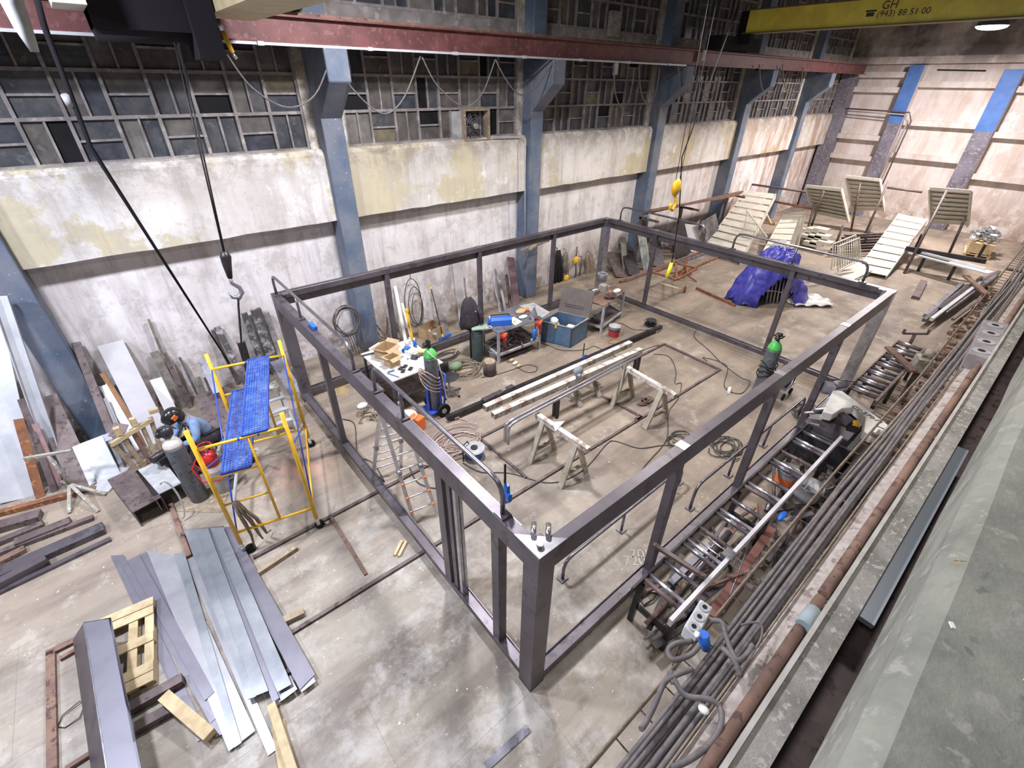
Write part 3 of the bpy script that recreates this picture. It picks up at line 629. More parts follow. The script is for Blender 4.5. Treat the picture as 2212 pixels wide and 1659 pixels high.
lean('timber_board',(333,760),(395,880),.16,.04,DKW,'dark mossy board leaning behind the welder','timber')
lean('timber_board',(354,764),(412,880),.09,.05,BRN,'narrower brown bar right beside the dark mossy board','steel bar')
lean('white_sheet',(336,818),(378,905),.21,.02,mat('bright_white_panel',(.85,.86,.88),.6),'small bright white panel leaning behind the welding helmet','panel',yt=9.2)
lean('steel_pipe',(388,772),(430,860),.05,.05,STEEL2,'short thin pipe leaning above the welding helmet','pipe')
lean('box_section',(437,778),(470,850),.15,.10,STEEL2,'open square box section on top of the scrap behind the scaffold','box section',yt=9.3,zb=.5)
lean('steel_plate',(455,845),(490,930),.62,.02,BRN,'large low brown-grey plate leaning behind the worker','steel plate',yt=8.9)
lean('flat_bar',(425,815),(452,880),.12,.03,DKW,'stubby mossy bar beside the open box section','flat bar',yt=9.2)
lean('flat_bar',(445,815),(470,875),.10,.03,BRN,'stubby brown bar right of the stubby mossy bar','flat bar',yt=9.2)
lean('spotted_plank',(468,706),(540,845),.13,.04,TARW,'long tar-spotted plank leaning behind the scaffold','timber')
lean('steel_bar',(459,713),(515,830),.07,.05,BRN,'slim brown bar left of the tar-spotted plank','steel bar')
lean('tarred_pole',(527,676),(566,800),.12,.10,TARW,'short tar-black pole leaning under the crane hook','pole')
lean('tarred_pole',(552,668),(585,790),.22,.12,TARW,'widest tar-streaked pole leaning right of the crane hook','pole')
lean('tarred_pole',(574,676),(606,785),.14,.08,mat('grey_streaked_pole',(.34,.33,.34),.85,0,(.14,.135,.14),3),'paler tar-streaked board beside the frame corner','pole')
lean('dark_channel',(520,738),(548,830),.16,.10,BLKST,'dark open channel with a square top behind the scaffold deck','metal channel',yt=9.4,prof=CH(.16,.1))
lean('violet_steel_plate',(597,778),(640,850),.30,.02,STEEL2,'violet-grey plate leaning beside the scaffold and the frame corner','steel plate',yt=9.3)
lean('grey_box',(650,800),(668,852),.14,.14,STEEL2,'short upright grey box by the left corner of the frame','box section',yt=9.1)
# between first and second column, seen through the frame
lean('white_batten',(853,618),(878,748),.09,.03,WHITE,'tall white batten leaning right of the first near blue column','timber')
lean('white_batten',(868,655),(893,745),.07,.03,WHITE,'shorter white batten beside the tall white one','timber',yt=9.5)
lean('iron_bar',(805,690),(848,748),.03,.03,BRN,'thin brown rod crossing behind the white table','rod')
lean('iron_bar',(818,710),(858,742),.03,.03,RUSTD,'thin rusty rod beside the column foot, right of the white table','rod')
lean('iron_bar',(836,684),(845,742),.04,.03,BRN,'short thick brown rod standing by the column, left of the white battens','rod')
lean('grey_plank',(984,562),(1002,712),.26,.03,mat('grey_dusty_board',(.36,.345,.34),.85,0,(.30,.285,.28),4),'tall pale grey plank standing on the wall behind the jacket','timber')
lean('thin_rail',(1003,600),(1013,700),.04,.03,DKW,'thin dark rod just right of the tall grey plank','rod')
lean('steel_plate',(952,686),(960,725),.30,.02,STEEL2,'square dark grey plate leaning behind the blue broom','steel plate',yt=9.4)
lean('steel_bar',(1070,580),(1087,672),.06,.05,STEEL2,'thin grey bar leaning just left of the second blue column','steel bar')
lean('steel_bar',(1078,606),(1092,676),.09,.05,STEEL2,'wider grey bar of the small bundle left of the second blue column','steel bar',yt=9.5)
lean('steel_bar',(1065,602),(1080,675),.04,.04,GREYL,'leftmost pale bar of the small bundle by the second blue column','steel bar',yt=9.5)
lean('timber_post',(1094,594),(1104,672),.09,.06,BRN,'brown post between the bar bundle and the maroon plank','timber')
lean('maroon_plank',(1103,556),(1118,672),.27,.03,mat('maroon_primer',(.10,.055,.065),.7,0,(.14,.08,.09),4),'tall maroon plank leaning on the left side of the second blue column','metal plank')
# tools hanging right of the second column
def hang(name,u,v,u2,v2,r,m,label,cat,y=9.62):
    a=WY(u,v,y);b=WY(u2,v2,y); n=5; mb=MB()
    for k in range(3):
        o=(k-1)*r*1.6
        mb.tube([lerp(a,b,j/n)+V((o+R.uniform(-r,r)*.5,R.uniform(-.02,.02),0)) for j in range(n+1)],[r*.5,r*.9,r,r*1.1,r*.9,r*.4],7)
    mb.cyl(a+V((0,0,.1)),a,.012,n=6).cyl(a+V((0,.12,.1)),a+V((0,-.02,.1)),.015,n=6)
    solo(name,mb,m,label,cat)
hang('hanging_sling',1203,542,1205,612,.09,BLACK,'widest black bundle of slings hanging right of the second blue column','sling')
hang('hanging_chain',1222,545,1223,590,.05,DKW,'grey chain sling hanging left of the yellow lever hoist','chain')
T=Thing('lever_hoist',WY(1244,590,9.5),'yellow lever hoist hanging on the wall left of the far frame corner','hoist')
q=WY(1244,562,9.6); T.part('body',MB().sphere(q,.14,12,sc=(1,.6,1.1)),YEL); T.part('chain',MB().tube([q+V((0,0,.5)),q,q+V((.05,0,-.5)),q+V((0,0,-.9))],.03,6),BRN)
T=Thing('lever_hoist',WY(1223,600,9.5),'lower yellow hoist block hanging above the toolbox lid','hoist')
q=WY(1223,600,9.6); T.part('body',MB().sphere(q,.13,12,sc=(1,.6,1)),YEL); T.part('chain',MB().tube([q+V((.02,0,.6)),q,q+V((0,0,-.3))],.03,6),BRN)
hang('hanging_rope',1274,550,1275,610,.09,ROPE,'rust-brown rope bundle hanging just left of the far frame corner','rope')
hang('hanging_rod',1256,560,1250,615,.02,BRN,'thin dark rod hanging between the yellow hoist and the rope bundle','rod')
T=Thing('wall_bracket_shelf',WY(1150,540,9.0),'rough bracket arm with timbers at the head of the frame, on the second blue column','bracket')
q=WY(1150,540,8.9); T.part('arm',MB().beam(q+V((-.5,0,.05)),q+V((.7,0,.2)),.10,.08),DKW); T.part('timber',MB().beam(q+V((-.3,-.2,.12)),q+V((.5,.15,.16)),.08,.06),WOODO)
# plates right of the far corner post
lean('steel_plate',(1325,545),(1350,600),.75,.02,BRN,'brown steel plate leaning behind the far frame corner','steel plate',yt=9.7)
lean('steel_plate',(1350,530),(1372,596),.6,.02,BLKST,'dark grey steel plate right of the brown one behind the far corner','steel plate',yt=9.5)
lean('steel_plate',(1412,500),(1424,578),.6,.02,BLKST,'wide black sheet leaning under the long rack of rusty tubes','steel plate',yt=9.6)
lean('timber_board',(1345,512),(1352,592),.28,.03,DKW,'mossy pale-streaked board between the plates behind the far corner','timber',yt=9.65)
lean('foil_sheet',(1493,485),(1500,545),1.0,.02,GSH,'crumpled pale sheet standing behind the yellow hook chain','sheet',yt=9.1)
lean('steel_plate',(1385,500),(1398,582),.5,.02,mat('teal_stained_plate',(.12,.15,.16),.7,0,(.3,.32,.30),3),'teal-stained plate leaning against the third blue column','steel plate',yt=9.0)
lean('steel_plate',(1462,486),(1478,556),1.1,.02,BLKST,'soot-dark sheet standing under the rusty rack, right of the third column','steel plate',yt=8.85)
lean('steel_plate',(1530,470),(1545,535),1.3,.02,mat('streaked_dark_sheet',(.05,.048,.05),.6,.2,(.16,.15,.15),2),'streaked dark sheet standing under the right half of the rusty rack','steel plate',yt=8.85)
# rack of rusty tubes along the wall past the third column
T=Thing('tube_rack',(15.5,9.0,0),'long rack of rusty tubes along the wall behind the pale stairs','tube rack')
for k in range(7):
    a=WY(1388+k*3,462-k*1.2,8.9-.09*k); b=WY(1604-k*2,414+k*1.2,8.9-.09*k)
    T.part('rusty_tube',MB().beam(a,b,.08,.08),RUST if k%2 else RUSTD)
for u in (1402,1490,1590):
    q=WY(u,470-(u-1400)*.27,8.7); T.part('rack_post',MB().span((q.x-.05,9.0,0),(q.x+.05,9.1,q.z-.05)).span((q.x-.05,8.25,q.z-.12),(q.x+.05,9.15,q.z-.05)),BRN)
# long tubes on the floor by the wall
for k,(a,b,w,m,l) in enumerate((((1340,609),(1560,528),.10,RUST,'longest rusty tube lying on the floor along the wall behind the frame'),((1352,606),(1500,551),.12,RUSTD,'second rusty tube lying beside the longest one behind the frame'),((1420,585),(1545,540),.10,STEEL2,'greyish hollow tube lying next to the rusty ones behind the frame'),((1450,600),(1560,552),.08,RUST,'short rusty angle on the floor in front of the grey hollow tube'))):
    solo('floor_tube',MB().beam(G(*a,w/2+.001),G(*b,w/2+.001),w,w),m,l,'tube')
# loose square tube frame on crossed legs behind
q=G(1475,600); T=Thing('rusty_trestle',q,'rusty splayed trestle base standing behind the far frame side','trestle')
T.part('stem',MB().tube([q+V((0,0,.05)),q+V((0,0,.75))],[.09,.05],8),RUST)
for a in(0,1.57,3.14,4.71): T.part('foot',MB().tube([q+V((0,0,.35)),q+V((.3*math.cos(a),.3*math.sin(a),.10)),q+V((.6*math.cos(a),.6*math.sin(a),.02))],[.05,.04,.025],6),RUST)
z=.78; p=[G(1410,588,z),G(1460,568,z),G(1505,580,z),G(1462,604,z)]
T.part('top_frame',MB().beam(p[0],p[1],.08,.06).beam(p[1],p[2],.08,.06).beam(p[2],p[3],.08,.06).beam(p[3],p[0],.08,.06).beam(p[1],p[3],.08,.06),RUST)
solo('rusty_tube',MB().beam(G(1505,622,.04),G(1588,660,.04),.08,.07),RUST,'rusty bar lying on the floor toward the blue tarpaulin','bar')
solo('timber_offcut',MB().beam(G(1428,612,.02),G(1466,624,.02),.10,.03),WOOD,'thin pale offcut on the floor behind the far frame side','timber')
q=G(1478,632); solo('spray_can',MB().lathe([(.04,0),(.045,.01),(.045,.2),(.02,.24),(.02,.27)],q),RUST,'rust-coloured can with white cap standing behind the far frame side','can')
# =================== FLOOR STOCK, LEFT
def bar(name,a,b,w,h,m,label,cat,z=0,prof=None,z2=None,bevel=0):
    z2=z if z2 is None else z2
    return solo(name,MB().beam(G(*a,z+h)-V((0,0,h/2)),G(*b,z2+h)-V((0,0,h/2)),w,h,prof=prof),m,label,cat,bevel=bevel)
def Cz(a,z,m): return G(*a,z)
bar('rusty_rail',(-30,1112),(160,1062),.10,.09,RUST,'long orange-edged rusty rail lying in front of the leaning sheets at the far left','steel bar')
bar('rusty_angle',(165,1060),(208,1052),.10,.05,RUSTD,'short rusty angle past the end of the long orange-edged rail','steel bar')
bar('brown_beam',(-30,1140),(84,1108),.20,.12,BRN,'thick brown beam at the far left edge, topmost of the floor pile','steel beam')
bar('brown_beam',(-30,1178),(92,1128),.12,.08,BRN,'second brown beam of the floor pile at the far left','steel beam')
bar('brown_beam',(30,1170),(150,1122),.16,.10,BRN,'brown beam with stepped end in the middle of the left floor pile','steel beam')
bar('brown_beam',(-40,1205),(200,1115),.09,.07,BRN,'long slim brown beam of the left floor pile, next to the blue-grey tubes','steel beam')
bar('brown_beam',(-40,1228),(52,1182),.12,.08,RUSTD,'short dull brown beam end in front of the left floor pile','steel beam')
bar('dark_tube',(-40,1250),(222,1135),.22,.11,STEEL,'widest blue-grey tube of the left floor pile','steel tube')
bar('dark_tube',(-40,1262),(215,1150),.07,.06,STEEL,'thin dark tube beneath the widest blue-grey one','steel tube')
bar('dark_tube',(-30,1268),(97,1202),.14,.16,STEEL,'short dark rectangular tube in front of the left floor pile','steel tube')
bar('dark_tube',(-30,1290),(238,1162),.08,.05,STEEL,'nearest slim blue-grey bar of the left floor pile','steel tube')
# trestle among the stock
q=G(180,1130); T=Thing('steel_trestle',G(170,1090),'weathered grey three-legged roller stand between the sheets and the floor pile','trestle')
h=G(168,1070)+V((0,0,.15)); top=V((h.x,h.y,.95)); q0=ZV(V((h.x,h.y,0)),112,1000)
tp=V((h.x,h.y,0)); 
T.part('stem',MB().cyl(tp+V((0,0,.2)),tp+V((0,0,.95)),.035,n=8),OLDP)
for (u,v) in ((150,1108),(212,1105),(228,1068),(130,1040)): T.part('leg',MB().beam(tp+V((0,0,.28)),G(u,v,.02),.05,.04),OLDP)
T.part('head',MB().beam(tp+V((-.3,.12,.97)),tp+V((.3,-.12,.97)),.05,.04),OLDP)
# crate/pallet leaning, short channels and the grey panels by the column
T=Thing('leaning_pallet',G(300,1000),'small old wooden pallet leaning among the steel beside the grey cylinder','pallet')
a0,a1=WY(232,950,8.0),WY(330,905,8.2); b0,b1=G(298,1015,.05),G(350,985,.05)
a0=V((-3.35,7.35,.95)); a1=V((-2.62,7.62,1.0)); 
a0=WY(236,955,7.5); a1=WY(326,900,8.1); b0=G(296,1018,.02); b1=G(352,980,.02)
for k,t in enumerate((0.02,.25,.5,.74,.98)):
    T.part('slat',MB().beam(lerp(a0,a1,t),lerp(b0,b1,t),.085,.02,side=a1-a0),WOODO if k!=2 else RUSTD)
T.part('bearer',MB().beam(lerp(a0,b0,.06)-V((0,.03,.0)),lerp(a1,b1,.06)-V((0,.03,0)),.08,.06,side=(b0-a0)),WOOD); T.part('bearer',MB().beam(lerp(a0,b0,.95)+V((0,.04,0)),lerp(a1,b1,.95)+V((0,.04,0)),.08,.06,side=(b0-a0)),WOODO)
T.part('block',MB().box(lerp(a0,a1,.25)+V((0,-.01,.1)),(.09,.09,.16)).box(lerp(a0,a1,.62)+V((0,-.01,.1)),(.09,.09,.16)).box(lerp(a0,a1,1.12)+V((0,-.01,.08)),(.16,.08,.08)),WOOD)
solo('brown_plate_offcut',MB().beam(WY(262,915,7.9),WY(250,945,7.75),.22,.03,side=(1,0,0)),BRN,'brown plate offcut wedged behind the leaning pallet','plate')
def panel(a,b,w,t,m,label,cat,yb=None,z=0,name='leaning_sheet'):
    p=G(*b,z); q=WY(*a,p.y+.55 if yb is None else yb); return solo(name,MB().beam(p,q,w,t,side=(1,-.25,0)),m,label,cat)
panel((196,950),(240,1040),.36,.03,GALV,'broad light grey panel leaning at the foot of the leftmost blue column','panel')
panel((168,962),(205,1045),.15,.05,GALV,'narrow light grey channel left of the broad grey panel','metal channel')
panel((198,935),(212,960),.30,.03,GREYL,'rounded grey panel behind the broad light one at the column foot','panel')
panel((228,938),(262,1020),.16,.04,STEEL2,'dark grey strip leaning right of the broad light panel','panel')
solo('concrete_board',MB().beam(G(215,1062,.02),G(262,1010,.10),.34,.03),GREYL,'light grey board lying at the feet of the leaning panels','board')
T=Thing('steel_trough',G(290,1080),'brown square-edged U-trough turned over on the floor, left of the grey one','trough')
a,b=G(262,1022,.36),G(318,1090,.36); T.part('folded_sheet',MB().beam(a,b,.42,.30,prof=[(-.21,-.18),(-.21,.16),(.21,.16),(.21,-.18),(.195,-.18),(.195,.145),(-.195,.145),(-.195,-.18)],cap=True).move((0,0,-.16)),BRN)
T=Thing('steel_trough',G(345,1060),'light grey U-trough turned over on the floor beside the tall grey cylinder','trough')
a,b=G(322,1004,.36),G(362,1058,.36); T.part('folded_sheet',MB().beam(a,b,.42,.30,prof=[(-.21,-.18),(-.21,.16),(.21,.16),(.21,-.18),(.195,-.18),(.195,.145),(-.195,.145),(-.195,-.18)]).move((0,0,-.16)),GREYL)
bar('floor_angle',(362,1072),(408,1200),.07,.05,RUSTD,'brown angle bar on the floor leading to the fan of steel strips','steel bar')
solo('base_sheet',MB().poly([G(380,1105),G(398,1050),G(500,1048),G(478,1108)],.012,nrm=(0,0,1)),WOODO,'thin sheet on the floor under the grey gas cylinders','sheet')
# maroon trough behind scaffold
solo('red_lacquered_channel',MB().beam(G(385,955,.35),G(478,1030,.05),.28,.06,prof=CH(.28,.08)),mat('wine_red_enamel',(.22,.03,.05),.35,0,(.30,.07,.09),4),'wine-red channel sloping behind the grey cylinders','metal channel')
# =================== FAN OF STEEL STRIPS
STEELF=mat('pale_brushed_plate',(.31,.315,.34),.4,.5,(.37,.375,.39),1.6); GALVD=mat('cloudy_zinc_strip',(.17,.185,.21),.4,.5,(.33,.355,.375),1.1,lo=.35,hi=.65)
STEEL3=mat('violet_steel_plate',(.165,.16,.195),.42,.5,(.215,.21,.245),1.4,lo=.35,hi=.65)
FX=lambda p:(p[0]/3.16,1140+p[1]/3.16)
for q4,z,m,l in (
 (((755,190),(845,185),(1420,1430),(1345,1458)),.004,STEEL3,'leftmost violet-grey strip of the fan, beside the pine pallet'),
 (((830,255),(905,225),(1500,1275),(1435,1335)),.018,STEEL3,'violet strip of the fan whose foot peeps out right of the timber block'),
 (((940,190),(1015,160),(1545,1395),(1472,1432)),.011,STEEL3,'violet strip slipping under the left edge of the widest plate'),
 (((870,225),(950,185),(1462,1120),(1398,1180)),.034,STEEL3,'violet strip lying uppermost over the left half of the fan'),
 (((1000,155),(1200,190),(1742,1385),(1562,1525)),.026,STEELF,'widest pale plate of the fan, reaching almost nearest the camera'),
 (((1262,218),(1330,205),(1892,1510),(1830,1556)),.006,STEELF,'palest narrow strip ending alone beside the pine laths'),
 (((1188,172),(1262,178),(1650,1465),(1600,1500)),.044,GALVD,'dark-headed strip lying along the middle of the widest plate'),
 (((1255,18),(1345,8),(1752,1150),(1690,1172)),.100,GALVD,'leftmost clouded strip of the raised stack'),
 (((1330,10),(1420,2),(1832,1112),(1742,1148)),.112,GALVD,'second clouded strip of the raised stack, with the bluish bloom at its foot'),
 (((1400,4),(1465,2),(1905,1160),(1862,1192)),.090,STEEL3,'narrow strip showing between the clouded ones of the raised stack'),
 (((1438,2),(1525,-2),(1990,1068),(1893,1122)),.124,GALVD,'topmost clouded strip on the right of the raised stack'),
 (((1455,0),(1585,-5),(2156,1048),(2060,1122)),.060,STEELF,'lower of the two smooth strips at the right edge, showing only its tip'),
 (((1460,-4),(1585,-8),(2150,1000),(2048,1104)),.074,STEEL3,'upper of the two long smooth strips at the right edge'),
 ): solo('steel_strip',MB().poly([G(*FX(p),z+.01) for p in q4],.01,nrm=(0,0,-1)),m,l,'steel strip')
for k in range(3): bar('steel_strip',(612-4*k,1470+4*k),(627-4*k,1500+2*k),.17,.008,GALVD,('upper','middle','lowest')[k]+' of three short strip ends showing under the raised stack','steel strip',z=.078-.012*k)
bar('support_timber',(392,1150),(480,1140),.09,.07,BRN,'dark timber under the far end of the steel strips','timber')
bar('support_timber',(560,1478),(640,1440),.06,.05,BRN,'dark bearer under the near end of the raised stack of strips','timber')
# pallet and big box beam
def pallet(cx,cy,ang,label,L=1.2,W=.8,m=WOOD):
    T=Thing('wooden_pallet',(cx,cy,0),label,'pallet',rz=ang)
    for k,y in enumerate((-.45,-.335,0.0,.335,.45)): T.part('deck_board',MB().box((0,y*W,.13),(L,.105*W,.02)),m,local=True)
    for x in (-L/2+.05,L*.12,L/2-.05):
        T.part('bearer',MB().box((x,0,.112),(.10,W,.018)),m,local=True)
        for y in(-.44,0,.44): T.part('block',MB().box((x,y*W,.062),(.10,.10,.08)),m,local=True)
        T.part('bottom_board',MB().box((x,0,.011),(.10,W,.02)),m,local=True)
    return T
pa_,pb_,pc_=G(237,1330,.14),G(303,1302,.14),G(272,1500,.14)
du=(pb_-pa_).normalized(); dv=V((du.y,-du.x,0)); pe_=G(362,1450,.14); WD=(pe_-pb_).length; dv=(pe_-pb_).normalized(); pq=pb_-du*.30+dv*WD/2
pallet(pq.x,pq.y,math.atan2(du.y,du.x),'pale pine pallet between the big box beam and the fan of steel strips',.60,WD)
z=.50; TL0,TR0,TL1,TR1=G(181,1344,z),G(239,1334,z),G(230,1659,z),G(305,1659,z)
def far(p,q,k): return p+(q-p)*k
BL0,BL1=G(157,1382,.14),G(196,1659,.14)
T=Thing('box_beam',(TL0.x,TL0.y,.13),'large folded dark steel beam resting on timbers at the lower left','steel beam')
BMM=mat('blue_black_mill_plate',(.15,.15,.185),.45,.45,(.19,.19,.225),1.2)
T1,T2=far(TL0,TL1,1.6),far(TR0,TR1,1.6); B1_=far(BL0,BL1,1.6)
def quadprism(a,b,c,d,t,n): return MB().poly([a,b,c,d],t,nrm=n)
T.part('top_plate',quadprism(TL0,TR0,T2,T1,.02,(0,0,-1)),BMM); T.part('sloping_plate',quadprism(TL0,BL0,B1_,T1,.02,(1,0,-.3)),STEEL)
iw=(TL0-TR0)*.75; R0=V((TR0.x+iw.x,TR0.y+iw.y,.14)); R1=V((T2.x+iw.x,T2.y+iw.y,.14))
T.part('side_plate',quadprism(TR0,R0,R1,T2,.02,(-1,0,0)),BMM); T.part('end_plate',quadprism(TL0,TR0,R0,BL0,.015,(0,-1,0)),BMM)
T.part('edge_glint',MB().beam(TL0+V((0,0,.002)),T1+V((0,0,.002)),.012,.006),STEELB)  # bright strip painting the gleam along the fold
for k,(a,b,z,h) in enumerate((((240,1480),(415,1405),.06,.10),((255,1550),(400,1480),.05,.10),((190,1400),(330,1300),.0,.06))):
    pass
bar('support_timber',(280,1525),(392,1462),.12,.12,BRN,'dark bearer under the box beam, beside the loose timber block','timber')
bar('support_timber',(290,1570),(380,1520),.12,.10,BRN,'second dark bearer under the box beam nearer the camera','timber')
bar('timber_block',(352,1500),(450,1585),.13,.12,WOOD,'loose square timber block lying across the foot of the steel strips','timber',z=.12,z2=.05)
bar('square_tube',(640,1690),(585,1520),.09,.07,WOOD,'upper pine lath at the bottom edge, right of the steel strips','timber',z=.03)
bar('pine_lath',(625,1700),(600,1560),.14,.03,WOOD,'wider flat pine lath under the upper one at the bottom edge','timber')
bar('dark_bearer',(630,1362),(595,1380),.09,.07,DKW,'short dark beam end beside the rightmost steel strip','timber')
bar('square_timber',(612,1338),(655,1318),.10,.08,WOODO,'short weathered timber beside the right side of the steel strips','timber')
bar('steel_offcut',(1050,1655),(1142,1572),.09,.015,STEEL2,'thin grey steel offcut on the empty floor near the bottom edge','steel strip')
bar('timber_lath',(556,1235),(640,1180),.07,.07,WOODO,'weathered timber lying below the front of the scaffold','timber')
for k in range(2): bar('pine_wedge',(852+9*k,1198+k*2),(868+9*k,1167+k*2),.045,.04,WOOD,('left','right')[k]+' one of two small pine wedges on the floor outside the left frame side','wedge')
# rusty ground frame at lower left
T=Thing('ground_frame',G(100,1500),'brown welded rectangular frame of flat tube lying under the box beam','frame')
z=.05
for a,b in (((108,1405),(112,1720)),((98,1412),(182,1370)),((140,1660),(200,1622)),((128,1422),(175,1395))):
    T.part('member',MB().beam(G(*a,z)-V((0,0,.025)),G(*b,z)-V((0,0,.025)),.09 if a[0]<110 else .05,.05),RUSTD)
solo('wire_loop',MB().tube([G(124,1570,.01),G(135,1545,.02),G(172,1515,.03),G(185,1518,.02),G(172,1550,.02),G(140,1572,.01),G(124,1570,.01)],.006,6),THIN,'thin wire loop lying inside the brown ground frame','wire')
# long rails sunk in the floor under and around the frame
for nm,a,b,w,m in (('floor_rail',(625,1366),(1555,796),.05,BRN),('floor_rail',(540,1207),(1130,872),.06,BRN),('floor_rail',(1130,872),(1430,744),.07,BRN)):
    pass
T=Thing('floor_grid_frame',G(1200,1000),'long flat frame of brown steel bars lying on the floor across the hall','frame')
for k,(a,b,w) in enumerate((((628,1366),(1555,797),.055),((546,1203),(1036,944),.06),((1036,944),(1435,742),.06),((1435,742),(1555,797),.07),((1036,944),(1137,1030),.05),((1290,848),(1385,898),.06),((1385,898),(1375,905),.1),((1340,838),(1555,797),.0))):
    if w: T.part('bar',MB().beam(G(*a,.04)-V((0,0,.02)),G(*b,.04)-V((0,0,.02)),w,.04),BRN)
T.part('bar',MB().beam(G(712,1112,.03)-V((0,0,.015)),G(790,1240,.03)-V((0,0,.015)),.05,.03),RUSTD)
# =================== WORK AREA INSIDE THE FRAME
# white table
zt=.93
ta,tb,tc,td=G(779,764,zt),G(846,824,zt),G(957,782,zt),G(882,733,zt)
T=Thing('work_table',((ta.x+tc.x)/2,(ta.y+tc.y)/2,0),'white-topped table crowded with small parts, left of the trolley cylinder','table')
T.part('table_top',MB().poly([p-V((0,0,.035)) for p in (ta,tb,tc,td)],.035,nrm=(0,0,1)),WHITE,bevel=.004)
for p in (ta,tb,tc,td):
    q=lerp(p,(ta+tc)/2,.08); T.part('leg',MB().span((q.x-.025,q.y-.025,0),(q.x+.025,q.y+.025,zt-.035)),STEEL)
T.part('under_shelf',MB().poly([V((lerp(p,(ta+tc)/2,.1).x,lerp(p,(ta+tc)/2,.1).y,.35)) for p in (ta,tb,tc,td)],.03,nrm=(0,0,1)),BRN)
def tabox(name,u,v,d,rz,m,label,cat,z=zt,h=None):
    p=G(u,v,z); return solo(name,MB().box((p.x,p.y,z+d[2]/2),d,rz),m,label,cat)
def openbox(name,u,v,d,rz,m,label,cat,z,flaps=0,lean_=0):
    p=G(u,v,z); T=Thing(name,(p.x,p.y,z),label,cat,rz=rz); L,W,H=d; t=.008
    T.part('box_body',MB().box((0,0,t/2),(L,W,t)).box((L/2,0,H/2),(t,W,H)).box((-L/2,0,H/2),(t,W,H)).box((0,W/2,H/2),(L,t,H)).box((0,-W/2,H/2),(L,t,H)),m,local=True)
    if flaps:
        for s in(-1,1):
            T.part('flap',MB().beam((s*L/2,0,H),(s*(L/2+.1),0,H+.05),W,.006,side=(0,1,0)),m,local=True)
            T.part('flap',MB().beam((0,s*W/2,H),(0,s*(W/2+.1),H-.04),L,.006,side=(1,0,0)),m,local=True)
    return T
openbox('cardboard_box',836,768,(.42,.34,.24),.45,CARD,'larger open cardboard box on the white table','box',zt,1)
openbox('cardboard_box',848,788,(.26,.22,.22),.2,CARD,'smaller open cardboard box in front of the larger one on the white table','box',zt,1)
tabox('white_carton',815,752,(.35,.2,.05),.4,WHITE,'flat white carton at the back left of the white table','carton')
tabox('blue_carton',880,760,(.18,.15,.10),.5,BLUEC,'bright blue small carton on the white table','carton')
def bottle(u,v,z,r,h,m,label,name='bottle',cap=WHITE,capn='cap',cat='bottle'):
    p=G(u,v,z); T=Thing(name,p,label,cat)
    T.part('body',MB().lathe([(r,0),(r,h*.72),(r*.4,h*.82)],p,n=14),m); T.part(capn,MB().lathe([(r*.4,h*.82),(r*.45,h*.84),(r*.42,h)],p,n=10),cap); return T
bottle(897,752,zt,.045,.27,BLUEC,'tall blue bottle with white cap on the white table')
bottle(880,750,zt,.05,.24,WHITE,'white bottle left of the tall blue one on the white table')
bottle(886,745,zt,.035,.2,WHITE,'slim white bottle at the back edge of the white table')
tabox('white_bag',890,764,(.26,.2,.10),.3,PAPER,'crumpled white bag beside the blue carton on the white table','bag')
p=G(905,757,zt+.05); solo('yellow_roll',MB().cyl(p+V((-.18,.10,0)),p+V((.16,-.14,0)),.045,n=12),mat('pale_yellow_roll',(.75,.68,.25),.6),'pale yellow roll lying on the white table','roll')
for k,(u,v) in enumerate(((866,797),(875,793),(887,798),(871,803))): tabox('black_block',u,v,(.13,.08,.03),.5+.1*k,BLK2,('back left','back middle','right','front')[k]+' one of four small black blocks at the front of the white table','block')
solo('try_square',MB().beam(G(836,806,zt+.01),G(862,815,zt+.01),.03,.012).beam(G(838,804,zt+.01),G(852,800,zt+.01),.06,.012),NAVY,'dark blue square lying at the front corner of the white table','square')
for k,(u,v,r,m,l) in enumerate(((886,778,.06,BLK2,'black disc'),(898,776,.05,STEEL,'grey grinding disc'),(912,770,.07,WHITE,'pale sanding disc'))):
    solo('abrasive_disc',MB().cyl(G(u,v,zt),G(u,v,zt)+V((0,0,.02)),r),m,l+' lying on the right part of the white table','disc')
solo('angle_grinder',MB().tube([G(893,771,zt+.05),G(905,767,zt+.05),G(916,765,zt+.05)],[.035,.045,.03],8).cyl(G(893,771,zt+.02),G(893,771,zt+.08),.06),STEEL,'grey angle grinder lying on the white table','grinder')
rr=random.Random(3)
for k in range(10):
    u,v=rr.uniform(858,905),rr.uniform(758,784)
    tabox('small_part',u,v,(rr.uniform(.04,.1),rr.uniform(.03,.07),rr.uniform(.02,.05)),rr.uniform(0,3),(GALV,STEEL,PAPER)[k%3],'small bits and offcuts scattered in the middle of the white table','part')['group']='bits on the white table'
tabox('blue_cloth',918,787,(.13,.12,.01),.3,mat('light_blue_cloth',(.35,.5,.65),.8),'small light blue pad near the trolley cylinder on the white table','pad')
bar('steel_bar',(780,768),(822,758),.05,.03,STEEL,'dark bar lying on the back left of the white table','bar',z=zt)
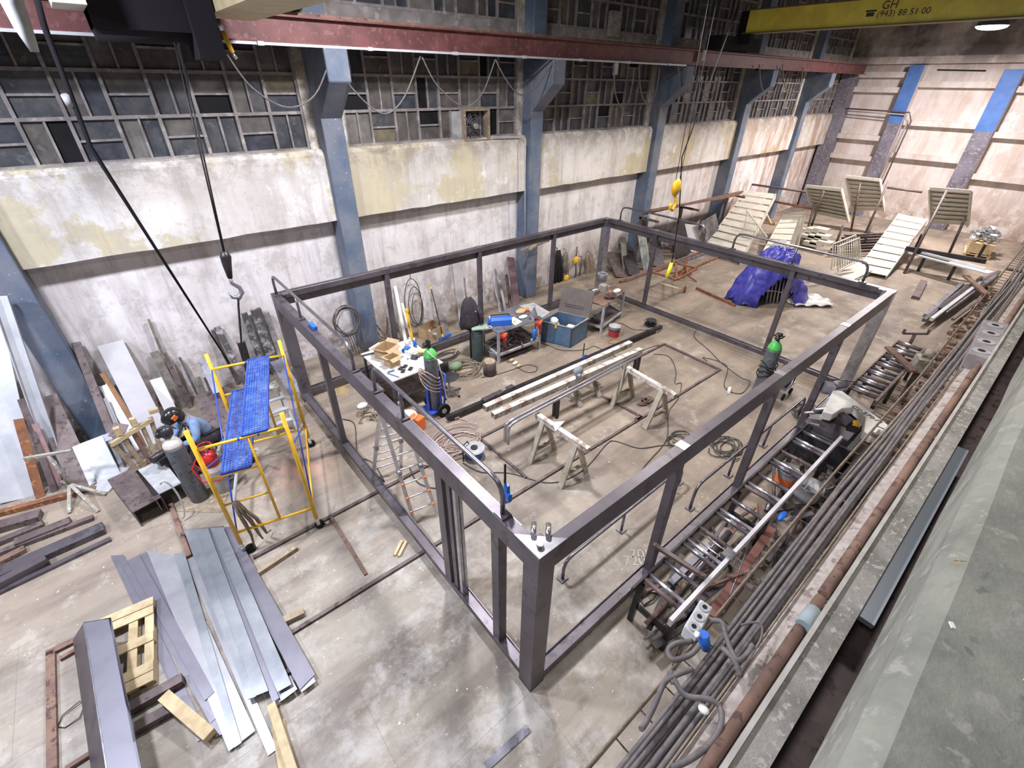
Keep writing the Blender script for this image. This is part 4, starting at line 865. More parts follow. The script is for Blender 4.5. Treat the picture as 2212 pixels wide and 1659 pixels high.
# bucket below, chair
def bucket(p,r,h,body,band,label,inner=None,extra=None,handle=True):
    T=Thing('paint_bucket',p,label,'bucket')
    T.part('pail',MB().lathe([(r*.86,0),(r*.9,h*.3),(r*.98,h*.72),(r,h),(r*1.04,h),(r*1.04,h*.96),(r*.96,h*.96),(r*.9,.02),(0.001,.02)],p,n=22,cap=False).lathe([(r*.86,0),(.001,.001)],p,n=22,cap=False),body)
    T.part('printed_band',MB().lathe([(r*.885,h*.08),(r*.975,h*.62)],(p[0],p[1],p[2]),n=22,cap=False).lathe([(r*.897,h*.08),(r*.987,h*.62)],p,n=22,cap=False),band)
    if handle: T.part('wire_handle',MB().tube([V(p)+V((r*1.03*math.cos(a),r*1.03*math.sin(a)*.3-r*.0,h*.95-abs(math.sin(a))*h*.35)) for a in [k*PI/8 for k in range(9)]],.005,5),GALV)
    return T
MAGB=mat('magenta_green_print',(.12,.35,.12),.5,0,(.10,.30,.10),3)
p=G(822,865); b=bucket((p.x,p.y,0),.17,.38,WHITE,MAGB,'white and green paint bucket under the left end of the white table')
b.part('label_band',MB().lathe([(.168,.22),(.171,.30)],(p.x,p.y,0),n=22,cap=False),mat('magenta_print',(.45,.03,.18),.5),label='magenta band of the label')
bucket(tuple(G(884,925)),.19,.36,WHITE,PAPER,'plain white bucket behind the top of the ladder')
T=Thing('office_chair',G(972,850),'low black shell chair on a star base by the trolley cylinder','chair')
q=V((G(972,850).x,G(972,850).y,0)); 
T.part('seat',MB().lathe([(.02,.42),(.14,.42),(.22,.45),(.235,.47),(.2,.465),(.02,.44)],q,n=20),BLK2)
m=MB(); n=9
for s_ in (0,.012):
    pass
vs=[];fs=[]
for t_ in (0,.015):
    for i in range(n):
        a=1.9+(i/(n-1)-.5)*1.9
        for z in (.46,.62,.78): vs.append(q+V(((.235+t_)*math.cos(a),(.235+t_)*math.sin(a),z-(.05*abs(i-4)/4 if z>.7 else 0))))
for s_ in range(2):
    for i in range(n-1):
        for j in range(2):
            b0=s_*n*3+i*3+j; fs.append((b0,b0+3,b0+4,b0+1))
fs+=[(i*3+2,i*3+5,n*3+i*3+5,n*3+i*3+2) for i in range(n-1)]+[(j,j+1,n*3+j+1,n*3+j) for j in range(2)]+[((n-1)*3+j,(n-1)*3+j+1,2*n*3-3+j+1,2*n*3-3+j) for j in range(2)]
T.part('backrest',MB().add(vs,fs,sm=True),BLK2)
T.part('column',MB().cyl(q+V((0,0,.08)),q+V((0,0,.43)),.025,n=10),CHROME)
for k in range(5):
    a=k*2*PI/5; lg=T.part('base_arm',MB().beam(q+V((0,0,.10)),q+V((.28*math.cos(a),.28*math.sin(a),.06)),.035,.03),CHROME); T.part('castor',MB().sphere(q+V((.28*math.cos(a),.28*math.sin(a),.03)),.028,8),BLACK,lg)
# cable coil on the column, cables on the wall, pole and broom
m=MB(); q=WY(748,694,9.1)
for k in range(9):
    r=.30+.03*math.sin(k*2.1); m.tube([q+V(((r+.02*math.sin(4*a+k))*math.cos(a)+.03*math.sin(k),-.02*k+.08,(r*1.25)*math.sin(a)+.02*math.cos(k))) for a in [j*2*PI/18 for j in range(18)]],.013,6,closed=True)
for k in range(5): m.tube([q+V((-.05+.06*k,0,-.3)),q+V((-.02+.07*k,-.05,-.6-.05*k)),q+V((.02+.08*k,.0,-.9-.06*k))],.011,6)
solo('coiled_cable',m,CABLE,'thick coil of grey cables hung on the first blue column inside the frame','cable')
m=MB(); q=WY(893,655,9.6)
for k,(rx,rz_) in enumerate(((.27,.75),(.22,.6),(.18,.5))): m.tube([q+V((rx*math.cos(a)+.05*k,-.02*k,rz_*math.sin(a)-.1*k)) for a in [j*2*PI/20 for j in range(20)]],.012,6,closed=True)
m.tube([q+V((0,0,1.0)),q+V((0,0,.75))],.01,5)
solo('coiled_cable',m,THIN,'loose thin black cable loops on the whitewashed wall above the yellow pole','cable')
T=Thing('yellow_pole',G(893,745),'yellow pole leaning between the white battens and the cable loops','pole'); T.part('tube',MB().cyl(G(893,745,.0),WY(878,672,9.3),.045,n=10),YEL); T.part('sleeve',MB().cyl(WY(879.5,678,9.29),WY(878,668,9.28),.06,n=10),YEL)
T=Thing('broom',G(957,728),'blue broom with dark handle and yellow tip leaning on the wall','broom')
a,b=G(957,729,.1),WY(930,618,9.6); T.part('handle',MB().cyl(a,b,.016,n=8),BLK2); T.part('grip',MB().cyl(lerp(a,b,.93),b,.02,n=8),YEL); T.part('broom_head',MB().beam(G(949,733,.06),G(973,722,.06),.07,.08),BLUEC); T.part('socket',MB().cyl(a,lerp(a,b,.06),.025,n=8),YEL)
openbox('cardboard_box',933,727,(.62,.45,.35),.3,CARD,'brown cardboard box of scrap on the floor by the broom','box',0,0)
for k in range(8):
    u,v=933+rr.uniform(-10,10),722+rr.uniform(-5,5); p=G(u,v,.15); solo('scrap_bit',MB().box((p.x,p.y,.17+.02*k),(.12,.06,.04),k*.7),(GALV,STEEL,RUST)[k%3],'scrap pieces inside the brown cardboard box by the broom','part',group='scrap in the floor box')
# rope pile and stump
def tangle(name,u,v,rx,ry,n,r,m,label,cat='cable',z=.012,seed=1,turns=14):
    rr=random.Random(seed); mb=MB(); c=G(u,v)
    for k in range(n):
        cx,cy=c.x+rr.uniform(-.35,.35)*rx,c.y+rr.uniform(-.35,.35)*ry; a0=rr.uniform(0,6); ex=rr.uniform(.5,.9);ey=rr.uniform(.5,.9)
        mb.tube([(cx+rx*ex*math.cos(a0+a)*(1+.12*math.sin(2*a+k)),cy+ry*ey*math.sin(a0+a),z+r+k*r*.35+.004*math.sin(3*a)) for a in [j*.45 for j in range(turns)]],r,6)
    return solo(name,mb,m,label,cat)
tangle('cable_heap',1008,800,.55,.45,10,.014,ROPE,'sprawling heap of tan cables on the floor left of the stump','cable',seed=4)
tangle('cable_heap',968,770,.5,.25,4,.012,THIN,'dark cables between the white table and the jacket','cable',seed=9)
q=G(1058,808); T=Thing('stump',q,'round bundle of dark vertical rods with a flat pale top','stump')
m=MB()
for k in range(26): a=k*2*PI/26; m.cyl(q+V((.15*math.cos(a),.15*math.sin(a),0)),q+V((.15*math.cos(a),.15*math.sin(a),.38)),.017,n=6)
T.part('rods',m,BRN); T.part('core',MB().cyl(q+V((0,0,.0)),q+V((0,0,.40)),.145,n=20),WOODO)
p=G(985,800); solo('green_bag',MB().sphere((p.x,p.y,.12),.2,12,sc=(1.0,.6,.6)),GRN2,'limp green bag on the floor behind the black chair','bag')
# jacket over the dark cylinder
p=G(1032,778)
T=cylinder(V((p.x,p.y,0)),.95,.15,'dark green gas cylinder standing below the draped jacket',mat('dark_green_grey',(.05,.075,.075),.5,0,(.07,.10,.10),5),mat('dgg2',(.05,.075,.075),.5),valve=False)
solo('green_plate',MB().box((p.x+.05,p.y-.05,.985),(.42,.30,.03),-.5),mat('pale_green_plate',(.32,.42,.34),.6,0,(.28,.36,.30),4),'pale green plate lying on the cylinder below the jacket','plate')
j=V((p.x-.08,p.y+.18,0)); m=MB(); rings=[(.95,.24,.17),(1.1,.27,.2),(1.3,.25,.18),(1.5,.22,.16),(1.62,.17,.13),(1.70,.11,.09),(1.74,.04,.03)]; n=22; vs=[]
for i,(z,rx,ry) in enumerate(rings):
    for k in range(n):
        a=k*2*PI/n; f=1+.09*math.sin(5*a+i*.5)+.05*math.sin(9*a); vs.append(j+V((rx*f*math.cos(a),ry*f*math.sin(a),z+.03*math.sin(4*a))))
m.add(vs,[(i*n+k,i*n+(k+1)%n,(i+1)*n+(k+1)%n,(i+1)*n+k) for i in range(len(rings)-1) for k in range(n)]+[tuple(range(n))[::-1],tuple(range((len(rings)-1)*n,len(rings)*n))],sm=True)
T=Thing('draped_jacket',j+V((0,0,.95)),'dark hooded work jacket draped upright behind the green-topped dark cylinder','jacket')
T.part('body',m,CLOTH); T.part('sleeve',MB().tube([j+V((.15,-.1,1.5)),j+V((.24,-.16,1.3)),j+V((.22,-.20,1.05))],[.07,.08,.06],10),CLOTH); T.part('badge',MB().sphere(j+V((.06,-.19,1.42)),.014,8),PAPER)
solo('stand_pole',MB().cyl((j.x,j.y,0),(j.x,j.y,1.0),.03,n=8),BLKST,'short dark pole holding up the draped jacket','pole')
# bench one
def bench(pts,z,label,shelf,name='welding_bench',top=STEEL2,t=.025):
    c=sum(pts,V((0,0,0)))/4; T=Thing(name,(c.x,c.y,0),label,'bench')
    T.part('bench_top',MB().poly([V((p.x,p.y,z-t)) for p in pts],t,nrm=(0,0,1)),top,bevel=.003)
    for p in pts:
        q=lerp(p,c,.06); T.part('leg',MB().span((q.x-.03,q.y-.03,0),(q.x+.03,q.y+.03,z-t)),GREYL)
    if shelf:
        ps=[lerp(p,c,.05) for p in pts]
        T.part('shelf',MB().poly([V((p.x,p.y,shelf)) for p in ps],.03,nrm=(0,0,1)),BRN)
        for k in range(4): T.part('edge_bar',MB().beam(V((ps[k].x,ps[k].y,shelf+.04)),V((ps[(k+1)%4].x,ps[(k+1)%4].y,shelf+.04)),.05,.06),GREYL)
    return T
zb=.93
bA,bB,bC,bD=G(1075,720,zb),G(1171,687,zb),G(1122,655,zb),G(1040,694,zb)
T=bench([bA,bB,bC,bD],zb,'steel welding bench with red vices, between the draped jacket and the blue chest',.22)
T.part('bench_top_wing',MB().poly([G(1122,662,zb-.024),G(1171,688,zb-.024),G(1188,676,zb-.024),G(1152,655,zb-.024)],.024,nrm=(0,0,1)),GREYL)
for k,(u,v,s) in enumerate(((1088,729,'left'),(1164,702,'right'))):
    p=G(u,v,zb-.12); V1=Thing('bench_vice',p,'red clamp vice on the '+s+' front leg of the welding bench','vice')
    V1.part('body',MB().box(p+V((0,0,.05)),(.18,.10,.10),.4).box(p+V((.02,-.03,-.05)),(.12,.08,.08),.7),RED,bevel=.01); V1.part('jaw',MB().box(p+V((0,-.07,.10)),(.16,.03,.07),.4),ORG); V1.part('spindle',MB().cyl(p+V((0,-.02,.0)),p+V((0.03,-.05,-.28)),.02,n=8),RED)
T=Thing('toolbox',G(1080,700,zb),'blue open-handled metal toolbox on the welding bench','toolbox',rz=-.52)
T.part('box_body',MB().span((-.30,-.11,0),(.30,.11,.15)),BLUEC,local=True,bevel=.01); T.part('lid',MB().poly([(-.30,-.11,.15),(-.30,.11,.15),(-.30,.05,.21),(-.30,-.05,.21)],.6,nrm=(1,0,0)),BLUEC,local=True); T.part('carry_handle',MB().tube([(-.24,.0,.21),(-.24,0,.27),(.24,0,.27),(.24,0,.21)],.014,8),BLACK,local=True)
bottle(1058,704,zb,.045,.27,BLUEC,'blue spray bottle with white cap left of the blue toolbox')
solo('paper_sheet',MB().poly([G(1098,692,zb+.002),G(1113,703,zb+.002),G(1128,695,zb+.002),G(1110,684,zb+.002)],.002,nrm=(0,0,1)),PAPER,'white sheet of paper on the welding bench','paper')
solo('tape_measure',MB().box(G(1112,694,zb+.02),(.07,.03,.03),.4),YEL,'small yellow tool lying on the white paper','tool')
T=Thing('chrome_cone',G(1153,688,zb),'shiny metal lamp cone standing at the right end of the welding bench','lamp shade'); p=G(1153,688,zb)
T.part('cone',MB().lathe([(.13,0),(.10,.12),(.05,.24),(.03,.30),(.03,.38)],p,n=22),CHROME)
solo('orange_cup',MB().lathe([(.04,0),(.05,.09),(.04,.09)],G(1139,672,zb),n=14),ORG,'orange cap on the back of the welding bench','cup')
m=MB().sphere(G(1125,672,zb+.04),.15,12,sc=(1.2,.8,.4)); m.v=[q+V((0,0,.02*math.sin(q.x*40)*math.cos(q.y*37))) for q in m.v]
solo('tan_rag',m,CARD,'crumpled tan rag at the back of the welding bench','rag')
m=MB().sphere(G(1130,684,zb+.03),.10,10,sc=(1.5,.8,.35)); solo('white_rag',m,PAPER,'white rag with dark stains in the middle of the welding bench','rag')
solo('wire_coil',MB().tube([G(1057,709,zb+.02)+V((.07*math.cos(a),.07*math.sin(a),.003*k)) for k,a in enumerate([j*.6 for j in range(18)])],.01,6),GALV,'small ring of wire at the left corner of the welding bench','coil')
solo('white_tub',MB().lathe([(.13,0),(.15,.2),(.16,.22),(.14,.22),(.12,.02)],G(1068,772),n=18),GREYL,'white tub on the floor under the left end of the welding bench','tub')
T=Thing('power_tool',G(1147,735,.55),'blue grinder hanging by its lead from the front edge of the welding bench','tool')
q=V((bB.x,bB.y,0))+(bA-bB)*.2+V((-.03,-.08,0)); q=V((q.x,q.y,.60)); T.part('body',MB().tube([q+V((-.04,0,-.18)),q+V((0,0,0)),q+V((.02,0,.14))],[.06,.055,.045],10),BLUEC); T.part('guard',MB().cyl(q+V((-.05,-.03,-.20)),q+V((-.05,.03,-.20)),.08,n=16),STEELB); T.part('lead',MB().tube([q+V((.02,0,.14)),q+V((.03,0,.25)),q+V((.02,.02,.32))],.01,6),BLACK)
m=0
for k in range(26):
    t1,t2=rr.uniform(.12,.9),rr.uniform(.1,.9); p=lerp(lerp(bA,bB,t1),lerp(bD,bC,t1),t2); p=V((p.x,p.y,.27+rr.uniform(0,.03)))
    a=rr.uniform(0,3); d=V((math.cos(a),math.sin(a),rr.uniform(-.05,.1)))*rr.uniform(.08,.2)
    o=solo('shelf_scrap',MB().beam(p-d+V((0,0,.02)),p+d+V((0,0,.02)),rr.uniform(.02,.06),rr.uniform(.02,.05)),(BRN,STEEL,OLDP,RUSTD)[k%4],'offcuts and clamps jumbled on the lower shelf of the welding bench','part',group='scrap on the bench shelf')
for k in range(3): 
    q=G(1105+8*k,778+6*k,.05); solo('pale_lump',MB().sphere((q.x,q.y,.05),.06,10,sc=(1.4,.8,.8)),WOOD if k!=1 else PAPER,('left','middle','right')[k]+' one of three pale lumps on the floor in front of the welding bench','lump')
# blue chest
cF,cL,cR=G(1232,752),G(1166,735),G(1267,729); H_=.62
ux=(cL-cF); uy=(cR-cF); cB=cL+uy
T=Thing('tool_chest',((cF.x+cB.x)/2,(cF.y+cB.y)/2,0),'big blue steel tool chest with raised grey-brown lid','chest')
m=MB(); t=.03
def wallp(a,b): 
    n=(b-a).normalized().cross(V((0,0,1))); return m.poly([a,b,b+V((0,0,H_)),a+V((0,0,H_))],t,nrm=n)
cs=[cF,cL,cB,cR]; cen=(cF+cB)/2
for k in range(4):
    a,b=cs[k],cs[(k+1)%4]; n=((cen-(a+b)/2)); n.z=0; n.normalize(); m.poly([a,b,b+V((0,0,H_)),a+V((0,0,H_))],t,nrm=n)
m.poly([p+V((0,0,.01)) for p in cs],.02,nrm=(0,0,1)); T.part('chest_body',m,NAVY)
h0=cL+V((0,0,H_)); h1=cB+V((0,0,H_)); 
h0,h1=cL+uy*.0,cB
back0,back1=cR+V((0,0,H_)),cB+V((0,0,H_))
# the lid opens at the side away from the camera (between cL.. cB) and leans back a little
ln=(cR-cF).normalized(); e=.74
T.part('lid',MB().poly([back0,back1,back1+ln*.16+V((0,0,e)),back0+ln*.16+V((0,0,e))],.035,nrm=ln),mat('inner_lid_grey_brown',(.15,.13,.12),.6,.2,(.19,.165,.15),3))
T.part('lid_grip',MB().beam(lerp(back0,back1,.2)+ln*.03+V((0,0,.3))-ln*.05,lerp(back0,back1,.8)+ln*.03+V((0,0,.3))-ln*.05,.02,.02),BRN)
T.part('latch',MB().box(lerp(cF,cL,.5)+V((0,0,H_-.05))-ln*0+V((-.0,-.0,0)),(.06,.06,.12),.5),YEL,label='brassy latch')
T.part('rim',MB().beam(cF+V((0,0,H_)),cL+V((0,0,H_)),.04,.02).beam(cF+V((0,0,H_)),cR+V((0,0,H_)),.04,.02).beam(cR+V((0,0,H_)),cB+V((0,0,H_)),.04,.02),OLDP)
p=lerp(cen,cL,.45); bucket((p.x,p.y,.04),.15,.48,WHITE,NAVY,'white and navy paint pail inside the blue chest')
solo('white_rag',MB().sphere((p.x,p.y,.60),.13,10,sc=(1,1,.8)),PAPER,'wad of spotted white rags heaped in the pail inside the chest','rag')
p=lerp(cen,cR,.3); solo('paper_carton',MB().box((p.x,p.y,.32),(.3,.3,.3),.3).move((0,0,-.1)),PAPER,'white carton with faded red print inside the blue chest','carton')
p=lerp(cen,cR,.75); solo('white_cloth',MB().sphere((p.x,p.y,.40),.13,10,sc=(1,.8,.6)),PAPER,'white cloth in the right corner inside the blue chest','cloth')
# bench two
za=.9
dA,dB,dC,dD=G(1305,661,za),G(1351,628,za),G(1322,612,za),G(1268,650,za)
T=bench([dA,dB,dC,dD],za,'rusty-topped steel bench with pale legs behind the blue chest',.15,top=RUSTD)
p=G(1300,606,za+.0); T=Thing('steel_drum_fan',p,'round metal canister with a grille at the back of the rusty bench','canister'); T.part('can',MB().lathe([(.15,0),(.16,.02),(.16,.2),(.14,.22),(.13,.20),(.02,.19)],p,n=20),STEEL2); T.part('rim',MB().tube([p+V((.15*math.cos(a),.15*math.sin(a),.23)) for a in [k*PI/8 for k in range(16)]],.012,6,closed=True),GALV)
p=G(1283,633,za+.05); solo('bench_motor',MB().cyl(p+V((-.14,.0,.06)),p+V((.14,0,.06)),.10,n=18).box(p,(.2,.16,.08)),STEELB,'shiny round motor body on the rusty bench, left side','motor')
p=G(1302,626,za+.04); solo('machine_block',MB().box(p+V((0,0,.06)),(.25,.2,.2),.3).box(p+V((.2,.02,.02)),(.12,.2,.12),.3),OLDP,'dull square machine head in the middle of the rusty bench','machine')
p=G(1318,642,za+.02); m=MB()
for k in range(7): m.tube([p+V(((.10+.02*k)*math.cos(a),(.06+.015*k)*math.sin(a),.01*k+.01*math.sin(2*a))) for a in [j*.5 for j in range(14)]],.010,6)
solo('coiled_lead',m,BRN,'tangle of brown leads on the rusty bench','cable')
solo('white_rag',MB().sphere(G(1333,628,za+.04),.12,10,sc=(1.3,.8,.5)),PAPER,'white rag on the right corner of the rusty bench','rag')
solo('orange_tool',MB().box(G(1318,632,za+.03),(.16,.05,.05),.9),ORG,'small orange-handled tool beside the rag on the rusty bench','tool')
REDP=mat('red_print',(.42,.03,.05),.5,0,(.36,.03,.04),4)
p=G(1325,726); b=bucket((p.x,p.y,0),.17,.34,GREYL,REDP,'grey pail with red lower label standing in front of the rusty bench')
b.part('dark_print',MB().lathe([(.166,.20),(.169,.26)],(p.x,p.y,0),n=22,cap=False),INK,label='dark lettering band')
p=G(1290,705); b=bucket((p.x,p.y,0),.16,.34,GREYL,REDP,'red-labelled paint pail half under the rusty bench, beside the chest')
b.part('dark_print',MB().lathe([(.155,.20),(.160,.28)],(p.x,p.y,0),n=22,cap=False),NAVY)
q=G(1405,702); T=Thing('cable_reel',q,'small black cable reel on the floor beside the far frame rail','cable reel')
T.part('drum',MB().cyl(q+V((0,0,.05)),q+V((0,0,.16)),.12,n=18),BLK2); T.part('flange',MB().cyl(q+V((0,0,.04)),q+V((0,0,.055)),.18,n=20),BLACK); T.part('flange',MB().cyl(q+V((0,0,.16)),q+V((0,0,.175)),.16,n=20),BLK2); T.part('stand',MB().tube([q+V((-.2,-.1,.01)),q+V((-.2,.1,.01)),q+V((-.2,.1,.2)),q+V((-.2,-.1,.2)),q+V((-.2,-.1,.01))],.01,6).box(q+V((-.17,0,.09)),(.06,.04,.04)),BLACK)
# =================== PIPES AND SAWHORSES
zs=.96
def horse(a,b,za_,label,legs):
    A_,B_=G(*a,za_),G(*b,za_); T=Thing('sawhorse',((A_.x+B_.x)/2,(A_.y+B_.y)/2,0),label,'sawhorse')
    d=(B_-A_).normalized(); n=V((-d.y,d.x,0)); L=(B_-A_).length
    T.part('top_bar',MB().beam(A_-V((0,0,.05)),B_-V((0,0,.05)),.10,.10,prof=[(-.05,-.05),(.05,-.05),(.05,.05),(-.05,.05)],cap=False).beam(A_-V((0,0,.05))+d*.02,B_-V((0,0,.05))-d*.02,.085,.085),WEAR)
    for t in (.16,.80):
        P=lerp(A_,B_,t)
        for s in(-1,1): T.part('leg',MB().beam(P+n*s*.04-V((0,0,.08)),V((P.x,P.y,0))+n*s*.34,.11,.05,side=d),mat('whitish_timber_leg',(.46,.43,.36),.85,0,(.34,.30,.23),4) if legs else OLDP)
        T.part('cross_bar',MB().beam(V((P.x,P.y,.30))+n*.26+d*.04,V((P.x,P.y,.30))-n*.26+d*.04,.07,.035),WOODO)
    return T
horse((1160,892),(1272,968),zs-.02,'nearest painted sawhorse on the floor, with a triangular plate lying on it',1)
horse((1340,782),(1460,852),zs-.02,'sawhorse with splayed timber legs on the right, beyond the nearest one',1)
horse((1225,830),(1290,800),zs-.45,'lower trestle hidden under the middle of the painted tubes',0)
solo('triangular_plate',MB().poly([G(1193,912,zs+.02),G(1220,910,zs+.02),G(1200,932,zs-.03)],.006,nrm=(0,0,1)),GALV,'small triangular gusset plate on the nearest sawhorse','plate')
def rod(name,a,b,z,w,m,label,cat,hollow=1,z2=None):
    A_,B_=G(*a,z),G(*b,z if z2 is None else z2); k=w*.12
    return solo(name,MB().beam(A_,B_,w,w,prof=[(-w/2,-w/2),(w/2,-w/2),(w/2,w/2),(-w/2,w/2)],cap=False).beam(A_+(B_-A_).normalized()*.05,B_-(B_-A_).normalized()*.05,w*.86,w*.86),m,label,cat)
for k,(a,b,l) in enumerate((((1047,882),(1362,742),'farther square tube with flaked white paint, resting across the trestles'),((1065,898),(1384,757),'nearer square tube with flaked white paint, resting across the trestles'))):
    T=Thing('painted_square_tube',G(*a,zs),l,'tube'); A_,B_=G(*a,zs),G(*b,zs)
    T.part('tube_wall',MB().beam(A_,B_,.12,.12,cap=False).beam(A_+V((.06,0,0)),B_,.10,.10),WEAR)
# two bright pipe rails on the sawhorses
for k,off in enumerate((0,.09)):
    A_,B_=G(1102,908,zs+.05),G(1380,763,zs+.05); o=V((.0,-off,0)); d=(B_-A_).normalized()
    T=Thing('pipe_rail',A_+o,('farther','nearer')[k]+' bright bent pipe rail lying across the sawhorses','handrail')
    T.part('pipe',MB().tube([A_+o+V((-.12,0,-.45)),A_+o+V((-.12,0,-.15)),A_+o+V((-.09,0,-.05)),A_+o+V((0,0,-.01)),A_+o+d*.12,B_+o],.03,12),CHROME)
    for t in(.30,.98): T.part('stanchion',MB().beam(lerp(A_,B_,t)+o,lerp(A_,B_,t)+o-V((0,0,.48)),.06,.05,side=d),BLKST)
T=Thing('black_square_tube',G(963,908,.1),'long black square tube lying on the floor in front of the chests','tube'); A_,B_=G(965,903,.12),G(1428,706,.12)
T.part('tube_wall',MB().beam(A_,B_,.10,.10),BLKST)
for t in(.03,.5,.97): T.part('packing_block',MB().box(lerp(A_,B_,t)-V((0,0,.085)),(.10,.14,.07)),WOODO)
for k,(u,v) in enumerate(((1050,863),(1064,856),(1078,850),(1102,838))):
    p=G(u,v,.17); solo('clamp_plate',MB().box(p+V((0,0,.02)),(.20,.12,.04),.05),STEEL,('first','second','third','rightmost')[k]+' of the four flat blocks from the left on the long black tube','block')
p=lerp(A_,B_,.555); T=Thing('bar_clamp',p,'blue-handled clamp standing on the long black tube','clamp'); T.part('clamp_bar',MB().beam(p+V((0,0,.05)),p+V((0,0,.50)),.02,.02),BLKST); T.part('jaw',MB().box(p+V((.03,-.03,.11)),(.11,.04,.10)),BLUEC)
p=lerp(G(1065,898,zs),G(1384,757,zs),.53)+V((0,0,.07)); T=Thing('grinder_glove',p,'grey glove and grinder resting on the painted tubes','grinder'); m=MB().sphere(p+V((0,.05,.07)),.12,12,sc=(1.1,.8,.8)); m.v=[q+V((0,0,.015*math.sin(q.x*60))) for q in m.v]; T.part('glove',m,mat('grey_glove',(.20,.23,.24),.9,0,(.15,.17,.18),9)); T.part('grinder_head',MB().cyl(p+V((-.15,-.1,.03)),p+V((-.05,-.03,.03)),.06,n=14).cyl(p+V((-.16,-.1,.03)),p+V((-.13,-.09,.03)),.05,n=14),STEEL2)
tangle('rag_strap',1392,868,.28,.12,5,.022,mat('brown_strap',(.16,.12,.09),.9),'folded brown strap on the floor under the right sawhorse','strap',seed=12)
# blue-flanged extension reel
q=G(1025,985); T=Thing('cable_reel',q,'round cable reel with grey disc and blue base on the floor beyond the near handrail','cable reel')
T.part('drum',MB().cyl(q+V((0,0,.03)),q+V((0,0,.20)),.17,n=22),BLUEC); T.part('flange',MB().cyl(q+V((0,0,.20)),q+V((0,0,.215)),.21,n=26),GREYL); T.part('hub',MB().cyl(q+V((0,0,.215)),q+V((0,0,.235)),.07,n=14),BLK2); T.part('stand',MB().tube([q+V((-.26,.0,.01)),q+V((-.2,.12,.25)),q+V((-.05,.16,.3)),q+V((0.1,.2,.01))],.012,6),BLACK)
p=G(903,925); solo('red_case',MB().box((p.x,p.y,.16),(.20,.28,.30),.3),ORG,'bright orange-red can behind the handrail, right of the ladder top','can')
# scraps of rag and rope near the table
rr=random.Random(11); m=MB()
for k in range(16):
    c=G(rr.uniform(782,845),rr.uniform(880,915)); m.tube([(c.x+.12*math.cos(a+k)+.03*math.sin(3*a),c.y+.10*math.sin(a),.02+.01*k*.3) for a in [j*.6 for j in range(8)]],.014,5)
solo('rope_scraps',m,ROPE,'heap of tan rope and rag scraps on the floor left of the white table','rope')
solo('pale_rag',MB().sphere(G(783,876,.05),.13,10,sc=(1,.7,.5)),PAPER,'pale crumpled rag at the end of the rope scraps','rag')
# ladder
N1,N2,F1,F2=G(897,1134),G(945,1115),G(806,1028),G(866,1008)
ap=(N1+F1)/2; ap2=(N2+F2)/2; zt=ZV(ap,858,885)
T=Thing('folding_ladder',((ap.x+ap2.x)/2,(ap.y+ap2.y)/2,0),'aluminium folding ladder with orange rung ends behind the left frame side','ladder')
t1=V((ap.x,ap.y,zt)); t2=V((ap2.x,ap2.y,zt)); t1=lerp(t1,t2,.12); t2=lerp(t1,t2,.8)
for a,b,n in ((N1,t1,'f'),(N2,t2,'f'),(F1,t1,'r'),(F2,t2,'r')): 
    st=T.part('stile',MB().beam(a,b,.06,.03,side=(N2-N1)),ALU); T.part('hinge',MB().cyl(lerp(a,b,.48)+V((-.03,0,0)),lerp(a,b,.48)+V((.03,0,0)),.05,n=12),STEEL2,st)
for (a,b) in ((N1,N2),(F1,F2)):
    for k in range(1,8):
        f=k/8; P,Q=lerp(a,t1,f),lerp(b,t2,f); T.part('rung',MB().cyl(P,Q,.016,n=8),ALU)
        if a is N1 and k in(1,2,3):
            for e_ in(P,Q): T.part('rung_cap',MB().cyl(e_-V((.025,0,0)),e_+V((.025,0,0)),.028,n=10),ORG)
T.part('hinge',MB().cyl(t1+V((0,0,-.02)),t1+V((0,0,.08)),.045,n=10),ALU); T.part('hinge',MB().cyl(t2+V((0,0,-.02)),t2+V((0,0,.08)),.045,n=10),ALU)
# step ladder behind the scaffold
q=G(608,880); z=1.05; s0=G(598,868); T=Thing('step_stool',V((q.x,q.y,0)),'small worn aluminium step ladder standing behind the blue deck','step ladder')
c0=V((.05,6.95,0)); c0=G(612,925)
T.part('top_step',MB().box(c0+V((0,.1,1.0)),(.36,.26,.05)),mat('paint_spattered_step',(.5,.5,.47),.7,0,(.16,.18,.13),9))
for s in(-1,1): T.part('front_stile',MB().beam(c0+V((s*.16,.05,1.0)),c0+V((s*.22,-.22,0)),.05,.03,side=(1,0,0)),GALV); T.part('rear_leg',MB().beam(c0+V((s*.16,.18,1.0)),c0+V((s*.22,.55,0)),.03,.03,side=(1,0,0)),GALV)
for k,z in enumerate((.25,.5,.75)): T.part('step',MB().box(c0+V((0,-.22+.27*z+.02,z)),(.38,.12,.03)),GALV)
# =================== LEADS ON THE FLOOR
def lead(label,pts,r=.010,m=THIN,name='floor_cable'):
    P=[G(*p,r+.002) for p in pts]; Q=[]
    n=len(P)
    for i in range(n-1):
        p0,p1,p2,p3=P[max(i-1,0)],P[i],P[i+1],P[min(i+2,n-1)]
        for k in range(6):
            t=k/6; Q.append(.5*((2*p1)+(p2-p0)*t+(2*p0-5*p1+4*p2-p3)*t*t+(3*p1-p0-3*p2+p3)*t**3))
    Q.append(P[-1]); return solo(name,MB().tube(Q,r,6),m,label,'cable')
lead('long dark lead winding over the floor just inside the left frame side',[(740,905),(765,915),(770,960),(775,985),(805,1000),(830,1040),(800,1010)])
lead('thin lead looping from the cable reel past the nearest sawhorse to the right',[(1000,1000),(1040,1020),(1100,1022),(1190,1043),(1260,1015),(1310,960),(1330,953),(1380,968),(1430,962),(1465,963)])
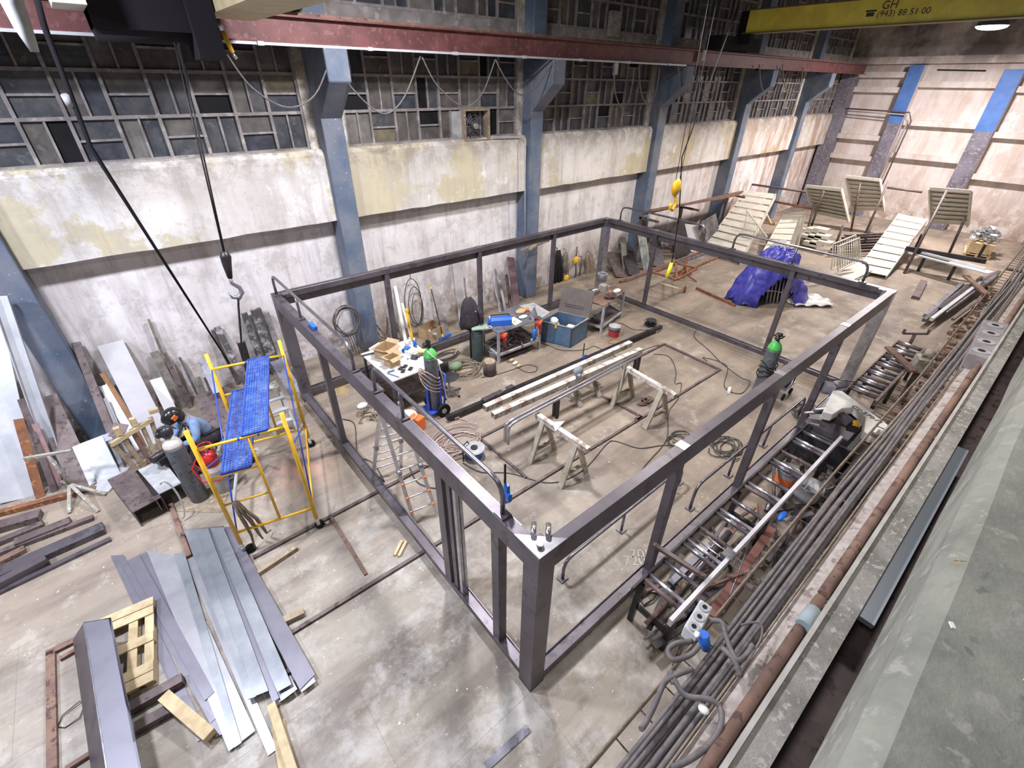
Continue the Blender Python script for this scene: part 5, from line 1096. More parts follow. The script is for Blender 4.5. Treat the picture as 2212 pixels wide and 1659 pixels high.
lead('thin lead running down from the right sawhorse to the coils by the near frame side',[(1412,765),(1445,770),(1460,800),(1458,828),(1472,828),(1465,860),(1445,890),(1442,940),(1430,965),(1400,998),(1375,1030)])
lead('dark lead from the far frame rail to the green-shouldered cylinder',[(1505,712),(1500,728),(1530,755),(1560,785),(1600,815),(1620,825),(1600,850),(1565,835),(1570,790),(1520,772),(1528,780)])
lead('thin lead crossing behind the tubes to the small black reel',[(1405,712),(1370,712),(1340,698),(1320,706)])
lead('dark lead from the blue chest along the floor to the floor socket',[(1165,740),(1190,748),(1210,756),(1245,757),(1268,754),(1285,748),(1320,765),(1350,772),(1430,745),(1500,775),(1560,800)])
lead('looping lead on the floor in front of the welding bench',[(1115,792),(1135,803),(1155,803),(1160,793),(1140,788),(1118,795),(1070,810),(1040,815)])
lead('orange lead curled on the floor behind the painted tubes',[(1312,738),(1325,731),(1340,735),(1330,742),(1314,740)],.012,mat('orange_lead',(.5,.17,.05),.6))
lead('pale lead from the table end down to the ladder foot',[(885,1010),(900,1040),(925,1052),(945,1055)],.012)
tangle('cable_coil',1470,952,.34,.3,5,.011,THIN,'coil of thin leads under the middle of the near top beam, left part','cable',seed=21)
tangle('cable_coil',1565,970,.36,.32,6,.011,THIN,'coil of thin leads under the middle of the near top beam, right part','cable',seed=22)
tangle('cable_coil',1750,900,.5,.4,6,.011,THIN,'coil of leads behind the third post of the near frame side','cable',seed=23)
solo('red_white_plug',MB().cyl(G(1574,848,.04),G(1577,838,.04),.04,n=10),PAPER,'small red and white plug on the floor left of the green-shouldered cylinder','plug')
T=Thing('flat_webbing',G(1400,1295),'dark webbing loop on the floor by the near frame side','strap'); T.part('loop',MB().tube([G(1430,1283,.02),G(1405,1280,.03),G(1382,1292,.02),G(1390,1308,.02),G(1410,1295,.05),G(1425,1275,.03)],.014,6),BLKST)
for i,(a,b) in enumerate(((1365,1210),(1360,1222))):
    tx=bpy.data.curves.new('chalk_text','FONT'); tx.body=('7055','7200')[i]; tx.size=.24; tx.extrude=.001; o=bpy.data.objects.new('t',tx); COL.objects.link(o)
    dg=bpy.context.evaluated_depsgraph_get(); me=bpy.data.meshes.new_from_object(o.evaluated_get(dg)); bpy.data.objects.remove(o)
    p=G(1362-14*i,1206+15*i,.004); ob=bpy.data.objects.new('chalk_number',me); me.materials.clear(); me.materials.append(CHALK); COL.objects.link(ob); ob.location=p; ob.rotation_euler=(0,0,YAW-PI/2); tag(ob,('upper','lower')[i]+' chalk number written on the floor inside the near corner','number')
# =================== PERSON
ph=G(418,905,.98); HP=WY(405,870,ph.y-.02)
def skin_mesh(name,verts,edges,radii,m,parent,loc,root=0,lv=2):
    me=bpy.data.meshes.new(name); me.from_pydata([tuple(V(v)-loc) for v in verts],edges,[]); o=bpy.data.objects.new(name,me); COL.objects.link(o)
    o.modifiers.new('skin','SKIN'); 
    for i,sv in enumerate(me.skin_vertices[0].data): r=radii[i]; sv.radius=(r,r) if not isinstance(r,tuple) else r; sv.use_root=(i==root)
    s=o.modifiers.new('sub','SUBSURF'); s.levels=lv; s.render_levels=lv
    dg=bpy.context.evaluated_depsgraph_get(); dg.update(); me2=bpy.data.meshes.new_from_object(o.evaluated_get(dg)); bpy.data.objects.remove(o)
    for p in me2.polygons: p.use_smooth=True
    me2.materials.clear(); me2.materials.append(m); ob=bpy.data.objects.new(name,me2); COL.objects.link(ob)
    if parent: ob.parent=parent
    return ob
P0=V((ph.x+.12,ph.y+.10,0))   # seat point
fwd=V((-.93,-.37,0)).normalized(); lft=V((0,0,1)).cross(fwd)   # facing the work
def b(f,l,z): return P0+fwd*f+lft*l+V((0,0,z))
T=Thing('person',P0,'welder in pale blue shirt, black helmet and gloves crouching over work beside the scaffold','person')
J={'pel':b(0,0,.50),'sp':b(.08,0,.72),'ch':b(.20,0,.92),'nk':b(.30,0,1.06),'hd':b(.40,0,1.17),'sL':b(.22,.19,.98),'sR':b(.22,-.19,.98),'eL':b(.34,.30,.72),'eR':b(.34,-.28,.72),'wL':b(.56,.12,.68),'wR':b(.56,-.06,.66),
   'hL':b(.0,.11,.48),'hR':b(.0,-.11,.48),'kL':b(.42,.22,.52),'kR':b(.42,-.22,.52),'aL':b(.36,.20,.10),'aR':b(.36,-.2,.10),'tL':b(.54,.24,.05),'tR':b(.54,-.24,.05)}
K=list(J); ix={k:i for i,k in enumerate(K)}
E_=[('pel','sp'),('sp','ch'),('ch','nk'),('nk','hd'),('ch','sL'),('ch','sR'),('sL','eL'),('sR','eR'),('eL','wL'),('eR','wR'),('pel','hL'),('pel','hR'),('hL','kL'),('hR','kR'),('kL','aL'),('kR','aR'),('aL','tL'),('aR','tR')]
rad={'pel':.11,'sp':.11,'ch':.12,'nk':.055,'hd':.095,'sL':.06,'sR':.06,'eL':.04,'eR':.04,'wL':.028,'wR':.028,'hL':.08,'hR':.08,'kL':.055,'kR':.055,'aL':.04,'aR':.04,'tL':.035,'tR':.035}
skin_mesh('body',[J[k] for k in K],[(ix[a],ix[c]) for a,c in E_],[rad[k] for k in K],SKIN,T.o,T.loc)
S=['pel','sp','ch','sL','sR','eL','eR','wL','wR']; si={k:i for i,k in enumerate(S)}; sj={k:J[k] for k in S}; sj['pel']=b(.02,0,.56); sj['wL']=lerp(J['eL'],J['wL'],.85); sj['wR']=lerp(J['eR'],J['wR'],.85)
skin_mesh('shirt',[sj[k] for k in S],[(si[a],si[c]) for a,c in E_ if a in si and c in si],[.17,.16,.17,.095,.095,.07,.07,.055,.055],SHIRT,T.o,T.loc)
T.part('shirt_collar',MB().tube([J['nk']+fwd*(.085*math.cos(a)-.02)+lft*.085*math.sin(a)+V((0,0,-.02-.03*math.cos(a))) for a in [k*PI/8 for k in range(16)]],.022,6,closed=True),SHIRT)
S=['pel','hL','hR','kL','kR','aL','aR']; si={k:i for i,k in enumerate(S)}
skin_mesh('trousers',[J[k] for k in S],[(si[a],si[c]) for a,c in E_ if a in si and c in si],[.16,.13,.13,.09,.09,.07,.07],CLOTH,T.o,T.loc)
T.part('apron',MB().poly([b(.42,.26,.60),b(.42,-.26,.60),b(.50,-.28,.28),b(.50,.28,.28)],.02,nrm=fwd),CLOTH)
T.part('boot',MB().tube([b(.30,.20,.05),b(.42,.21,.06),b(.56,.24,.04)],[.05,.055,.04],10),BLACK); T.part('boot',MB().tube([b(.30,-.20,.05),b(.42,-.21,.06),b(.56,-.24,.04)],[.05,.055,.04],10),BLACK)
for w,s in (('wL',1),('wR',-1)):
    h=J[w]; d=(fwd*.85-lft*s*.35+V((0,0,-.35))).normalized(); sd=lft*s
    vs=[h,h+d*.06,h+d*.10]; es=[(0,1),(1,2)]; rs=[.045,.045,.04]
    for k in range(4):
        o=(k-1.5)*.024; f0=h+d*.11+sd*o; L=.045*(1-.12*abs(k-1.3)); i0=len(vs)
        vs+=[f0,f0+d*L+V((0,0,-.012)),f0+d*(L+.02)+V((0,0,-.045))]; es+=[(2,i0),(i0,i0+1),(i0+1,i0+2)]; rs+=[.016,.014,.012]
    i0=len(vs); vs+=[h+d*.05-sd*.05+V((0,0,-.01)),h+d*.09-sd*.065+V((0,0,-.03))]; es+=[(1,i0),(i0,i0+1)]; rs+=[.018,.014]
    skin_mesh('glove',vs,es,rs,GLOVE,T.o,T.loc,lv=1)
hd=J['hd']+fwd*.02; hr=Matrix((fwd,lft,V((0,0,1)))).transposed()@Matrix.Rotation(.45,3,'Y')
m=MB(); n=20; vs=[]
prof=[(-.14,.015),(-.10,.08),(-.03,.118),(.04,.13),(.10,.12),(.135,.08),(.148,.01)]
hm=MB().sphere((0,0,0),.15,18,sc=(1.12,.90,.98)); hm.v=[V((q.x*(1.12 if q.x>0 else 1),q.y,max(q.z,-.10 if q.x>0 else -.03))) for q in hm.v]
hm.v=[hr@q+hd+V((0,0,.05)) for q in hm.v]; he=T.part('welding_helmet',hm,mat('glossy_black_shell',(.018,.018,.02),.22))
vz=MB().box((.165,0,-.01),(.03,.13,.09)); vz.v=[hr@q+hd+V((0,0,.05)) for q in vz.v]; T.part('visor',vz,mat('visor_glass',(.08,.08,.12),.1,.3),he)
ch=MB().poly([(.19,-.08,-.09),(.19,.08,-.09),(.15,.10,-.17),(.15,-.10,-.17)],.012,nrm=(-1,0,0)); ch.v=[hr@q+hd+V((0,0,.05)) for q in ch.v]; T.part('chin_guard',ch,MT['glossy_black_shell'],he)
mk=MB()
for a_,b_ in (((.10,.03),(.02,.03)),((.10,.03),(.10,.0)),((.10,0),(.03,0)),((.03,0),(.03,-.035)),((.03,-.035),(.11,-.035))):
    mk.beam((a_[0]-.05,.143,a_[1]+.03),(b_[0]-.05,.143,b_[1]+.03),.02,.016,side=(0,1,0))
mk.v=[hr@q+hd+V((0,0,.05)) for q in mk.v]; T.part('orange_mark',mk,ORG,he,label='orange angular mark on the helmet side')
hood=MB().sphere(hd-fwd*.09+V((0,0,-.01)),.115,12,sc=(.9,.95,1.1)); T.part('neck_hood',hood,CLOTH,he)
T=Thing('low_stool',(P0.x,P0.y,0),'low dark seat under the crouching welder','stool'); T.part('seat',MB().cyl(b(0,0,.33),b(0,0,.37),.17,n=18),BLACK)
for k in range(3): a=k*2.1; T.part('leg',MB().cyl(b(.05*math.cos(a),.05*math.sin(a),.33),b(.17*math.cos(a),.17*math.sin(a),0),.015,n=8),BLKST)
wp=b(.68,.02,.58); T=Thing('welding_torch',wp,'welding torch with tan cable held in the gloves of the welder','torch'); T.part('nozzle',MB().cyl(wp,wp-fwd*-.12+V((0,0,-.06)),.014,n=8),STEELB); T.part('cable',MB().tube([wp,wp+V((.05,-.2,-.0)),G(395,910,.9),G(412,960,.75)],.014,6),ROPE)
# work piece he bends over
q=b(.78,.0,0); T=Thing('work_piece',q,'dark clamped work piece on a stand in front of the welder','work piece'); T.part('pedestal',MB().cyl(q,q+V((0,0,.5)),.06,n=10),STEEL); T.part('block',MB().box(q+V((0,0,.55)),(.35,.25,.12),.4).cyl(q+V((-.2,-.1,.62)),q+V((.1,.1,.62)),.07,n=12),BLKST)
# =================== ROLLER CONVEYORS AND SAW, RIGHT
def conveyor(label,x0,x1,y0,y1,z,step,pair,legs,rm,lm):
    T=Thing('roller_conveyor',((x0+x1)/2,(y0+y1)/2,0),label,'conveyor')
    T.part('side_rail',MB().span((x0,y0-.05,z-.10),(x1,y0,z+.03)),rm); T.part('side_rail',MB().span((x0,y1,z-.10),(x1,y1+.03,z)),lm)
    x=x0+.25; k=0
    while x<x1-.1:
        T.part('roller',MB().cyl((x,y0,z-.04),(x,y1,z-.04),.032,n=10),PIPE if k%3 else BRN)
        if pair and k%2==0: T.part('roller',MB().cyl((x+.11,y0,z-.04),(x+.11,y1,z-.04),.032,n=10),CHROME)
        x+=step; k+=1
    for lx in legs:
        for y in(y0,y1): T.part('leg',MB().beam((lx,y,z-.1),(lx-.06,y,0),.07,.07),BLKST)
        T.part('leg_brace',MB().span((lx-.03,y0,.25),(lx+.03,y1,.31)),BLKST)
    return T
cA=conveyor('near roller conveyor with a bright long side rail, beside the near frame side',1.55,6.95,-.72,-.20,.85,.44,1,(1.75,4.3,6.7),RAILW,BLKST)
p=G(1600,1165,.87); cA.part('rail_stop',MB().box((2.95,-.72,.86),(.16,.14,.10)),STEELB); 
cA.part('threaded_rod',MB().cyl((2.9,-.2,.8),(2.9,-1.0,.8),.012,n=6),STEELB); cA.part('threaded_rod',MB().cyl((3.05,-.2,.8),(3.05,-.98,.8),.012,n=6),STEELB)
cA.part('cross_bar',MB().beam((2.25,.02,.93),(2.35,-.72,.93),.06,.05),BRN)
conveyor('far roller conveyor with closely paired rollers, beyond the white band saw',8.75,12.35,-.74,-.22,.85,.27,1,(9.0,10.6,12.2),BRN,BRN)
sv=Thing('band_saw',(7.7,-.5,0),'white band saw with slanted arm between the two roller conveyors','saw')
sv.part('base_cabinet',MB().span((6.9,-1.0,0),(8.4,-.05,.72)),BLK2,bevel=.02)
sv.part('work_table',MB().span((7.0,-.85,.72),(8.5,-.1,.80)),STEEL)
a,b=G(1806,850,1.28),G(1915,925,1.28); d=(b-a).normalized(); n=V((-d.y,d.x,0)); L=(b-a).length
C4=lambda u,v,z=1.30: G(1660+u/4.007,600+v/4.007,z)
arm=[C4(*p) for p in ((560,972),(640,980),(760,1070),(1035,1272),(1020,1330),(960,1310),(900,1370),(830,1330),(845,1205),(745,1118),(640,1128),(560,1180),(470,1160),(520,1060))]
sv.part('saw_arm',MB().poly(arm,.16,nrm=(0,0,-1)),SAWW,bevel=.008)
sv.part('blade_guide',MB().beam(C4(520,1120,1.2),C4(700,1260,1.1),.10,.10).beam(C4(620,1180,1.15),C4(760,1290,1.0),.06,.14),STEEL)
sv.part('drive_motor',MB().cyl(a+n*.15+V((0,0,.0))-d*.25,a+n*.45+V((0,0,0))-d*.25,.09,n=14).box(a-d*.2+V((0,0,.0)),(.2,.2,.18),.5),STEEL2)
sv.part('vice',MB().box((7.55,-.35,.88),(.5,.12,.14)).box((7.85,-.62,.88),(.12,.3,.14)),BLKST)
sv.part('hydraulic_tube',MB().cyl((7.3,-.1,.95),(7.7,-.55,1.05),.04,n=10).cyl((7.2,.0,.86),(7.5,-.3,.9),.03,n=8),STEELB)
sv.part('control_box',MB().box(V((7.25,-.78,1.0)),(.22,.16,.16),.3),BLK2); sv.part('emergency_stop',MB().box(V((7.18,-.82,1.10)),(.10,.10,.05),.3).cyl(V((7.18,-.82,1.12)),V((7.18,-.82,1.15)),.03,n=12),YEL,label='yellow stop button box')
sv.part('cable_loop',MB().tube([a+n*.3,a+n*.4+V((0,0,.2)),a+V((.3,.2,.1)),a+V((.3,0,-.3))],.012,6),BLACK)
def text(body,size,mtl,loc,rot,name,label=None,parent=None,ext=.003,sx=1):
    tx=bpy.data.curves.new('t','FONT'); tx.body=body; tx.size=size; tx.extrude=ext; tx.space_character=1.05; o=bpy.data.objects.new('t',tx); COL.objects.link(o)
    dg=bpy.context.evaluated_depsgraph_get(); me=bpy.data.meshes.new_from_object(o.evaluated_get(dg)); bpy.data.objects.remove(o)
    me.materials.clear(); me.materials.append(mtl); ob=bpy.data.objects.new(name,me); COL.objects.link(ob)
    M=Matrix.Translation(loc)@rot.to_4x4()
    if parent: ob.parent=parent; M=Matrix.Translation(-parent.location)@M
    ob.matrix_basis=M
    return ob
# lettering lies on the upper slanted side of the arm, read from the camera side
t0,t1=C4(712,1112),C4(880,1212); td=(t1-t0); tn=V((-td.y,td.x,0)).normalized(); td.normalize()
text('CY-270-N',.125,INK,t0+V((0,0,.004)),Matrix((td,tn,V((0,0,1)))).transposed(),'model_lettering',parent=sv.o)
# steadies and small machines past the saw
q=G(1968,745,0); T=Thing('roller_stand',V((12.9,-.45,0)),'T-shaped brown pipe stand at the far end of the far conveyor','stand')
e1,e2=G(1951,720,.95),G(2004,721,.95); mm=(e1+e2)/2
T.part('cross_bar',MB().beam(e1,e2,.05,.05),BRN); T.part('stem',MB().cyl(mm,V((mm.x,mm.y,0)),.04,n=8),BRN); T.part('end_stop',MB().box(e1+V((0,0,.06)),(.06,.06,.12)).box(e2+V((0,0,.06)),(.06,.06,.12)),BRN)
for t in(0,2.1,4.2): T.part('foot',MB().beam((mm.x,mm.y,.03),(mm.x+.3*math.cos(t),mm.y+.3*math.sin(t),.02),.05,.04),BRN)
solo('rusty_angle_bar',MB().beam(G(1918,750,1.0),G(1974,803,.92),.16,.05),RUSTD,'rusty angle bar laid across the far roller conveyor','bar')
p=G(1990,790,.9); T=Thing('small_machine',V((p.x,p.y,0)),'dirty grey motor on a post just right of the far conveyor','machine'); T.part('motor',MB().box(p+V((0,0,.05)),(.36,.3,.32),.4).cyl(p+V((0,0,.2)),p+V((.2,0,.3)),.09,n=12),OLDP); T.part('post',MB().span((p.x-.06,p.y-.06,0),(p.x+.06,p.y+.06,p.z-.1)),BRN)
# scrap and pails under the near conveyor
def pail2(u,v,z,r,h,band,label): p=G(u,v,z); return bucket((p.x,p.y,z),r,h,GREYL,band,label)
pail2(1690,1045,.25,.17,.36,ORG,'grey pail with an orange label under the rollers of the near conveyor')
pail2(1738,1075,.22,.20,.32,GREYL,'dented grey drum cut open, right of the orange-labelled pail')
rr=random.Random(77)
for k in range(70):
    x=rr.uniform(1.9,6.6); y=rr.uniform(-1.5,-.25); z=rr.uniform(.03,.24); a_=rr.gauss(.05,.35); L_=rr.uniform(.15,.75)
    if 3.9<x<5.4 and -.8<y<-.2 and L_>.3: L_=.2
    d_=V((math.cos(a_),math.sin(a_),rr.uniform(-.10,.10)))*L_
    y=min(max(y,-1.62+abs(d_.y)),-.1-abs(d_.y)); c_=V((x,y,z+abs(d_.z)*.9))
    w_=rr.uniform(.03,.09)
    mb=MB().cyl(c_-d_,c_+d_,w_*.5,n=8) if k%3==0 else MB().beam(c_-d_,c_+d_,w_,rr.uniform(.02,.06))
    solo('scrap_bar',mb,(BRN,STEEL,BLKST,PIPE,RUSTD,STEEL2)[k%6],'cut bars and tube ends heaped under and beside the near roller conveyor','scrap',group='scrap under the near conveyor')
for k,(a_,b_,w_,m_,l_) in enumerate((((1442,1308),(1575,1150),.10,PIPE,'long grey pipe lying under the near end of the conveyor'),((1448,1262),(1530,1180),.09,STEEL2,'second grey tube above the long pipe under the conveyor'),((1535,1330),(1668,1140),.12,mat('red_brown_flat',(.22,.08,.06),.7,.1,(.14,.06,.05),4),'long red-brown flat bar between the bright rail and the cable tray'),((1555,1325),(1640,1210),.07,BRN,'dark pipe beside the long red-brown flat bar'))):
    A_,B_=G(*a_,.18),G(*b_,.30); solo('long_bar',MB().cyl(A_,B_,w_/2,n=12) if k in(0,3) else MB().beam(A_,B_,w_,.03 if k==2 else w_),m_,l_,'bar')
solo('bright_offcut',MB().beam(G(1695,1125,.45),G(1755,1108,.45),.07,.03),ALU,'bright blade-like offcut to the right of the near conveyor','offcut')
solo('blue_rag',MB().sphere(G(1690,1115,.3),.10,10,sc=(1.5,.6,.4)),BLUEC,'small blue rag among the scrap beside the near conveyor','rag')
solo('machine_bed',MB().span((6.2,-1.6,0),(7.6,-1.08,.55)).span((6.3,-1.5,.55),(7.4,-1.2,.62)),BLK2,'black machine bed between the saw and the cable tray','machine')
m=MB(); rr=random.Random(5)
for k in range(160):
    x=rr.uniform(7.8,22); s_=rr.uniform(.04,.16); m.box((x,rr.uniform(-1.55,-1.0)+ (0 if x<12.8 else .2),s_*.4),(s_*1.5,s_,s_*.8),rr.uniform(0,3))
solo('rubble',m,RUSTD,'loose rubble and rusty debris along the foot of the right wall','rubble',kind='stuff')
# =================== CABLE TRAY
zt=3.0
def ext(pts,z,x0,x1):
    P=[G(*p,z) for p in pts]
    for p in P: p.y=max(p.y,-1.655)
    a=P[0]+(P[0]-P[1]).normalized()*((P[0].x-x0)/abs((P[1]-P[0]).normalized().x)); b=P[-1]+(P[-1]-P[-2])*((x1-P[-1].x)/(P[-1].x-P[-2].x))
    return [a]+P+[b]
Lr=ext([(1268,1659),(1438,1462),(1549,1327),(1812,1009),(1989,810),(2157,600)],zt,-3.0,22); Rr=ext([(1453,1659),(1595,1454),(1757,1239),(1881,1056),(1960,950),(2209,612)],zt,-3.0,22)
def yat(P,x):
    for i in range(len(P)-1):
        if P[i].x<=x<=P[i+1].x or i==len(P)-2: t=(x-P[i].x)/(P[i+1].x-P[i].x); return P[i].y+(P[i+1].y-P[i].y)*t
TR=Thing('cable_tray',(5,-1.4,2.95),'long wire cable tray along the right wall below the ledge','cable tray')
for z in (zt,zt-.06):
    TR.part('rail_wire',MB().tube([V((p.x,p.y,z)) for p in Lr],.009,6),ROPE); TR.part('rail_wire',MB().tube([V((p.x,p.y,z)) for p in Rr],.009,6),ROPE)
m=MB(); x=-2.8
while x<21:
    a_,b_=yat(Lr,x),yat(Rr,x); m.tube([(x,a_,zt),(x,a_,zt-.11),(x,b_,zt-.11),(x,b_,zt)],.006,5); x+=.24
TR.part('cross_wires',m,ROPE)
m=MB()
for k in range(8):
    x=-2+3*k; m.span((x-.02,-1.70,zt-.16),(x+.02,yat(Lr,x),zt-.12))
TR.part('wall_bracket',m,BRN)
rr=random.Random(31)
for k in range(10):
    f=.36+.055*k; thick=rr.choice((.014,.017,.019,.021)); P=[]; ph_=rr.uniform(0,6); x=-3.0
    x1=rr.choice((12,16,21)); 
    while x<x1:
        a_,b_=yat(Lr,x),yat(Rr,x); ff=f+.07*math.sin(x*.55+ph_)+.02*math.sin(x*1.7+ph_*2); ff=min(max(ff,.06),.93)
        P.append((x,a_+(b_-a_)*ff,zt-.08+.012*(k%4)+thick+.01*math.sin(x*.9+ph_))); x+=.3
    solo('tray_cable',MB().tube(P,thick,7),CABLE if k%4 else CABB,'dusty grey power cables running the length of the wire tray','cable',group='cables in the tray')
for k,(pts,l) in enumerate((
   ([(1455,1478),(1448,1450),(1478,1500),(1530,1510),(1556,1530),(1556,1570),(1530,1610),(1490,1640),(1450,1659)],'big loop of grey cable hanging out over the nearest part of the tray'),
   ([(1495,1385),(1460,1390),(1443,1405),(1455,1425),(1490,1415),(1510,1395)],'cable loop bulging left below the grey socket box'),
   ([(1535,1340),(1560,1345),(1570,1380),(1590,1425),(1612,1415),(1625,1395),(1620,1400)],'cable loop right of the blue plug, over the tray'),
   ([(1560,1400),(1585,1425),(1600,1460),(1590,1440)],'short cable end beside the loop on the right of the tray'),
   ([(1495,1445),(1460,1458),(1435,1475),(1415,1520),(1395,1560),(1385,1575)],'loose cable drooping off the left rail of the tray near the bottom edge'),
   ([(1600,1350),(1640,1345),(1645,1375),(1620,1420),(1590,1460)],'thin cable ring hanging over the right rail of the tray'))):
    P=[G(*p,3.06+.02*(i%2)) for i,p in enumerate(pts)]; Q=[]
    for i in range(len(P)-1):
        p0,p1,p2,p3=P[max(i-1,0)],P[i],P[i+1],P[min(i+2,len(P)-1)]
        for j in range(5):
            t=j/5; Q.append(.5*((2*p1)+(p2-p0)*t+(2*p0-5*p1+4*p2-p3)*t*t+(3*p1-p0-3*p2+p3)*t**3))
    solo('loose_cable',MB().tube(Q+[P[-1]],.018 if k<5 else .008,7),CABLE,l,'cable')
def sockbox(pts,z,h,label,nh,r,m1):
    ps=[G(*p,z) for p in pts]; c=sum(ps,V((0,0,0)))/4; T=Thing('socket_box',V((c.x,c.y,z-h)),label,'socket box')
    T.part('housing',MB().poly([p-V((0,0,h)) for p in ps],h,nrm=(0,0,1)),m1,bevel=.008)
    for k in range(nh):
        t=(k+.5)/nh; q=lerp((ps[0]+ps[1])/2,(ps[2]+ps[3])/2,t)
        s_=T.part('socket_rim',MB().cyl(q,q+V((0,0,.008)),r,n=18),GREYL); T.part('socket_hole',MB().cyl(q+V((0,0,.009)),q+V((0,0,.011)),r*.45,n=14),BLACK,s_)
sockbox([(1514,1293),(1541,1312),(1507,1378),(1478,1352)],3.06,.13,'light grey socket box with round openings on the tray, above the blue plug',3,.038,mat('grey_socket_housing',(.55,.57,.58),.5,0,(.47,.48,.48),6))
sockbox([(2127,690),(2181,700),(2137,775),(2092,762)],3.2,.4,'dusty violet-grey box with round openings far along the right wall',4,.10,mat('dusty_violet_housing',(.22,.20,.22),.7,0,(.3,.27,.26),5))
p=G(1518,1382,3.06); T=Thing('blue_plug',p,'bright blue industrial plug hanging over the cable tray','plug'); T.part('body',MB().tube([p+V((0,.01,.06)),p+V((.0,-.01,.0)),p+V((.0,-.04,-.06))],[.035,.04,.03],12),BLUEC); T.part('ring',MB().cyl(p+V((-.03,.03,.06)),p+V((-.045,.04,.07)),.018,n=12),PAPER)
solo('cable_clip',MB().sphere(G(1520,1532,3.05),.03,10,sc=(1,1.2,.5)),PAPER,'small white clip on the cables near the bottom edge','clip')
# rusty drain pipe in the trench
for k,(x0,x1) in enumerate(((-5,1.15),(1.2,4.2),(4.25,12))):
    solo('rusty_pipe',MB().cyl((x0,-1.795,3.06),(x1,-1.795,3.06),.038,n=12),RUSTD,('nearest','middle','farthest')[k]+' length of rusty brown pipe beside the pale lit edge of the beam','pipe')
q=WY(1749,1336,-1.83); pc=G(1752,1336,3.1).x; solo('pipe_coupling',MB().cyl((pc-.10,-1.80,3.10),(pc+.08,-1.80,3.10),.05,n=14),mat('blue_grey_coupling',(.30,.36,.38),.7),'rounded blue-grey coupling on the rusty pipe','coupling')
solo('trench_plate',MB().span((.95,-2.095,3.30),(3.6,-2.005,3.34)),mat('blue_grey_plate',(.30,.34,.38),.4,.4),'blue-grey plate lying in the slot between the two concrete edges','plate')
m=MB()
rr=random.Random(2)
for k in range(36):
    x=rr.uniform(-2.2,2.5); y=rr.uniform(-3.6,-2.2); s_=rr.uniform(.006,.018); m.box((x,y,4.365),(s_*2,s_,s_*.6),rr.uniform(0,3))
solo('plaster_crumbs',m,PAPER,'white crumbs strewn on the mossy top of the nearest concrete ledge','crumbs',kind='stuff')
p=G(2070,1215,4.37); solo('splintered_chip',MB().beam(p+V((-.03,0,.01)),p+V((.03,.01,.02)),.006,.006).beam(p+V((-.02,.02,.015)),p+V((.02,-.02,.015)),.006,.005),WOOD,'splintered pale chip on the mossy concrete ledge','chip')
# =================== FAR END
def stair(name,bl,br,tr_,tl,n,label,under=False,thick=.03):
    """a flight given by its four corners; treads between two stringers"""
    c=(bl+br+tr_+tl)/4; T=Thing('steel_stair',V((c.x,c.y,0)),label,'stair')
    for a_,b_ in((bl,tl),(br,tr_)): T.part('stringer',MB().beam(a_-V((0,0,.08)),b_-V((0,0,.08)),.03,.24,side=(br-bl)),TRED)
    for k in range(n):
        t0=k/n; t1=(k+1.0)/n; a_,b_=lerp(bl,tl,t0),lerp(br,tr_,t0); c_,d_=lerp(br,tr_,t1),lerp(bl,tl,t1); zz=(a_.z+d_.z)/2
        u=(tl-bl); hz=V((u.x,u.y,0)); f=.30
        p=[V((a_.x,a_.y,a_.z+.5*(d_.z-a_.z)*f)),V((b_.x,b_.y,b_.z+.5*(c_.z-b_.z)*f)),V((c_.x,c_.y,c_.z-.5*(c_.z-b_.z)*f)),V((d_.x,d_.y,d_.z-.5*(d_.z-a_.z)*f))]
        T.part('tread',MB().poly(p,.025,nrm=(0,0,1)),TRED)
    return T
bl=G(1516,545);br=G(1598,572); tl=WX(1612,411,bl.x+5.0); tr_=WX(1677,419,br.x+5.6)
stair('a',bl+V((0,0,.1)),br+V((0,0,.1)),tr_,tl,10,'widest cream stair flight rising beside the rusty tube rack')
bl=G(1640,560);br=G(1700,572); tl=WX(1694,462,bl.x+4.5); tr_=WX(1741,456,br.x+4.6)
stair('b',bl+V((0,0,.1)),br+V((0,0,.1)),tr_,tl,8,'narrower cream stair flight behind the blue tarpaulin')
bl=G(1848,590);br=G(1912,603); tl=WX(1942,462,bl.x+5.2); tr_=WX(2003,474,br.x+5.4)
stair('c',bl+V((0,0,.1)),br+V((0,0,.1)),tr_,tl,9,'cream stair flight on the right, leaning up toward the end wall')
def upright(px,x0,x1,label,posts):
    P=[WX(px[0][0],px[0][1],x0),WX(px[1][0],px[1][1],x0),WX(px[2][0],px[2][1],x1),WX(px[3][0],px[3][1],x1)]
    c=sum(P,V((0,0,0)))/4; T=Thing('tilted_stair',V((c.x,c.y,0)),label,'stair')
    n=8
    for k in range(n):
        a_,b_=lerp(P[0],P[3],k/n),lerp(P[1],P[2],k/n); c_,d_=lerp(P[1],P[2],(k+.9)/n),lerp(P[0],P[3],(k+.9)/n)
        T.part('tread',MB().poly([a_,b_,c_+V((.12,0,0)),d_+V((.12,0,0))],.03),TRED)
    T.part('back_plate',MB().poly([q+V((.16,0,0)) for q in P],.02),TRED); T.part('top_flange',MB().beam(P[0],P[1],.10,.12),TRED); T.part('stringer',MB().beam(P[1],P[2],.05,.16,side=(0,1,0)),TRED); T.part('stringer',MB().beam(P[0],P[3],.05,.16,side=(0,1,0)),TRED)
    for (t,f) in posts:
        a_=WX(*t,x0-.25); b_=G(*f); T.part('prop',MB().cyl(a_,b_,.05,n=8),BRN)
    return T
upright([(1742,402),(1818,410),(1834,479),(1757,462)],23.2,24.2,'leftmost of three steel stairs tilted up on brown props',[((1779,412),(1742,520)),((1760,440),(1736,525))])
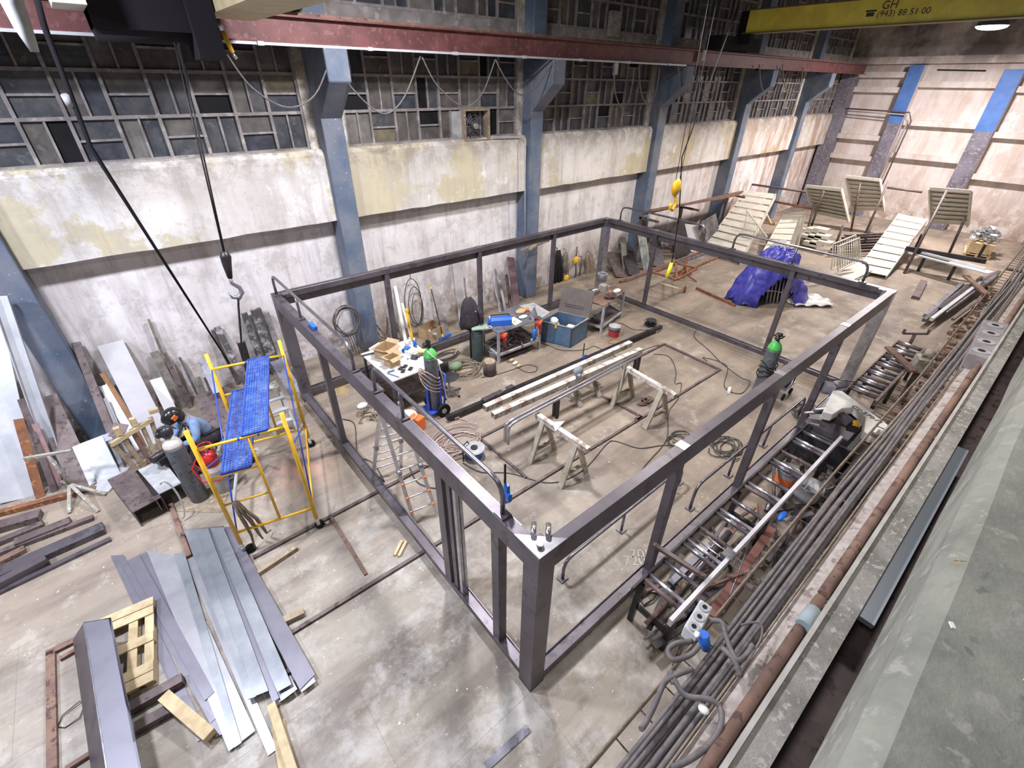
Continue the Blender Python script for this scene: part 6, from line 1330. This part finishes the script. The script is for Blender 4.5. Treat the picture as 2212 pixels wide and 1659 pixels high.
upright([(1827,381),(1901,389),(1911,456),(1843,456)],26.4,27.2,'middle and highest of three steel stairs tilted up on brown props',[((1858,395),(1838,500)),((1920,391),(1862,520))])
upright([(2008,407),(2098,414),(2091,488),(2010,483)],24.0,24.8,'rightmost of three steel stairs tilted up on brown props',[((2045,412),(1953,591)),((2085,470),(2040,570))])
for k,(a_,b_,x,l) in enumerate((((1600,395),(1745,415),24,'thin brown pole reaching the leftmost tilted stair'),((1915,405),(1992,415),27,'thin brown pole sticking out right of the middle tilted stair'),((1672,435),(1760,452),23,'rusty pole crossing between the widest stair and the leftmost tilted one'))):
    solo('thin_pole',MB().cyl(WX(*a_,x),WX(*b_,x),.05,n=8),BRN if k<2 else RUST,l,'pole')
T=Thing('cream_plate_stack',G(1850,600),'cream steps and long boards lying at the foot of the right stair flight','boards')
for k in range(3): T.part('board',MB().poly([G(1800-2*k,596+2*k,.06+.05*k),G(1850,566,.06+.05*k),G(1908,574,.06+.05*k),G(1858-8*k,606,.06+.05*k)],.03,nrm=(0,0,1)),TRED)
def fence(pts,x0,x1,label,nb=12,slant=None):
    P=[WX(*pts[0],x0),WX(*pts[1],x1),WX(*pts[2],x1),WX(*pts[3],x0)]; c=sum(P,V((0,0,0)))/4
    T=Thing('railing_panel',V((c.x,c.y,min(p.z for p in P))),label,'railing')
    T.part('frame',MB().tube(P,.035,6,closed=True,sm=False),TRED)
    for k in range(1,nb): T.part('baluster',MB().cyl(lerp(P[0],P[1],k/nb),lerp(P[3],P[2],k/nb),.016,n=5),TRED)
    return T
fence([(1614,455),(1657,512),(1652,528),(1602,522)],19.5,19.2,'cream barred railing panel slanting in front of the widest stair',14)
fence([(1728,470),(1738,464),(1722,540),(1700,548)],20.0,20.0,'pale barred railing panel leaning on the narrower stair',7)
fence([(1800,527),(1848,508),(1853,556),(1796,582)],18.6,20.0,'cream gate-like railing panel standing between the stair flights, front one',10)
fence([(1812,532),(1856,514),(1860,560),(1810,585)],18.4,19.8,'cream gate-like railing panel standing just behind the front one',10)
T=Thing('timber_trestle',G(1668,520),'small pine trestle crossing behind the widest stair','trestle')
for a_,b_ in (((1645,470),(1680,497)),((1668,485),(1640,500)),((1655,463),(1672,500)),((1640,492),(1676,482))): T.part('beam',MB().beam(WX(*a_,25),WX(*b_,25),.14,.10),WOOD)
for k in range(9):
    i,j=k//3,k%3; p=WX(1745+15*j+4*i,496+14*i,22.5-.3*i); solo('cream_step',MB().box(p,(.5,.55,.14)),TRED,'loose cream steps piled under the leftmost tilted stair','step',group='steps under the tilted stair')
T=Thing('dark_machine_rack',G(1830,520),'dark racks and bars behind the gate-like railing panels','rack')
for k in range(7): T.part('bar',MB().beam(G(1790+6*k,545-6*k,.2+.05*k),G(1895+4*k,540-6*k,.25+.03*k),.12,.08),BLKST if k%2 else BRN)
for k in range(2): T.part('upright',MB().cyl(G(1800+60*k,540),G(1800+60*k,540)+V((0,0,1.1)),.05,n=8),BRN)
# bright beam on trestles
a_,b_=G(1968,545,.62),G(2140,590,.62)
T=Thing('bright_beam',V((lerp(a_,b_,.5).x,lerp(a_,b_,.5).y,0)),'long shiny perforated steel beam resting on trestles at the right','beam'); T.part('web',MB().beam(a_,b_,.46,.05),BRIGHT); T.part('flange',MB().beam(a_+V((.12,.20,.05)),b_+V((.12,.20,.05)),.05,.14),BRIGHT)
d=(b_-a_).normalized(); sd=V((0,0,1)).cross(d); m=MB()
for k in range(26):
    q=lerp(a_,b_,.05+.018*k); m.beam(q-sd*.12+V((0,0,.028)),q+sd*.12+V((0,0,.028)),.035,.006)
T.part('slots',m,BLACK)
for t in(.2,.6): q=lerp(a_,b_,t); T.part('support',MB().beam(q-V((0,0,.05)),V((q.x,q.y,0)),.10,.10),BLKST)
solo('dark_beam',MB().beam(G(1956,536,.75),G(2130,565,.75),.12,.16),BLKST,'dark beam lying behind the shiny perforated one','beam')
solo('dark_trestle',MB().beam(G(1975,541,0),G(1975,541,0)+V((0,0,.72)),.1,.1),BLKST,'left dark leg carrying the dark beam','leg'); solo('dark_trestle',MB().beam(G(2108,565,0),G(2108,565,0)+V((0,0,.72)),.1,.1),BLKST,'right dark leg carrying the dark beam','leg')
p=G(2108,548); pallet(p.x,p.y,.15,'yellowed pallet with foil-wrapped scrap at the foot of the end wall',1.6,.9)
q=V((p.x,p.y,.16)); rr=random.Random(6)
solo('pallet_crate',MB().box(q+V((0,0,.22)),(1.5,.8,.42),.15),WOOD,'low pine crate wall on the yellowed pallet','crate')
m=MB()
for k in range(90):
    a=rr.uniform(0,6.3); r=rr.uniform(0,.75); z=.45+(.45*(1-r))*rr.uniform(.4,1); s_=rr.uniform(.06,.14)
    m.box(q+V((r*1.25*math.cos(a),r*.7*math.sin(a),z*1.15)),(s_*1.7,s_,s_*.6),Matrix.Rotation(rr.uniform(0,3),3,V((rr.random(),rr.random(),rr.random()))))
solo('shiny_swarf_heap',m,mat('shiny_grey_scrap',(.28,.31,.34),.3,.7,(.5,.52,.55),7),'heap of shiny grey scrap in the pine crate by the end wall','scrap',kind='stuff')
# bundle of tubes on the floor at right
for k,(a_,b_,w_,m_,l_) in enumerate((((1999,682),(2078,613),.12,STEEL2,'lightest square tube, topmost on the left of the right-hand bundle'),((1996,692),(2090,617),.10,STEEL,'dark tube below the lightest one in the right-hand bundle'),((2012,690),(2118,610),.10,GALV,'silver-ended tube in the middle of the right-hand bundle'),((2022,688),(2105,632),.09,STEEL,'narrow dark tube ending short in the right-hand bundle'),((2040,676),(2150,596),.10,STEEL2,'grey tube running longest to the back in the right-hand bundle'),((2030,668),(2120,600),.10,BLKST,'black tube in the back layer of the right-hand bundle'),((2046,652),(2158,588),.12,STEEL,'dark rod along the right edge of the right-hand bundle'),((2058,690),(2135,632),.08,BRN,'outer brown angle bar at the foot of the trench edge'))):
    solo('bundled_tube',MB().beam(G(*a_,.12+.06*(k%3)),G(*b_,.12+.06*(k%3)),w_,w_),m_,l_,'tube')
solo('rusty_flat_bar',MB().beam(G(2086,596,.36),G(2132,636,.33),.20,.06),RUSTD,'broad rusty flat bar laid across the right-hand bundle of tubes','flat bar')
solo('dark_block',MB().beam(G(1977,643,.05),G(1995,608,.05),.22,.10),BRN,'short dark beam on the empty floor left of the bundle of tubes','beam')
# tarpaulin
tc=G(1662,648); tc=V((tc.x,tc.y,0)); vx=rt.copy(); vx.z=0; vx.normalize(); vy=V((-vx.y,vx.x,0))  # across, away
rr=random.Random(4); m=MB(); na,nr=56,22; vs=[]
for i in range(nr+1):
    r=i/nr
    for k in range(na):
        a=2*PI*k/na
        ex=1.25+.10*math.sin(3*a+1); ey=.80+.08*math.sin(2*a)
        if 2.7<a<3.9: ex+=.35*math.cos((a-3.3)*2.2)
        rx=r*ex*math.cos(a)*(1+.05*math.sin(9*a)*r); ry=r*ey*math.sin(a)*(1+.05*math.sin(7*a)*r)
        h=1.75*max(0,1-(r**2.6))*(1-.18*math.cos(a)*r) +.05*math.sin(11*a+3*r)*(.3+r)+.04*math.sin(17*a-5*r)*r+.05*math.sin(8*r+2*a)
        if rx>.45: h*=.72
        vs.append(tc+vx*rx+vy*ry+V((0,0,max(h,.01+.02*(k%2)))))
fs=[]
for i in range(nr):
    for k in range(na):
        a=2*PI*(k+.5)/na; r=(i+.5)/nr
        if r>.70 and 4.0<a<5.2 and r>.70+.4*abs(a-4.6): continue
        fs.append((i*na+k,(i+1)*na+k,(i+1)*na+(k+1)%na,i*na+(k+1)%na))
m.add(vs,fs,sm=True)
T=Thing('tarpaulin',tc,'crumpled violet-blue tarpaulin thrown over a rack behind the frame','tarpaulin'); o=T.part('sheet',m,TARP); sd_=o.modifiers.new('s','SOLIDIFY'); sd_.thickness=.01
tx=bpy.data.textures.new('crumple','CLOUDS'); tx.noise_scale=.28; dm=o.modifiers.new('d','DISPLACE'); dm.texture=tx; dm.strength=.28; dm.mid_level=.5; dm.texture_coords='LOCAL'
for k in range(6):
    p=tc+vx*(-.25+.12*k)-vy*.30; solo('rack_leg',MB().cyl(p+V((0,0,0)),p+V((-.08,.1,.85)),.025,n=7),GREYL,'pale rack legs showing in the opening under the tarpaulin','rod',group='rods under the tarpaulin')
q=tc+vx*.15+vy*.75; m=MB().sphere(q+V((0,0,.95)),.8,18,sc=(.9,.45,1.1)); m.v=[p+V((.05*math.sin(p.z*14+p.x*9),.05*math.sin(p.x*13),.06*math.sin(p.x*15+p.y*8))) for p in m.v]; m.v=[V((p.x,p.y,max(p.z,.01))) for p in m.v]
solo('grey_sheet_bundle',m,mat('grey_green_cover',(.36,.39,.36),.7,0,(.27,.30,.28),4,bump=.5),'grey-green covered bundle behind the top of the tarpaulin','bundle')
q=G(1742,652); m=MB(); vs=[];nn=14
for i in range(nn+1):
    for j in range(nn+1):
        x,y=(i/nn-.5)*1.6*(1-.4*abs(j/nn-.5)),(j/nn-.5)*1.0; vs.append(q+vx*x+vy*y+V((0,0,.03+.12*abs(math.sin(x*7+y*3)*math.cos(y*8)))))
m.add(vs,[(i*(nn+1)+j,(i+1)*(nn+1)+j,(i+1)*(nn+1)+j+1,i*(nn+1)+j+1) for i in range(nn) for j in range(nn)],sm=True)
o=solo('plastic_film',m,PLAST,'crumpled clear plastic film on the floor right of the tarpaulin','film'); sd_=o.modifiers.new('s','SOLIDIFY'); sd_.thickness=.005
solo('tan_board',MB().beam(G(1716,577,.0),G(1700,560,1.0),.25,.06),WOOD,'tan board sticking up behind the tarpaulin','board')
# =================== CRANES, HOOKS, HANGING LEADS
x=17.0; bz=WX(2212,38,x).z; m=MB(); zt_=bz+.62
T=Thing('yellow_crane',(x,1,bz),'yellow overhead crane beam with dark lettering spanning the hall','crane')
T.part('girder',MB().span((x-.16,-6,bz+.03),(x+.16,8.2,zt_)),YELC); T.part('flange',MB().span((x-.22,-6,bz),(x+.22,8.3,bz+.03)).span((x-.22,-6,zt_),(x+.22,8.3,zt_+.03)),mat('dark_flange',(.16,.13,.04),.6))  # flanges simply darker than the girder
T.part('end_carriage',MB().span((x-1.3,8.35,7.24),(x+1.3,8.9,7.62)),DULLBLK); T.part('girder_end',MB().span((x-.14,8.0,bz-.3),(x+.14,8.5,zt_)),DULLBLK)
for k in(-1,1): T.part('track_wheel',MB().cyl((x+1.0*k,8.5,7.34),(x+1.0*k,8.74,7.34),.12,n=16),BLKST)
def onbeam(s,u,v,size):
    p=WX(u,v,x-.165); return text(s,size,INK,p,Matrix((V((0,-1,0)),V((0,0,1)),V((-1,0,0)))).transposed(),'beam_lettering',parent=T.o,ext=.002)
onbeam('GH',1903,20,.26); onbeam('(943) 88 51 00',1892,37,.20)
ph_=WX(1866,37,x-.165); T.part('phone_mark',MB().box(ph_+V((0,-.14,.05)),(.004,.20,.09)).box(ph_+V((0,-.14,.13)),(.004,.28,.04)),INK)
# the nearer crane, pale, at the top left
a_,b_=WY(434,38,8.1),WY(508,37,8.1); zc=a_.z
T=Thing('cream_crane',(a_.x,4,zc),'cream box girder of the nearer crane crossing the top of the picture','crane')
T.part('girder',MB().span((a_.x,-6,zc),(b_.x+.25,8.05,zc+.8)),mat('yellowed_cream',(.50,.42,.26),.55,0,(.42,.35,.2),3)); T.part('end_carriage',MB().span((a_.x-2.6,8.4,7.24),(b_.x+1.2,8.85,7.6)),DULLBLK)  # carriage kept near black to add to the crane's shadow
c_,d_=WY(112,18,7.7),WY(182,23,7.7); T.part('hoist_cover',MB().span((c_.x,6.9,c_.z),(d_.x,7.75,c_.z+.6)),CREAM)
T.part('shadow_box',MB().span((d_.x,7.2,zc-.25),(a_.x,7.9,zc+.6)).cyl((d_.x,7.5,zc-.1),(a_.x,7.5,zc-.1),.28,n=18),DULLBLK); T.part('shadow_block',MB().span((a_.x-.35,7.1,zc-.55),(a_.x-.02,7.7,zc+.2)),DULLBLK)  # dark boxes added in place of the crane's shadow on beam and windows
hx=WY(500,600,7.0)
T=Thing('crane_hook',(hx.x,7.0,2.9),'dark steel crane hook hanging on wire ropes left of the frame','hook')
tp=WY(395,150,7.0); 
for k in range(2): T.part('wire_rope',MB().cyl(tp+V((.05*k,0,.3)),WY(484+2*k,548,7.0),.012,n=6),BLKST)
b0=WY(484,545,7.0); b1=WY(497,600,7.0); T.part('hook_block',MB().tube([b0+V((0,0,.02)),b0-V((0,0,.08)),lerp(b0,b1,.5),b1],[.05,.085,.07,.04],12),BLKST)
hk=WY(508,632,7.0); T.part('hook',MB().tube([b1,b1-V((0,0,.10)),hk+V((.09,0,.07)),hk+V((.10,0,-.02)),hk+V((.03,0,-.10)),hk+V((-.06,0,-.07)),hk+V((-.09,0,.02))],[.03,.03,.035,.04,.045,.035,.015],10),STEEL2)
T.part('sling',MB().tube([hk+V((.02,0,-.10)),WY(515,660,7.0),WY(520,720,7.2),WY(524,775,7.4)],.018,6),BLKST)
a_,b_,c_=WY(95,55,7.6),WY(196,318,7.9),WY(500,792,8.6)
T=Thing('slanting_cable',c_,'long dark cable slanting down from the crane to behind the scaffold','cable'); T.part('cable',MB().tube([WY(70,-40,7.5),a_,b_,c_],[.035,.035,.03,.014],8),DULLBLK); T.part('cable_sleeve',MB().tube([WY(140,205,7.75),WY(152,228,7.8)],.05,8),GREYL)
T=Thing('lifting_strap',WY(50,50,5.6),'pale grey hose end hanging down into the top left corner','strap'); T.part('strap',MB().tube([WY(10,-60,5.5),WY(28,10,5.5),WY(50,60,5.5),WY(76,112,5.5)],[.10,.085,.07,.035],10),GREYL)
T=Thing('pull_switch',WY(490,90,8.3),'yellow pull tag with silver clip hanging from the crane over the maroon beam','tag'); T.part('tag_strip',MB().tube([WY(481,68,8.3),WY(503,114,8.3)],.035,6),YEL); T.part('clip',MB().tube([WY(468,40,8.3),WY(481,66,8.3)],.04,6),STEELB); T.part('end_ring',MB().tube([WY(500,114,8.3),WY(512,127,8.3)],.03,6),STEELB)
def festoon(pts,label,y=8.46,r=.016):
    P=[WY(*p,y) for p in pts]; Q=[]
    for i in range(len(P)-1):
        p0,p1,p2,p3=P[max(i-1,0)],P[i],P[i+1],P[min(i+2,len(P)-1)]
        for j in range(6):
            t=j/6; Q.append(.5*((2*p1)+(p2-p0)*t+(2*p0-5*p1+4*p2-p3)*t*t+(3*p1-p0-3*p2+p3)*t**3))
    solo('festoon_cable',MB().tube(Q+[P[-1]],r,6),CABLE,label,'cable')
festoon([(490,118),(545,190),(620,232),(680,205),(716,118)],'hanging cable loop left of the first near blue column top')
festoon([(716,118),(760,190),(825,245),(870,215),(908,122)],'hanging cable loop just right of the first near column top')
festoon([(912,124),(945,185),(1000,230),(1040,205),(1070,128)],'hanging cable loop above the window fan')
festoon([(1070,128),(1095,175),(1125,205),(1160,185),(1195,135)],'hanging cable loop on the second blue column bracket')
for k,(u,d_,l) in enumerate(((1325,95,'first'),(1380,88,'second'),(1465,80,'third'),(1510,75,'fourth'),(1640,70,'fifth'),(1690,66,'sixth'))):
    w_=45; festoon([(u,140),(u+w_*.12,140+d_*.7),(u+w_*.5,140+d_),(u+w_*.85,140+d_*.6),(u+w_,146)],l+' from the left of the dark cable loops under the far half of the beam',r=.02)
for u in (1330,1520): solo('festoon_clip',MB().box(WY(u,148 if u<1400 else 120,8.48),(.16,.05,.30)),GREYL,'pale cable clip under the maroon beam, '+('left one' if u<1400 else 'right one'),'clip')
solo('switch_box',MB().box(WY(1327,52,9.5),(.42,.15,.6)),OLDP,'pale electrical box on the upper windows above the maroon beam','box')
# yellow hook and pendant of the far crane
hk=WY(1461,405,5.0); T=Thing('yellow_hook_block',hk,'yellow hook block hanging in front of the third blue column','hook')
T.part('sheave_cover',MB().sphere(hk+V((0,0,.0)),.17,14,sc=(1,.5,1.25)),YEL); q=hk+V((-.02,0,-.42)); T.part('hook',MB().tube([hk-V((0,0,.18)),q+V((.10,0,.10)),q+V((.11,0,0)),q+V((.02,0,-.12)),q+V((-.10,0,-.06)),q+V((-.10,0,.06))],[.03,.04,.045,.05,.04,.02],10),YEL)
for dx in(-.08,.08): T.part('wire_rope',MB().cyl(hk+V((dx,0,.15)),V((hk.x+dx*2,5.0,7.7)),.007,n=5),DULLBLK)
pp=WY(1446,583,5.0); T=Thing('crane_pendant',pp,'yellow push-button pendant hanging behind the far frame side','pendant'); T.part('housing',MB().tube([pp+V((.04,0,.20)),pp+V((0,0,0)),pp+V((-.05,0,-.20))],[.045,.06,.06],8),mat('bright_yellow_plastic',(.85,.80,.05),.4)); T.part('cable',MB().tube([pp+V((.04,0,.2)),WY(1455,545,5.0),WY(1467,466,5.0),WY(1473,340,5.0),V((pp.x+.6,5.0,7.7))],.014,6),DULLBLK)
# window fan
a_,b_=WY(1003,240,9.46),WY(1052,303,9.46); c_=(a_+b_)/2; T=Thing('window_fan',c_-V((0,0,.4)),'round ventilator in a wooden frame set in the second window bay','fan')
T.part('frame',MB().span((a_.x-.05,9.40,a_.z),(a_.x,9.62,b_.z)).span((b_.x,9.40,a_.z),(b_.x+.07,9.62,b_.z-.30)).span((a_.x-.05,9.40,a_.z),(b_.x+.07,9.62,a_.z+.05)).span((a_.x,9.40,b_.z),(b_.x,9.62,b_.z+.04)),WOODO)
m=MB(); c2_=V((c_.x,9.50,c_.z)); r_=min(b_.x-a_.x,a_.z-b_.z)*.46
for k in range(1,6): m.tube([c2_+V((r_*k/5*math.cos(t),-.03*(1-k/5),r_*k/5*math.sin(t))) for t in [j*PI/12 for j in range(24)]],.006,4,closed=True)
for k in range(12): m.cyl(c2_+V((0,-.03,0)),c2_+V((r_*math.cos(k*PI/6),0,r_*math.sin(k*PI/6))),.005,n=4)
T.part('guard',m,STEEL2); T.part('hub',MB().cyl(c2_+V((0,-.06,0)),c2_+V((0,.05,0)),.07,n=12),OLDP)
for k in range(4): t=k*PI/2+.5; T.part('blade',MB().poly([c2_+V((0,.05,0)),c2_+V((r_*.85*math.cos(t),.03,r_*.85*math.sin(t))),c2_+V((r_*.85*math.cos(t+.7),.09,r_*.85*math.sin(t+.7)))],.01,nrm=(0,1,0)),STEEL)
T.part('side_panel',MB().span((a_.x-.36,9.52,b_.z+.02),(a_.x-.06,9.56,a_.z)),GREYL)
solo('wall_conduit',MB().tube([WY(1060,296,9.33),WY(1125,296,9.33),WY(1134,304,9.12),WY(1134,545,9.12)],.018,6),GREYL,'thin grey conduit from the window fan down the second blue column','pipe')
# lamp
lp=(25.5,3.8,8.2)
for k,(x,y,z,_,__) in enumerate(LAMPS):
    if k!=6: continue
    z=8.15; T=Thing('high_bay_lamp',(x,y,z),'glowing round high-bay lamp under the roof near the end wall','lamp')
    T.part('reflector',MB().lathe([(.50,.01),(.42,.22),(.20,.40),(.12,.44)],(x,y,z),n=26,cap=False).lathe([(.49,.015),(.41,.22),(.19,.39),(.11,.43)],(x,y,z),n=26,cap=False),ALU)
    T.part('driver_box',MB().cyl((x,y,z+.44),(x,y,z+.62),.13,n=14),GREYL); T.part('suspension',MB().cyl((x,y,z+.62),(x,y,z+2.2),.015,n=6),BLKST); T.part('diffuser',MB().sphere((x,y,z-.01),.47,20,sc=(1,1,.22)),LAMPE)
